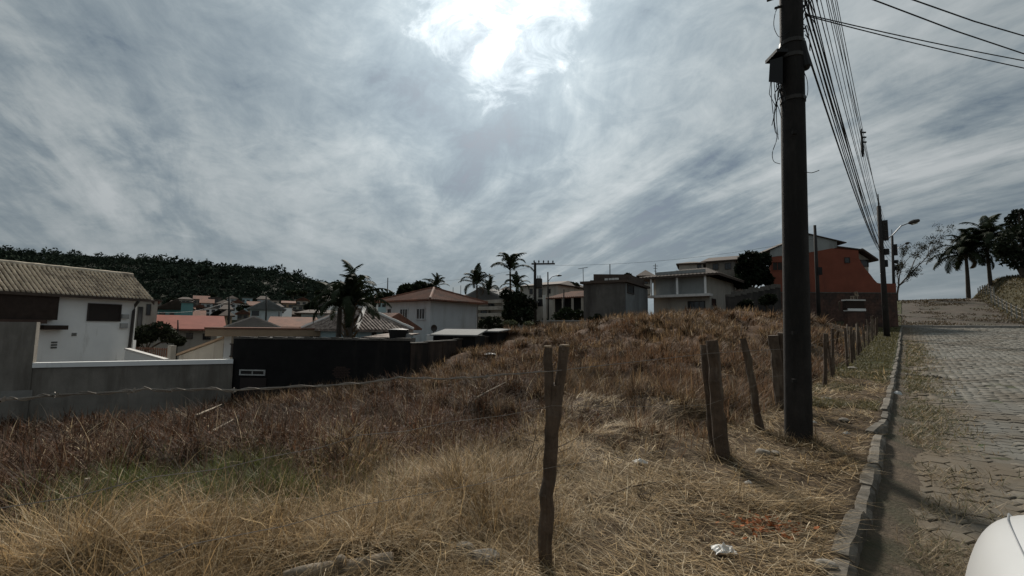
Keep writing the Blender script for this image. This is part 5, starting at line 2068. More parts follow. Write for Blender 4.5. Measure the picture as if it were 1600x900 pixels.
        for k in range(3):
            q = c + Vector((-RN[0], -RN[1], 0)) * .32 - Vector((0, 0, .55 * k + .9))
            MB().tube([q + Vector((0, 0, -.1)), q, q + Vector((0, 0, .1))], [.04, .09, .04], 7).build('insulator', M_pipe, rt_)
            q_.append(q)
        MB().box(c + Vector((-RN[0] * .2, -RN[1] * .2, -1.4)), (.5, .06, 1.5), ang_).build('bracket', M_polefar, rt_)
        MB().tube([top + Vector((.25, 0, -3.6)), top + Vector((.25, 0, -3.2))], [.26, .26], 10).build('coil', M_black, rt_)
        MB().tube([top + Vector((.22, 0, -4.5)), top + Vector((.22, 0, -4.0))], [.16, .16], 8).build('meter_can', M_black, rt_)
        if lamp:
            lp = [W(px_, py_, y) for (px_, py_) in lamp]
            MB().tube(lp[:-1], .045, 6).build('lamp_arm', M_metal, rt_)
            h = lp[-2]
            e = lp[-1]
            hd = MB().tube([h, h.lerp(e, .15), h.lerp(e, .5), h.lerp(e, .9), e], [.05, .12, .17, .12, .03], 8).build('lamp_head', M_pipe, rt_)
            MB().tube([h.lerp(e, .3) - Vector((0, 0, .11)), h.lerp(e, .75) - Vector((0, 0, .11))], [.09, .09], 8).build('lens', M_frame, hd)
        return rt_, p0, top, q_

    _, p1, top1, ins1 = far_pole(-.66, 40.0, (1373, 322), 'dark utility pole up the street with a long curved lamp arm', [(1383, 376), (1395, 367), (1408, 353), (1419, 349), (1437, 344)])
    _, p2, top2, ins2 = far_pole(-.66, 75.0, (1394, 369), 'farther utility pole at the crest with a small lamp arm', [(1398, 393), (1405, 386), (1414, 381), (1421, 379)])

    # cables from the near pole to the next one
    grp = 'cables strung between the two roadside poles'
    r = random.Random(9)
    low = []
    for k in range(9):
        z0 = px(1250, [70, 45, 30, 12, 0, -14, -30, -48, -64][k]).z
        a = at(z0, rt * .95 + .02 * (k % 3), -.06)
        e = W(1375 + (k % 3) * 1.0, [393, 390, 394, 385, 392, 380, 376, 388, 370][k], p1.y)
        pts = sagline(a, e, [.55, .75, .45, .9, .35, .6, .5, 1.0, .4][k], 26)
        c = MB().tube(pts, [.016, .011, .013, .010, .016, .009, .011, .010, .009][k], 5).build('overhead_cable', M_cable, origin=a)
        tag(c, 'black cable of the low bundle running from the thick pole up the street', 'cable', grp)
    for k in range(4):
        z0 = px(1250, -130 - 60 * k).z
        a = at(z0, rt * .9, -.04)
        e = W(1374, 362 - 6 * k, p1.y)
        c = MB().tube(sagline(a, e, .45 + .1 * k, 22), .008, 5).build('overhead_cable', M_cable, origin=a)
        tag(c, 'thin black cable leaving the thick pole above the low bundle', 'cable', grp)
    for k in range(3):
        c = MB().tube(sagline(ins_near[k], ins1[k] + Vector((0, 0, .1)), .5, 22), .008, 5).build('overhead_cable', M_cable, origin=ins_near[k])
        tag(c, 'thin bare power line running high above the low cable bundle', 'cable', grp)
    # spacer hung on the power lines
    q = W(1347, 224, 17.5)
    sp = thing('line_spacer', 'dark spacer rod hanging on the high power lines', 'spacer', q - Vector((0, 0, .55)))
    MB().tube([q - Vector((0, 0, .55)), q - Vector((0, 0, .3)), q + Vector((0, 0, .2)), q + Vector((0, 0, .6))], [.03, .06, .035, .025], 6).build('rod', M_black, sp)
    for k in range(3):
        MB().box(q + Vector((.08, 0, .45 - .2 * k)), (.18, .05, .05)).build('clamp', M_black, sp)
    # cables from the far pole to the crest pole
    for k in range(5):
        a = top1 - Vector((0, 0, 1.2 + .45 * k))
        e = top2 - Vector((0, 0, 1.2 + .5 * k))
        c = MB().tube(sagline(a, e, .5, 14), .014, 4).build('overhead_cable', M_cable, origin=a)
        tag(c, 'cable between the lamp pole and the crest pole', 'cable', 'cables strung to the crest pole')
    # service lines crossing the street to the right
    hp = Vector((14.5, 9.0, 0))
    hz_ = gz1(hp.x, hp.y)
    far = thing('service_pole', 'slim concrete service pole across the street', 'utility pole', (hp.x, hp.y, hz_))
    MB().tube([(hp.x, hp.y, hz_ - .4), (hp.x, hp.y, 9.6)], [.14, .1], 9).build('shaft', M_polefar, far)
    for (y0, xe, ye, lab) in ((22, 1600, 94, 'upper of the two thin cables crossing from the thick pole over the street'), (24, 1600, 106, 'lower of the two thin cables crossing from the thick pole over the street')):
        a = px(1258, y0)
        mid = W(xe, ye, 8.0)
        e = Vector((hp.x, hp.y, 0))
        f = (mid.x - a.x) / (e.x - a.x)
        e.z = a.z + (mid.z - a.z) / f + .0
        c = MB().tube(sagline(a, e, .12, 20), .009, 5).build('overhead_cable', M_cable, origin=a)
        tag(c, lab, 'cable')
    for (x0, y0, x1, y1, lab) in ((1366, 0, 1600, 84, 'lower cable slanting across the top corner of the sky'), (1428, 0, 1600, 56, 'upper cable slanting across the top corner of the sky')):
        a, m_ = W(x0, y0, 6.6), W(x1, y1, 8.0)
        dv = (m_ - a)
        c = MB().tube([a - dv * 2.2 + Vector((0, 0, .35)), a - dv * .8, a, a.lerp(m_, .5) - Vector((0, 0, .03)), m_, m_ + dv * 2.0 + Vector((0, 0, .4))], .011, 5).build('overhead_cable', M_cable, origin=a)
        tag(c, lab, 'cable')


build_poles()


def simple_pole(label, pxb, pyb, pxt, pyt, d, r=.12, mat=None, name='utility_pole', extras=None, z0=None):
    t = W(pxt, pyt, d)
    b = W(pxb, pyb, d)
    zb = gz1(b.x, b.y) if z0 is None else z0
    root = thing(name, label, 'utility pole', (b.x, b.y, min(zb, b.z)))
    MB().tube([(b.x, b.y, min(zb, b.z) - .3), ((b.x + t.x) / 2, b.y, (b.z + t.z) / 2), t], [r * 1.2, r, r * .8], 8).build('shaft', mat or M_polefar, root, smooth=True)
    if extras:
        extras(root, t, b)
    return root


def build_small_poles():
    def xarm(root, t, b):
        MB().box(t + Vector((.9, 0, -.15)), (2.6, .14, .16), -.12).build('crossarm', M_darkwood, root)
        for k in range(5):
            q = t + Vector((-.1 + .52 * k, 0, -.05))
            MB().tube([q, q + Vector((0, 0, .12)), q + Vector((0, 0, .3))], [.04, .1, .04], 6).build('insulator', M_black, root)
        MB().tube([t + Vector((.45, -.1, -2.9)), t + Vector((.45, -.1, -2.8)), t + Vector((.45, -.1, -1.9)), t + Vector((.45, -.1, -1.8))], [.3, .36, .36, .3], 12).build('transformer', M_pipe, root)
        for k in range(3):
            q = t + Vector((.3 + .16 * k, -.1, -1.8))
            MB().tube([q, q + Vector((0, 0, .35))], [.05, .03], 6).build('bushing', M_pipe, root)
    simple_pole('dark pole with a crossarm and a can transformer beside the dense tree', 836, 512, 836, 410, 50, .17, extras=xarm)

    def lamp(root, t, b):
        MB().tube([t - Vector((0, 0, 1.2)), t + Vector((.5, 0, -.6)), t + Vector((1.0, 0, -.45))], .04, 5).build('lamp_arm', M_metal, root)
        MB().tube([t + Vector((1.0, 0, -.45)), t + Vector((1.3, 0, -.42)), t + Vector((1.7, 0, -.42))], [.05, .13, .05], 7).build('lamp_head', M_pipe, root)
    simple_pole('thin lamp pole next to the transformer pole', 857, 510, 856, 425, 55, .09, extras=lamp)
    simple_pole('pale concrete fence pole on the edge of the mound', 852, 515, 850, 461, 36, .13, mat=M_polelight, name='concrete_pole')
    simple_pole('dark slim pole in front of the porch house', 881, 515, 881, 452, 44, .07)
    simple_pole('dark leaning pole against the orange building', 1279, 484, 1273, 352, 42, .15, extras=lambda r_, t, b: MB().box(b.lerp(t, .45) + Vector((.12, -.2, 0)), (.3, .3, .7)).build('meter_box', M_black, r_))
    simple_pole('dark pole rising from the town behind the ochre fascia', 358, 514, 358, 464, 62, .14)
    simple_pole('tallest thin pole among the town houses', 416, 508, 416, 461, 70, .12)
    simple_pole('short pole beside the small white block', 436, 508, 436, 487, 60, .08)
    simple_pole('thin pole on the skyline beside the pale house', 605, 475, 606, 434, 85, .10)
    simple_pole('short post in front of the bright red roof', 278, 524, 278, 500, 40, .06)
    simple_pole('thin post in front of the brown roof house', 470, 520, 470, 498, 42, .06)
    for (px, pyb, pyt, d, lab) in ((708, 466, 449, 72, 'thin mast over the low dark house'), (720, 466, 446, 72, 'thicker mast over the low dark house'), (953, 434, 413, 44, 'thin mast on the block building'), (1024, 434, 412, 60, 'mast with a small crosspiece between the block building and the porch house')):
        t, b = W(px, pyt, d), W(px, pyb, d)
        r = thing('antenna_mast', lab, 'mast', b)
        MB().tube([b - Vector((0, 0, 1.5)), t], .045, 6).build('mast', M_polefar, r)
        if px > 1000:
            for k in range(3):
                MB().box(t + Vector((0, 0, -.3 - .35 * k)), (.7 - .15 * k, .05, .05), .2).build('element', M_polefar, r)
    # television aerial
    t, b = W(911, 419, 58), W(912, 452, 58)
    r = thing('television_aerial', 'television aerial with a long boom over the porch house', 'aerial', b)
    MB().tube([b - Vector((0, 0, 1.0)), t], .04, 6).build('mast', M_polefar, r)
    MB().tube([t + Vector((-.65, 0, -.1)), t + Vector((.6, 0, .12))], .03, 5).build('boom', M_polefar, r)
    for k in range(6):
        q = t + Vector((-.6 + .22 * k, 0, -.09 + .037 * k))
        MB().tube([q + Vector((0, -.35, 0)), q + Vector((0, .35, 0))], .015, 4).build('element', M_polefar, r)
    # thin lines over the town
    lines = [((206, 484, 40), (358, 470, 62), 'cable sagging over the bright red roof'), ((358, 470, 62), (416, 466, 70), 'cable between the two tall town poles'),
             ((416, 468, 70), (606, 440, 85), 'long cable from the tall town pole to the skyline pole'), ((836, 414, 50), (1279, 372, 42), 'long cable passing over the block building and the porch house'),
             ((606, 440, 85), (836, 416, 50), 'cable rising to the transformer pole')]
    for (a, b, lab) in lines:
        A, B = W(*a), W(*b)
        c = MB().tube(sagline(A, B, .8, 14), .011, 4).build('overhead_cable', M_cable, origin=A)
        tag(c, lab, 'cable')


build_small_poles()


# ------------------------------------------------------------------ wire fence
def line_pt(px, py, s_=0.0):
    """point on the fence line's vertical plane seen through a pixel"""
    r = ray(px, py)
    x0, y0 = st2xy(s_, 0)
    k = r.x / r.y
    t = (k * y0 - x0) / (RU[0] - k * RU[1])
    d = y0 + RU[1] * t
    return W(px, py, d), t


def post_mesh(mb, a, b, r0, r1, seed, n=9, seg=7, knob=.12):
    r = random.Random(seed)
    a, b = Vector(a), Vector(b)
    pts, rad = [], []
    for k in range(seg + 1):
        f = k / seg
        j = (b - a).length * .0045
        pts.append(a.lerp(b, f) + Vector((r.gauss(0, j), r.gauss(0, j), 0)))
        rad.append((r0 + (r1 - r0) * f) * (1 + r.uniform(-knob, knob)))
    o = len(mb.v)
    mb.tube(pts, rad, n)
    for i in range(o, len(mb.v)):
        v = mb.v[i]
        s_ = r.gauss(0, min(r0, r1) * .07)
        mb.v[i] = (v[0] + s_, v[1] + r.gauss(0, min(r0, r1) * .07), v[2])
    return pts


def build_fence():
    p = G(845, 893)
    root = thing('wire_fence', 'old barbed wire fence on crooked weathered wooden posts along the lot', 'fence', p)
    # forked nearest post
    d = p.y
    k = d / FPX
    mb = MB()
    post_mesh(mb, p - Vector((0, 0, .25)), W(868, 600, d), 10.5 * k, 11 * k, 1, n=14, seg=14, knob=.05)
    post_mesh(mb, W(860, 680, d), W(856, 543, d), 7.5 * k, 6.5 * k, 3, n=12, seg=7, knob=.05)
    post_mesh(mb, W(862, 680, d - .01), W(882, 541, d - .01), 8.5 * k, 7.8 * k, 4, n=12, seg=7, knob=.05)
    f = mb.build('post', M_wood, root)
    f['label'] = 'forked post nearest the camera'
    for (x, y, q) in ((856, 542, 6.4), (882, 540, 7.6)):
        c = W(x, y, d)
        MB().tube([c, c + Vector((0, 0, .008))], [q * k, q * k * .95], 9).build('cut_end', M_woodtop, f)
    posts = [  # base px, base py, top px, top py, half width px
        (1129, 716, 1113, 532, 11), (1119, 708, 1101, 539, 8), (1192, 674, 1162, 529, 6), (1225, 640, 1208, 524, 9), (1236, 640, 1219, 520, 7)]
    for i, (bx, by, tx, ty, hw) in enumerate(posts):
        b = G(bx, by)
        k = b.y / FPX
        mb = MB()
        post_mesh(mb, b - Vector((0, 0, .25)), W(tx, ty, b.y), hw * k, hw * k * .8, 20 + i, n=11, seg=10, knob=.08)
        mb.build('post', M_wood, root)
    # posts up the line
    t = 12.9
    r = random.Random(4)
    tops = []
    i = 0
    ts = [9.6, 12.9, 15.0, 15.5, 18.9, 20.6, 22.2, 24.4, 25.6, 27.0, 29.5, 31.5, 33, 35.0, 36.5, 38.5, 40.5, 42.0, 43.5]
    for t in ts:
        x, y = st2xy(r.uniform(-.05, .12), t)
        z = gz1(x, y)
        h = r.uniform(1.3, 1.6)
        if t == 12.9:
            h = 1.45
        mb = MB()
        rr = r.uniform(.035, .065)
        post_mesh(mb, (x, y, z - .25), (x + r.uniform(-.18, .12), y + r.uniform(-.1, .1), z + h), rr, rr * .8, 50 + int(t * 3), n=7, seg=5)
        mb.build('post', M_wood, root)
    # thin struts and a fallen rail among the far posts
    for (t0, z0, t1, z1) in ((14.5, 1.2, 16.4, .2), (17.8, 1.4, 18.6, .9), (21.0, .2, 23.0, 1.5), (26, .3, 27.8, 1.4)):
        a, b = st2xy(.1, t0), st2xy(.25, t1)
        mb = MB()
        post_mesh(mb, (a[0], a[1], gz1(*a) + z0), (b[0], b[1], gz1(*b) + z1), .035, .028, int(t0 * 7), n=6, seg=4)
        mb.build('strut', M_wood, root)
    # wires: the top strand follows its kinks, the rest sag between posts
    top = [(-60, 628), (0, 625), (40, 622), (85, 617), (150, 614), (205, 611), (225, 607), (265, 610), (320, 607), (365, 610), (420, 606), (500, 603), (560, 599), (600, 594), (622, 590), (660, 591), (700, 592), (760, 588), (815, 583), (862, 580)]
    pts = [line_pt(*q)[0] for q in top]
    pts += [line_pt(1110, 552)[0], line_pt(1172, 548)[0]]
    for t in np.arange(8.5, 44, 1.5):
        x, y = st2xy(.02, t)
        pts.append(Vector((x, y, gz1(x, y) + 1.22 + random.gauss(0, .02))))
    n0 = len(top)
    MB().tube(pts, [.0030] * n0 + [.0026] * (len(pts) - n0), 5).build('wire', M_wire, root)
    # the second ply, twisted round the first
    tw = []
    for i in range(n0 - 1):
        for q in range(5):
            pnt = pts[i].lerp(pts[i + 1], q / 5)
            a = (i * 5 + q) * 1.1
            tw.append(pnt + Vector((0, .004 * math.cos(a), .006 * math.sin(a))))
    MB().tube(tw, .0020, 4).build('wire', M_wire, root)
    for i in range(1, n0 - 1, 2):
        c = pts[i]
        barbs = MB()
        for a in (random.uniform(0, 3.1), random.uniform(0, 3.1)):
            v = Vector((math.cos(a) * .010, .008, math.sin(a) * .010))
            barbs.tube([c - v, c + v], .0018, 4)
        barbs.tube([c - Vector((.008, 0, 0)), c + Vector((.008, 0, 0))], .006, 5)
        barbs.build('barb', M_wire, root)
    for (seq, hs) in (([(-40, 800), (240, 745), (430, 712), (560, 680), (700, 660), (862, 634)], .78), ([(-40, 985), (300, 850), (560, 790), (862, 730)], .35)):
        pts = [line_pt(*q)[0] for q in seq]
        for t in np.arange(3.2, 44, 1.6):
            x, y = st2xy(.02, t)
            pts.append(Vector((x, y, gz1(x, y) + hs + random.gauss(0, .025))))
        dense = []
        for i in range(len(pts) - 1):
            m = (pts[i] + pts[i + 1]) / 2 - Vector((0, 0, .012))
            dense += [pts[i], m]
        dense.append(pts[-1])
        MB().tube(dense, .0014, 4).build('wire', M_wire, root)
    # far netting between the posts: thin verticals and strands
    net = MB()
    for t in np.arange(20, 44, .45):
        x, y = st2xy(.03, t)
        z = gz1(x, y)
        net.tube([(x, y, z), (x + random.uniform(-.05, .05), y, z + random.uniform(.8, 1.25))], .008, 3)
    nb = net.build('netting', M_wood, root)
    nb['kind'] = 'stuff'

    # concrete posts of the fence on the far bank
    x, y = st2xy(-10.6, 70)
    r2 = thing('post_fence', 'row of pale concrete posts with wire up the right bank', 'fence', (x, y, float(hroad(70))))
    prev = None
    for i, t in enumerate(np.arange(58, 112, 3.0)):
        x, y = st2xy(-10.75 - (0.6 if t > 90 else 0), t)
        z = gz1(x, y)
        h = 1.5
        MB().box((x, y, z + h / 2 - .2), (.13, .13, h + .4), RA).build('post', M_polelight, r2)
        if prev is not None:
            for hh in (.5, .95, 1.35):
                MB().tube([(prev[0], prev[1], prev[2] + hh), (x, y, z + hh)], .012, 4).build('wire', M_wire, r2)
        prev = (x, y, z)


build_fence()


# ------------------------------------------------------------------ white car at the right edge
def build_car():
    S0, T0 = -2.70, .80           # centre line and nose
    zr = -.085
    x, y = st2xy(S0, T0 - 2.1)
    root = thing('white_car', 'white car parked on the paved street', 'car', (x, y, zr))

    def pt(l, w, z):
        """l metres back from the nose, w metres to the left, z above the street"""
        xx, yy = st2xy(S0 + w, T0 - l)
        return (xx, yy, zr + z)
    # stations: back from nose, half width, hood height at edge, crown, bottom
    st_ = [(-.02, .52, .62, .66, .34), (.03, .64, .74, .80, .27), (.12, .74, .85, .92, .22), (.26, .80, .925, 1.0, .2), (.5, .835, .96, 1.04, .2), (.9, .85, .98, 1.06, .2), (1.25, .86, 1.0, 1.07, .2),
           (2.0, .87, 1.0, 1.03, .2), (3.0, .87, 1.01, 1.04, .2), (3.7, .85, 1.02, 1.06, .22), (4.0, .80, .98, 1.0, .28), (4.12, .70, .85, .86, .36)]
    rows = []
    for (l, w, ze, zc, zb) in st_:
        half = [(0, zc), (w * .40, zc - (zc - ze) * .10), (w * .64, zc - (zc - ze) * .35), (w * .78, ze + (zc - ze) * .25), (w * .87, ze - .03), (w * .93, ze - .12), (w * .985, ze - .30), (w * 1.0, zb + .2), (w * .94, zb), (0, zb)]
        ring = [pt(l, a, z) for a, z in half] + [pt(l, -a, z) for a, z in half[-2:0:-1]]
        rows.append(ring)
    n = len(rows[0])
    vs = [v for r_ in rows for v in r_]
    fs = [(i * n + k, (i + 1) * n + k, (i + 1) * n + (k + 1) % n, i * n + (k + 1) % n) for i in range(len(rows) - 1) for k in range(n)]
    fs += [tuple(range(n)), tuple((len(rows) - 1) * n + k for k in range(n - 1, -1, -1))]
    body = MB().add(vs, fs).build('body', M_carpaint, root, smooth=True)
    md = body.modifiers.new('subdivision', 'SUBSURF')
    md.levels = md.render_levels = 2
    for sd in (1, -1):
        MB().tube([pt(l, sd * w * .80, ze + (zc - ze) * .12 - .004) for (l, w, ze, zc, zb) in st_[2:7]], .003, 5).build('panel_gap', M_metal, root)
    # cabin
    cab = [(1.45, .74, 1.02, 1.05), (1.95, .62, 1.02, 1.46), (2.3, .60, 1.02, 1.52), (3.2, .59, 1.02, 1.48), (3.85, .66, 1.03, 1.1)]
    rows = []
    for (l, w, zb, zt) in cab:
        wb = .79
        rows.append([pt(l, wb, zb), pt(l, w, zt - .05), pt(l, w * .7, zt), pt(l, -w * .7, zt), pt(l, -w, zt - .05), pt(l, -wb, zb)])
    vs = [v for r_ in rows for v in r_]
    fs = [(i * 6 + k, (i + 1) * 6 + k, (i + 1) * 6 + k + 1, i * 6 + k + 1) for i in range(4) for k in range(5)]
    MB().add(vs, fs).build('cabin_glass', M_glass, root)
    rows = [[pt(l, w * .95, zt - .03), pt(l, w * .7, zt + .012), pt(l, -w * .7, zt + .012), pt(l, -w * .95, zt - .03)] for (l, w, zb, zt) in cab[1:4]]
    vs = [v for r_ in rows for v in r_]
    MB().add(vs, [(i * 4 + k, (i + 1) * 4 + k, (i + 1) * 4 + k + 1, i * 4 + k + 1) for i in range(2) for k in range(3)]).build('roof', M_carpaint, root, smooth=True)
    for (l, sd) in ((.78, 1), (.78, -1), (3.25, 1), (3.25, -1)):
        a, b = pt(l, sd * .70, .31), pt(l, sd * .885, .31)
        w = MB().tube([a, Vector(a).lerp(Vector(b), .1), Vector(a).lerp(Vector(b), .9), b], [.26, .31, .31, .27], 24).build('wheel', M_tyre, root, smooth=False)
        c, e = pt(l, sd * .886, .31), pt(l, sd * .90, .31)
        MB().tube([c, e], [.2, .17], 16).build('rim', M_rim, w)
    for sd in (1, -1):
        q = [pt(.05, sd * .40, .50), pt(.05, sd * .60, .50), pt(.05, sd * .58, .62), pt(.05, sd * .40, .62)]
        o = [pt(-.03, sd * .40, .50), pt(-.02, sd * .58, .50), pt(-.01, sd * .56, .62), pt(-.02, sd * .40, .62)]
        MB().hexa(q, o).build('tail_light', M_taillight, root)
        m = pt(3.0, sd * .93, 1.06)
        MB().box(m, (.12, .18, .13), RA).build('mirror', M_carpaint, root)
    MB().hexa([pt(-.03, .4, .36), pt(-.03, -.4, .36), pt(.02, -.4, .36), pt(.02, .4, .36)], [pt(-.035, .42, .52), pt(-.035, -.42, .52), pt(.02, -.42, .52), pt(.02, .42, .52)]).build('plate_recess', M_black, root)


build_car()


# ------------------------------------------------------------------ grass and brush
def blade_arrays(base, az, ln, lean, bend, width, colr, segs, twist=None):
    n = len(base)
    dirx, diry = np.cos(az), np.sin(az)
    wa = az + math.pi / 2 if twist is None else az + twist
    wx, wy = np.cos(wa), np.sin(wa)
    p = base.copy()
    V = np.zeros((n, 2 * segs + 1, 3), dtype=np.float32)
    for k in range(segs + 1):
        f = k / segs
        w = width * (1 - f ** 1.6) * .5
        if k < segs:
            V[:, 2 * k] = p + np.stack([wx * w, wy * w, 0 * w], 1)
            V[:, 2 * k + 1] = p - np.stack([wx * w, wy * w, 0 * w], 1)
        else:
            V[:, 2 * segs] = p
        th = lean + bend * (k + .5) / segs
        st = ln / segs
        p = p + np.stack([dirx * np.sin(th) * st, diry * np.sin(th) * st, np.cos(th) * st], 1)
    idx = (np.arange(n) * (2 * segs + 1))[:, None]
    q = []
    for k in range(segs - 1):
        q.append(np.stack([idx[:, 0] + 2 * k, idx[:, 0] + 2 * k + 1, idx[:, 0] + 2 * k + 3, idx[:, 0] + 2 * k + 2], 1))
    quads = np.concatenate(q) if q else np.zeros((0, 4), int)
    k = segs - 1
    tris = np.stack([idx[:, 0] + 2 * k, idx[:, 0] + 2 * k + 1, idx[:, 0] + 2 * k + 2], 1)
    C = np.repeat(colr, 2 * segs + 1, axis=0)
    return V.reshape(-1, 3), quads, tris, C


def merge(name, parts, mat, label, cat):
    vs, qs, ts, cs = [], [], [], []
    o = 0
    for (v, q, t, c) in parts:
        vs.append(v); qs.append(q + o); ts.append(t + o); cs.append(c)
        o += len(v)
    ob = np_mesh(name, np.concatenate(vs), np.concatenate(qs), np.concatenate(ts), mat, np.concatenate(cs))
    tag(ob, label, cat, kind='stuff')
    return ob


gr = np.random.default_rng(77)


def scatter(n, d0, d1, a0=-0.95, a1=0.95, power=1.0):
    """points spread evenly over the view: log-uniform in depth, uniform in angle"""
    u = gr.random(n)
    d = d0 * (d1 / d0) ** (u ** power)
    ang = gr.uniform(a0, a1, n)
    x = np.sin(ang) * d / np.maximum(np.cos(ang), .3) * .999
    return np.clip(x, -d * 1.55, d * 1.55), d


def shade(n, a, b, jit=.25):
    f = gr.random((n, 1))
    c = np.array(a) * (1 - f) + np.array(b) * f
    return c * gr.uniform(1 - jit, 1 + jit, (n, 1))


GREEN_C = G(300, 778)
GREEN_C2 = G(395, 785)


def occupied(x, y):
    """footprints of the shed, garden wall and houses: no grass inside"""
    bad = (y > 20.1) & (x < -4.2) & (y < 60)
    bad |= (x < -12.2) & (y > 17.3 + (x + 18.4) * .46)
    return bad


def green_w(x, y):
    a = np.exp(-(((x - GREEN_C.x) / 1.0) ** 2 + ((y - GREEN_C.y) / .75) ** 2))
    b = np.exp(-(((x - GREEN_C2.x) / .55) ** 2 + ((y - GREEN_C2.y) / .5) ** 2))
    return np.maximum(a, b * .8)


SPOTS = [(G(725, 868), .17), (G(754, 884), .22), (G(832, 858), .12)]
LOG_A, LOG_B = G(440, 922), G(612, 893)


def clear(x, y, m):
    bad = np.zeros(len(x), dtype=bool)
    for p, r in SPOTS:
        bad |= np.hypot(x - p.x, y - p.y) < r + m
    dx, dy = LOG_B.x - LOG_A.x, LOG_B.y - LOG_A.y
    f = np.clip(((x - LOG_A.x) * dx + (y - LOG_A.y) * dy) / (dx * dx + dy * dy), 0, 1)
    dist = np.hypot(x - LOG_A.x - f * dx, y - LOG_A.y - f * dy)
    bad |= dist < .15 + m
    bad |= (dist < .45) & (y < LOG_A.y + f * dy) & (f > 0)      # trodden strip in front of the log
    return bad


def tussocks(cx, cy, size, per, ca, cb, ln, lean, bend, pale=.1, dark=.25, segs=4, swirl=.5, wmul=1.0):
    """clumps of grass whose strands arch outwards from each clump's heart"""
    m = len(cx)
    n = m * per
    sz = np.repeat(size, per)
    a = gr.uniform(0, 6.28, n)
    r = np.abs(gr.normal(0, .10, n)) * sz
    x, y = np.repeat(cx, per) + np.cos(a) * r, np.repeat(cy, per) + np.sin(a) * r
    comb = np.repeat(gr.uniform(0, 6.28, m), per)
    az = a + gr.normal(0, swirl, n)
    w = gr.random(n) < .35
    az = np.where(w, comb + gr.normal(0, .5, n), az)
    d = np.hypot(x, y)
    L = gr.uniform(ln[0], ln[1], n) * sz
    le = gr.uniform(lean[0], lean[1], n)
    be = gr.uniform(bend[0], bend[1], n)
    tone = np.repeat(gr.uniform(.45, 1.3, m), per)[:, None]
    c = shade(n, ca, cb, .28) * tone
    p = gr.random(n) < pale
    c[p] = shade(int(p.sum()), (.44, .35, .22), (.64, .53, .37), .15)
    k = gr.random(n) < dark
    c[k] *= .4
    wid = np.maximum(.0040, .0012 * d) * gr.uniform(.5, 1.4, n) * wmul
    return blade_arrays(np.stack([x, y, gz(x, y) - .01], 1), az, L, le, be, wid, c, segs)


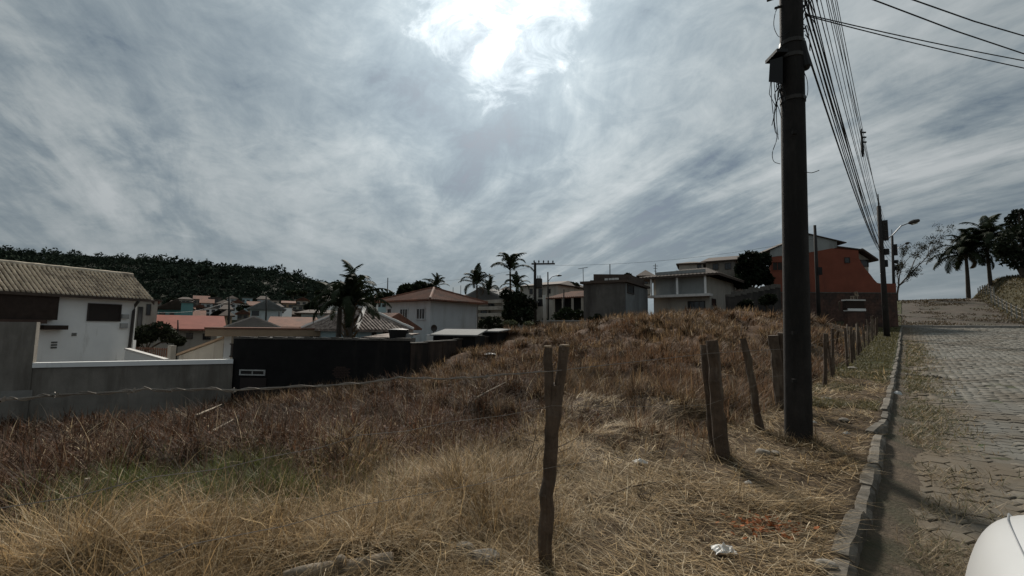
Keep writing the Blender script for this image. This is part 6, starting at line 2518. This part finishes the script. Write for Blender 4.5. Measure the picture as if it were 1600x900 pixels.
def build_grass():
    straw, brush, rust, green, olive = [], [], [], [], []
    # 1. straw litter lying on the verge and on the trampled strip inside the fence
    n = 150000
    x, y = scatter(n, 2.0, 16.0, -.9, .95, 1.1)
    s, t = xy2st(x, y)
    edge = fbm(x * .7, y * .7, 101) * 3.2
    k = (s > KERB_IN + .02) & (s < 1.0 + edge * 1.3) & (t < 22)
    tuft = fbm(x * 1.6, y * 1.6, 102, 3)
    k &= gr.random(n) < .35 + 1.3 * (tuft - .3)
    x, y, s, t, tuft = x[k], y[k], s[k], t[k], tuft[k]
    n = len(x)
    d = np.hypot(x, y)
    z = gz(x, y)
    flow = fbm(x * .5, y * .5, 103, 2) * 9
    az = flow + gr.normal(0, 1.1, n)
    up = gr.random(n) < .22
    ln = gr.uniform(.08, .34, n) * (1 + .5 * (tuft > .55))
    lean = np.where(up, gr.uniform(.5, 1.1, n), gr.uniform(1.25, 1.56, n))
    bend = np.where(up, gr.uniform(.3, 1.1, n), gr.uniform(-.25, .25, n))
    zz = z + np.where(up, 0, gr.uniform(.0, .055, n) * (.4 + 1.2 * tuft))
    wid = np.maximum(.0050, .0013 * d) * gr.uniform(.5, 1.4, n)
    c = shade(n, (.23, .155, .078), (.50, .365, .195), .3)
    dk = gr.random(n) < .32
    c[dk] *= .38
    pale = gr.random(n) < .18
    c[pale] = shade(int(pale.sum()), (.45, .36, .23), (.68, .57, .40), .15)
    straw.append(blade_arrays(np.stack([x, y, zz], 1), az, ln, lean, bend, wid, c, 2, gr.uniform(1.2, 1.9, n)))

    # 2. drooping hay tussocks in the near left of the lot
    n = 1150
    x, y = scatter(n, 1.6, 8.5, -.95, .12, 1.0)
    s, t = xy2st(x, y)
    mound = fbm(x * .9 + 4, y * .9, 104, 4)
    k = (s > .22) & (s < 8) & (t < 5) & (gr.random(n) < np.clip((mound - .30) * 4.0, .15, 1)) & (gr.random(n) > green_w(x, y) * 2.2)
    k &= ~((s < 1.2) & (t > 1.0))
    k &= gr.random(n) < 1.05 - sstep(3.1, 4.6, s - .3 * t + (mound - .5) * 2.5)
    k &= ~clear(x, y, .12)
    x, y = x[k], y[k]
    sz = gr.uniform(.35, 1.3, len(x)) ** 1.2 * (.75 + .5 * (np.hypot(x, y) > 3))
    straw.append(tussocks(x, y, sz, 115, (.25, .155, .070), (.58, .415, .215), ln=(.18, .56), lean=(.35, 1.45), bend=(.0, 2.0), pale=.16, dark=.28, swirl=1.0))
    # loose strands between them
    n = 45000
    x, y = scatter(n, 1.7, 8.5, -.95, .12, 1.0)
    s, t = xy2st(x, y)
    k = (s > .10) & (s < 8) & (t < 5) & (gr.random(n) > green_w(x, y) * 1.6) & ~((s < 1.2) & (t > 1.0)) & ~clear(x, y, .0)
    k &= gr.random(n) < 1.08 - sstep(3.1, 4.8, s - .3 * t)
    x, y = x[k], y[k]
    n = len(x)
    d = np.hypot(x, y)
    c = shade(n, (.20, .128, .060), (.50, .36, .19), .3)
    pale = gr.random(n) < .15
    c[pale] = shade(int(pale.sum()), (.45, .36, .23), (.66, .55, .38), .15)
    dk = gr.random(n) < .3
    c[dk] *= .4
    straw.append(blade_arrays(np.stack([x, y, gz(x, y) + gr.uniform(0, .08, n)], 1), gr.uniform(0, 6.28, n), gr.uniform(.1, .42, n), gr.uniform(.7, 1.55, n), gr.normal(.2, .7, n), np.maximum(.0042, .0012 * d) * gr.uniform(.5, 1.4, n), c, 3))

    # ragged tufts round the feet of the posts and the pole
    fx, fy = [], []
    for (px_, py_, rr, m_) in ((845, 890, .10, 5), (1125, 714, .14, 6), (1192, 676, .10, 4), (1248, 692, .24, 12), (1225, 640, .12, 4), (1284, 597, .12, 4), (1320, 567, .12, 4)):
        p = G(px_, py_)
        for q in range(m_):
            a_ = q * 6.28 / m_
            fx.append(p.x + math.cos(a_) * rr); fy.append(p.y + math.sin(a_) * rr)
    straw.append(tussocks(np.array(fx), np.array(fy), gr.uniform(.3, .7, len(fx)), 60, (.15, .10, .055), (.40, .29, .17), ln=(.15, .5), lean=(.1, 1.1), bend=(.2, 1.6), pale=.1, dark=.35))
    # 3. broad dead blades (cane-like) standing out of the brush
    n = 9000
    x, y = scatter(n, 2.0, 12.0, -.95, .3)
    s, t = xy2st(x, y)
    k = (s > .3) & (fbm(x * 1.2, y * 1.2, 106, 2) > .50) & ~occupied(x, y) & ~clear(x, y, .05)
    x, y = x[k], y[k]
    n = len(x)
    d = np.hypot(x, y)
    c = shade(n, (.30, .22, .12), (.55, .44, .28), .25)
    straw.append(blade_arrays(np.stack([x, y, gz(x, y)], 1), gr.uniform(0, 6.28, n), gr.uniform(.15, .5, n), gr.uniform(.2, 1.4, n), gr.uniform(.3, 2.4, n), np.maximum(.008, .0020 * d) * gr.uniform(.5, 1.2, n), c, 4))

    # 4. dark dead brush over the low left half of the lot
    n = 1500
    x, y = scatter(n, 3.4, 20.0, -.92, .22, .8)
    s, t = xy2st(x, y)
    cl = fbm(x * .8, y * .8, 107, 4)
    k = (s > 2.0) & ~occupied(x, y) & (t < 14) & (gr.random(n) < np.clip((cl - .25) * 3, .1, 1)) & (gr.random(n) < sstep(2.6, 4.6, s - .3 * t)) & (gr.random(n) > green_w(x, y) * 2.2)
    x, y = x[k], y[k]
    brush.append(tussocks(x, y, gr.uniform(.3, 1.0, len(x)) ** 1.3 * 2.0, 80, (.046, .024, .014), (.17, .088, .048), ln=(.15, .5), lean=(.2, 1.2), bend=(.2, 1.6), pale=.05, dark=.35, segs=3, swirl=.8))
    n = 90000
    x, y = scatter(n, 3.4, 21.0, -.92, .22, .75)
    s, t = xy2st(x, y)
    cl = fbm(x * .8, y * .8, 107, 4)
    tuf = fbm(x * 2.3, y * 2.3, 117, 3)
    k = (s > 1.8) & ~occupied(x, y) & (t < 16) & (gr.random(n) < np.clip((cl - .34) * 3.0 + (tuf - .5) * 2.0, .04, 1)) & (gr.random(n) > green_w(x, y) * 1.6)
    k &= gr.random(n) < .06 + sstep(1.8, 5.2, s - .25 * t + (cl - .5) * 6)
    x, y, s, t, cl, tuf = x[k], y[k], s[k], t[k], cl[k], tuf[k]
    n = len(x)
    d = np.hypot(x, y)
    hum = np.clip((cl - .38) * 2.6 + (tuf - .5) * 1.1, 0, 1)
    z = gz(x, y) + gr.uniform(0, 1, n) * hum * .42
    az = gr.uniform(0, 6.28, n)
    leafy = gr.random(n) < .45
    ln = np.where(leafy, gr.uniform(.04, .10, n) * (.8 + .05 * d), gr.uniform(.10, .42, n) * (.5 + .8 * hum))
    lean = np.where(leafy, gr.uniform(.3, 2.2, n), np.abs(gr.normal(.8, .55, n)))
    bend = gr.normal(.2, .8, n)
    wid = np.where(leafy, gr.uniform(.012, .03, n) * (.8 + .05 * d), np.maximum(.0036, .0011 * d) * gr.uniform(.5, 1.4, n))
    c = shade(n, (.042, .022, .013), (.145, .075, .042), .4) * (.55 + .9 * fbm(x * .5, y * .5, 118, 3))[:, None]
    pal = gr.random(n) < .05
    c[pal] = shade(int(pal.sum()), (.20, .145, .095), (.38, .29, .19), .2)
    brush.append(blade_arrays(np.stack([x, y, z], 1), az, ln, lean, bend, wid, c, 3))

    # bare stems sticking out of the brush in bunches
    m_ = 420
    x, y = scatter(m_, 3.6, 19.0, -.92, .25, .8)
    s, t = xy2st(x, y)
    k = (s > 2.4) & ~occupied(x, y) & (s - .3 * t > 2.0)
    x, y = x[k], y[k]
    per = 16
    X, Y = np.repeat(x, per) + gr.normal(0, .12, len(x) * per), np.repeat(y, per) + gr.normal(0, .12, len(x) * per)
    n = len(X)
    d = np.hypot(X, Y)
    c = np.repeat(shade(len(x), (.035, .026, .020), (.17, .125, .085), .3), per, axis=0) * gr.uniform(.7, 1.3, (n, 1))
    brush.append(blade_arrays(np.stack([X, Y, gz(X, Y)], 1), np.repeat(gr.uniform(0, 6.28, len(x)), per) + gr.normal(0, .9, n), gr.uniform(.25, .85, n), np.abs(gr.normal(.75, .4, n)), gr.normal(.15, .35, n), np.maximum(.005, .0014 * d) * gr.uniform(.6, 1.3, n), c, 3))

    # 5. rusty feathery grass on the slope and the mound
    n = 2600
    x, y = scatter(n, 4.5, 34.0, -.5, .62, .72)
    s, t = xy2st(x, y)
    cl = fbm(x * .55, y * .55, 108, 4)
    k = (s > .5) & ~occupied(x, y) & (t > 3.0) & (t < 40) & (gr.random(n) < np.clip((cl - .24) * 3, .1, 1)) & (gr.random(n) < .1 + sstep(3.5, 8.0, t))
    x, y = x[k], y[k]
    rust.append(tussocks(x, y, gr.uniform(.6, 1.5, len(x)) * (.8 + .012 * np.hypot(x, y)), 80, (.105, .062, .038), (.29, .19, .11), ln=(.2, .55), lean=(.05, .8), bend=(.2, 1.6), pale=.05, dark=.3, segs=3))
    n = 100000
    x, y = scatter(n, 5.0, 46.0, -.55, .66, .62)
    s, t = xy2st(x, y)
    cl = fbm(x * .55, y * .55, 108, 4)
    tuf = fbm(x * 1.7, y * 1.7, 119, 2)
    k = (s > .25) & ~occupied(x, y) & (t > 3.0) & (t < 46) & (gr.random(n) < np.clip((cl - .30) * 3.2 + (tuf - .5) * 1.8, .06, 1))
    k &= gr.random(n) < .12 + sstep(4.5, 10.0, t + (cl - .5) * 6)
    x, y, s, t, cl = x[k], y[k], s[k], t[k], cl[k]
    n = len(x)
    d = np.hypot(x, y)
    hum = np.clip((cl - .32) * 2.6, 0, 1)
    z = gz(x, y) - .02 + gr.uniform(0, 1, n) * hum * .18
    az = fbm(x * .4, y * .4, 109, 2) * 10 + gr.normal(0, 1.0, n)
    ln = gr.uniform(.14, .52, n) * (.45 + .8 * hum) * (.6 + .8 * tuf[k])
    lean = np.abs(gr.normal(.45, .42, n))
    bend = gr.normal(.6, .7, n)
    wid = np.maximum(.004, .00125 * d) * gr.uniform(.6, 1.4, n)
    hue = fbm(x * .25, y * .25, 110, 3)[:, None]
    ca = shade(n, (.115, .062, .035), (.25, .142, .076), .3)
    cb = shade(n, (.18, .115, .060), (.37, .25, .135), .3)
    c = np.where(hue > .52, cb, ca)
    dk = gr.random(n) < .30
    c[dk] *= .42
    rust.append(blade_arrays(np.stack([x, y, z], 1), az, ln, lean, bend, wid, c, 3))

    # 6. green patch and the olive grass of the far verge, gutter tufts
    n = 9000
    x = np.r_[gr.normal(GREEN_C.x, .85, n), gr.normal(GREEN_C2.x, .45, n // 3)]
    y = np.r_[gr.normal(GREEN_C.y, .55, n), gr.normal(GREEN_C2.y, .35, n // 3)]
    n = len(x)
    c = shade(n, (.062, .076, .018), (.15, .16, .045), .3)
    d = np.hypot(x, y)
    green.append(blade_arrays(np.stack([x, y, gz(x, y)], 1), gr.uniform(0, 6.28, n), gr.uniform(.10, .36, n), gr.uniform(.05, .7, n), gr.uniform(.2, 1.3, n), np.maximum(.004, .0011 * d), c, 3))
    n = 42000
    t = 9 + 45 * gr.random(n) ** 1.6
    s = gr.uniform(KERB_IN + .02, .35, n)
    x, y = st2xy(s, t)
    k = fbm(x * .8, y * .8, 111, 3) + .025 * (t - 15) > .46
    x, y, s, t = x[k], y[k], s[k], t[k]
    n = len(x)
    d = np.hypot(x, y)
    c = shade(n, (.075, .072, .030), (.175, .15, .070), .3)
    olive.append(blade_arrays(np.stack([x, y, gz(x, y)], 1), gr.uniform(0, 6.28, n), gr.uniform(.05, .16, n), gr.uniform(.2, 1.3, n), gr.uniform(0, .8, n), np.maximum(.004, .0011 * d), c, 2))
    # gutter: straw and weeds lying over the paving
    n = 36000
    t = -1.0 + 40 * gr.random(n) ** 2.0
    s = KERB_OUT - .02 - np.abs(gr.normal(0, .42, n)) - .25 * gr.random(n)
    x, y = st2xy(s, t)
    cl = fbm(x * 1.1, y * 1.1, 112, 3)
    k = gr.random(n) < np.clip((cl - .34) * 4, 0, 1)
    x, y, s, t, cl = x[k], y[k], s[k], t[k], cl[k]
    n = len(x)
    d = np.hypot(x, y)
    grn = gr.random(n) < .25 + .3 * (t > 8)
    c = np.where(grn[:, None], shade(n, (.06, .065, .025), (.14, .13, .055), .3), shade(n, (.16, .115, .065), (.36, .28, .17), .3))
    olive.append(blade_arrays(np.stack([x, y, hroad(t) - .168 + gr.uniform(0, .02, n)], 1), gr.uniform(0, 6.28, n), gr.uniform(.04, .2, n), gr.uniform(.7, 1.5, n), gr.uniform(-.2, .4, n), np.maximum(.0038, .0011 * d), c, 2))
    # weeds creeping over the earth road
    n = 16000
    t = gr.uniform(60.5, 112, n)
    s = gr.uniform(ROAD_R - .5, -.9, n)
    x, y = st2xy(s, t)
    k = fbm(x * .35, y * .35, 122, 3) > .50
    x, y, t = x[k], y[k], t[k]
    n = len(x)
    c = shade(n, (.045, .036, .022), (.12, .088, .05), .3)
    olive.append(blade_arrays(np.stack([x, y, hroad(t) - .05], 1), gr.uniform(0, 6.28, n), gr.uniform(.08, .28, n), gr.uniform(.2, 1.2, n), gr.uniform(0, .8, n), .0013 * np.hypot(x, y), c, 2))
    # grass over the right bank and beyond the crest
    n = 20000
    t = gr.uniform(50, 118, n)
    s = ROAD_R - gr.uniform(0, 16, n)
    x, y = st2xy(s, t)
    d = np.hypot(x, y)
    c = shade(n, (.050, .045, .022), (.13, .10, .05), .3)
    olive.append(blade_arrays(np.stack([x, y, gz(x, y)], 1), gr.uniform(0, 6.28, n), gr.uniform(.15, .45, n), gr.uniform(.1, .9, n), gr.uniform(0, .8, n), .0013 * d, c, 2))
    merge('dry_straw', straw, M_blade, 'tan straw and long hay lying over the near verge and lot', 'dry grass')
    merge('dead_brush', brush, M_blade, 'dark brown dead brush over the low part of the lot', 'brush')
    merge('rusty_grass', rust, M_blade, 'rusty brown dry grass covering the slope and mound', 'dry grass')
    merge('green_grass', green, M_green, 'patch of fresh green grass among the hay', 'grass')
    merge('verge_grass', olive, M_green, 'short olive grass along the verge, gutter and bank', 'grass')


build_grass()


# ------------------------------------------------------------------ stones, log, sticks, litter
def rock(label, px, py, rx, rz_, seed, mat=None, name='rock', group=None, sink=.25):
    p = G(px, py)
    r = np.random.default_rng(seed)
    import bmesh
    bm = bmesh.new()
    bmesh.ops.create_icosphere(bm, subdivisions=3, radius=1.0)
    R = rx / FPX * p.y
    H = rz_ / FPX * p.y
    pl = [(Vector(r.normal(size=3)).normalized(), r.uniform(.62, .92)) for _ in range(9)]
    for v in bm.verts:
        q = v.co.copy()
        for (nn, dd) in pl:
            e = q.dot(nn) - dd
            if e > 0:
                q -= nn * e * .9
        q *= 1 + .05 * (float(vnoise(q.x * 5 + seed, q.y * 5 + q.z * 3)) - .5)
        v.co = (q.x * R, q.y * R * .8, q.z * H)
    me = bpy.data.meshes.new(name)
    bm.to_mesh(me)
    bm.free()
    me.materials.append(mat or M_rock)
    o = bpy.data.objects.new(name, me)
    o.location = (p.x, p.y, p.z + H * (1 - sink))
    o.rotation_euler = (0, 0, r.uniform(0, 6))
    col.objects.link(o)
    return tag(o, label, 'rock' if name == 'rock' else 'litter', group)


def build_small():
    rock('rounded pale stone near the foot of the forked post', 725, 868, 17, 11, 1)
    rock('larger flat pale stone lying behind the bleached log', 754, 884, 26, 15, 2)
    rock('small pale stone half buried behind the forked post', 832, 858, 13, 6, 3)
    rock('dark stone in the straw near the split post', 1194, 715, 12, 8, 4)
    rock('flat stone in the straw below the thick pole', 1212, 712, 8, 4, 5)
    rock('low flat stone on the verge beyond the thick pole', 1290, 625, 9, 3, 6)
    rock('small stone on the verge beside the kerb', 1320, 660, 8, 4, 7)
    rock('dark clod of earth at the edge of the straw', 1292, 893, 16, 9, 8)
    rock('dark clod at the foot of the far wooden posts', 1332, 578, 9, 3, 9)
    # bleached log
    a, b = G(478, 916), G(612, 893)
    a = a + (a - b) * .25
    root = thing('log', 'bleached log with a knot lying at the bottom of the picture', 'log', a)
    mb = MB()
    ax_ = (b - a)
    r = 11.5 / FPX * b.y
    pts = [a + ax_ * f + Vector((0, 0, r * .75 + .025 + .01 * math.sin(f * 7))) for f in np.linspace(0, 1, 9)]
    mb.tube(pts, [r * q for q in (.7, .8, .85, .95, 1.0, 1.05, 1.1, 1.05, .9)], 12)
    mb.build('trunk', M_log, root, smooth=True)
    c = pts[4] + Vector((0, 0, r * .6))
    MB().tube([c - Vector((0, 0, .03)), c + Vector((.005, -.01, .03)), c + Vector((.008, -.012, .05))], [.045, .038, .02], 9).build('knot', M_log, root, smooth=True)
    e = pts[-1]
    MB().tube([e, e + ax_.normalized() * .006], [r * .85, r * .8], 12).build('cut_end', M_woodtop, root)
    # plastic litter: crumpled sheets
    def litter(label, px, py, w, h, seed, name='plastic_bag'):
        p = G(px, py)
        r_ = np.random.default_rng(seed)
        W_, H_ = w / FPX * p.y, h / FPX * p.y
        nn = 9
        vs, fs = [], []
        for i in range(nn):
            for j in range(nn):
                u, v = i / (nn - 1) - .5, j / (nn - 1) - .5
                rad = math.hypot(u, v)
                vs.append((p.x + u * W_ * (1.0 + .25 * r_.normal() * .4), p.y + v * W_ * .7, p.z + .03 + H_ * 1.1 * max(0, .8 - rad * 1.4) * r_.uniform(.5, 1.2) + r_.uniform(0, .015)))
        for i in range(nn - 1):
            for j in range(nn - 1):
                q = i * nn + j
                fs.append((q, q + nn, q + nn + 1, q + 1))
        vs2 = [(v[0], v[1], v[2] - .006) for v in vs]
        k = len(vs)
        o = MB().add(vs + vs2, fs + [tuple(k + q for q in f[::-1]) for f in fs]).build(name, M_litter, origin=p)
        tag(o, label, 'litter')
    litter('crumpled white plastic bag in the straw near the bottom', 1131, 868, 33, 11, 1)
    litter('white scrap of plastic in the middle of the straw', 1000, 727, 20, 7, 2)
    litter('small white scrap on the straw below the thick pole', 1170, 760, 9, 4, 3)
    litter('small white scrap beside the foot of the thick pole', 1272, 664, 6, 5, 4)
    litter('white scrap on the verge between pole and kerb', 1323, 681, 8, 4, 5)
    litter('scrap of white paper on the slope behind the wire', 766, 555, 22, 4, 6, 'paper_scrap')
    litter('small white scrap on the paving beside the gutter', 1412, 724, 8, 5, 7)
    litter('white scrap lying far up the verge', 1423, 512, 5, 3, 8)
    o = rock('crumpled white ball of plastic in the gutter beside the kerb', 1403, 623, 6, 6, 15, M_litter, 'plastic_ball', sink=.05)
    # patch of fallen orange leaves
    p = G(1197, 832)
    r_ = np.random.default_rng(6)
    n = 160
    q = np.stack([r_.normal(p.x, .15, n), r_.normal(p.y, .10, n)], 1)
    pos = np.c_[q, gz(q[:, 0], q[:, 1]) + r_.uniform(.02, .07, n)]
    lc = leaf_cloud(n, .03, r_)
    lc[:, :, 2] *= .4
    c = np.array((.30, .10, .035)) * r_.uniform(.5, 1.3, (n, 1))
    o = np_mesh('fallen_leaves', (pos[:, None] + lc).reshape(-1, 3), np.arange(n * 4).reshape(-1, 4), np.zeros((0, 3), int), M_leaf, np.repeat(c, 4, axis=0))
    tag(o, 'patch of fallen reddish brown leaves on the straw', 'leaves', kind='stuff')
    # dead twiggy shrubs and sticks
    def twig_bush(label, px, py, hpx, seed, colr=None, lean=0.0):
        p = G(px, py)
        r = random.Random(seed)
        h = hpx / FPX * p.y
        mb = MB()
        for k in range(7):
            a = r.uniform(0, 6.28)
            q0 = p + Vector((r.gauss(0, .02), r.gauss(0, .02), -.03))
            q1 = q0 + Vector((math.cos(a) * h * .2 + lean * h * .4, math.sin(a) * h * .2, h * r.uniform(.4, .6)))
            q2 = q1 + Vector((math.cos(a) * h * .25 + lean * h * .4, math.sin(a) * h * .2, h * r.uniform(.2, .45)))
            mb.tube([q0, q1, q2], [.008, .005, .0025], 4)
            for j in range(4):
                s0 = q0.lerp(q1, r.uniform(.3, 1)) if j < 2 else q1.lerp(q2, r.uniform(.1, .8))
                mb.tube([s0, s0 + Vector((r.uniform(-1, 1), r.uniform(-1, 1), r.uniform(-.1, .9))) * h * .25], [.004, .002], 3)
        o = mb.build('dead_shrub', colr or M_wood, origin=p)
        o['kind'] = 'thing'
        tag(o, label, 'shrub')
    twig_bush('leafless brown shrub in the hay left of the forked post', 530, 742, 62, 1)
    twig_bush('pale forked twig standing on the dark slope', 742, 690, 36, 2, M_log)
    twig_bush('leaning dry shrub touching the forked post', 820, 745, 70, 3, lean=.8)
    twig_bush('small black stump of a shrub in the straw', 1008, 790, 34, 4)
    twig_bush('dark dry shrub on the slope behind the split post', 1005, 640, 44, 5)
    twig_bush('tuft of dry twigs on the rusty slope', 1035, 605, 30, 6)
    twig_bush('bare shrub low on the dark brush', 215, 720, 40, 7)

    def stick(label, x0, y0, x1, y1, rad, mat=None, lift=.06):
        a, b = G(x0, y0), G(x1, y1)
        m = (a + b) / 2 + Vector((0, 0, .04))
        o = MB().tube([a + Vector((0, 0, lift)), m + Vector((0, 0, lift)), b + Vector((0, 0, lift * 1.3))], [rad, rad * .9, rad * .5], 6).build('stick', mat or M_log, origin=a)
        tag(o, label, 'stick')
    stick('long thin branch lying across the hay', 400, 812, 490, 790, .010)
    stick('pale stick lying on the dark brush below the wall', 305, 672, 345, 652, .022, lift=.3)
    stick('second pale stick on the dark brush', 330, 700, 362, 686, .02, lift=.3)
    stick('short pale stick on the brush heap', 205, 706, 235, 703, .02, lift=.35)
    stick('stick lying on the slope behind the wire', 745, 640, 790, 618, .016, lift=.25)
    stick('dark branch lying in straw behind the forked post', 760, 700, 840, 706, .02, M_wood, lift=.12)
    stick('thin branch beside the split post', 930, 790, 1040, 762, .009, M_wood, lift=.05)
    p = G(135, 792)
    MBs = MB()
    post_mesh(MBs, p - Vector((0, 0, .1)), p + Vector((-.015, 0, .24)), .022, .018, 3, n=8, seg=4)
    tag(MBs.build('stake', M_log, origin=p), 'short pale stake standing in the brush at the edge of the hay', 'stake')


build_small()
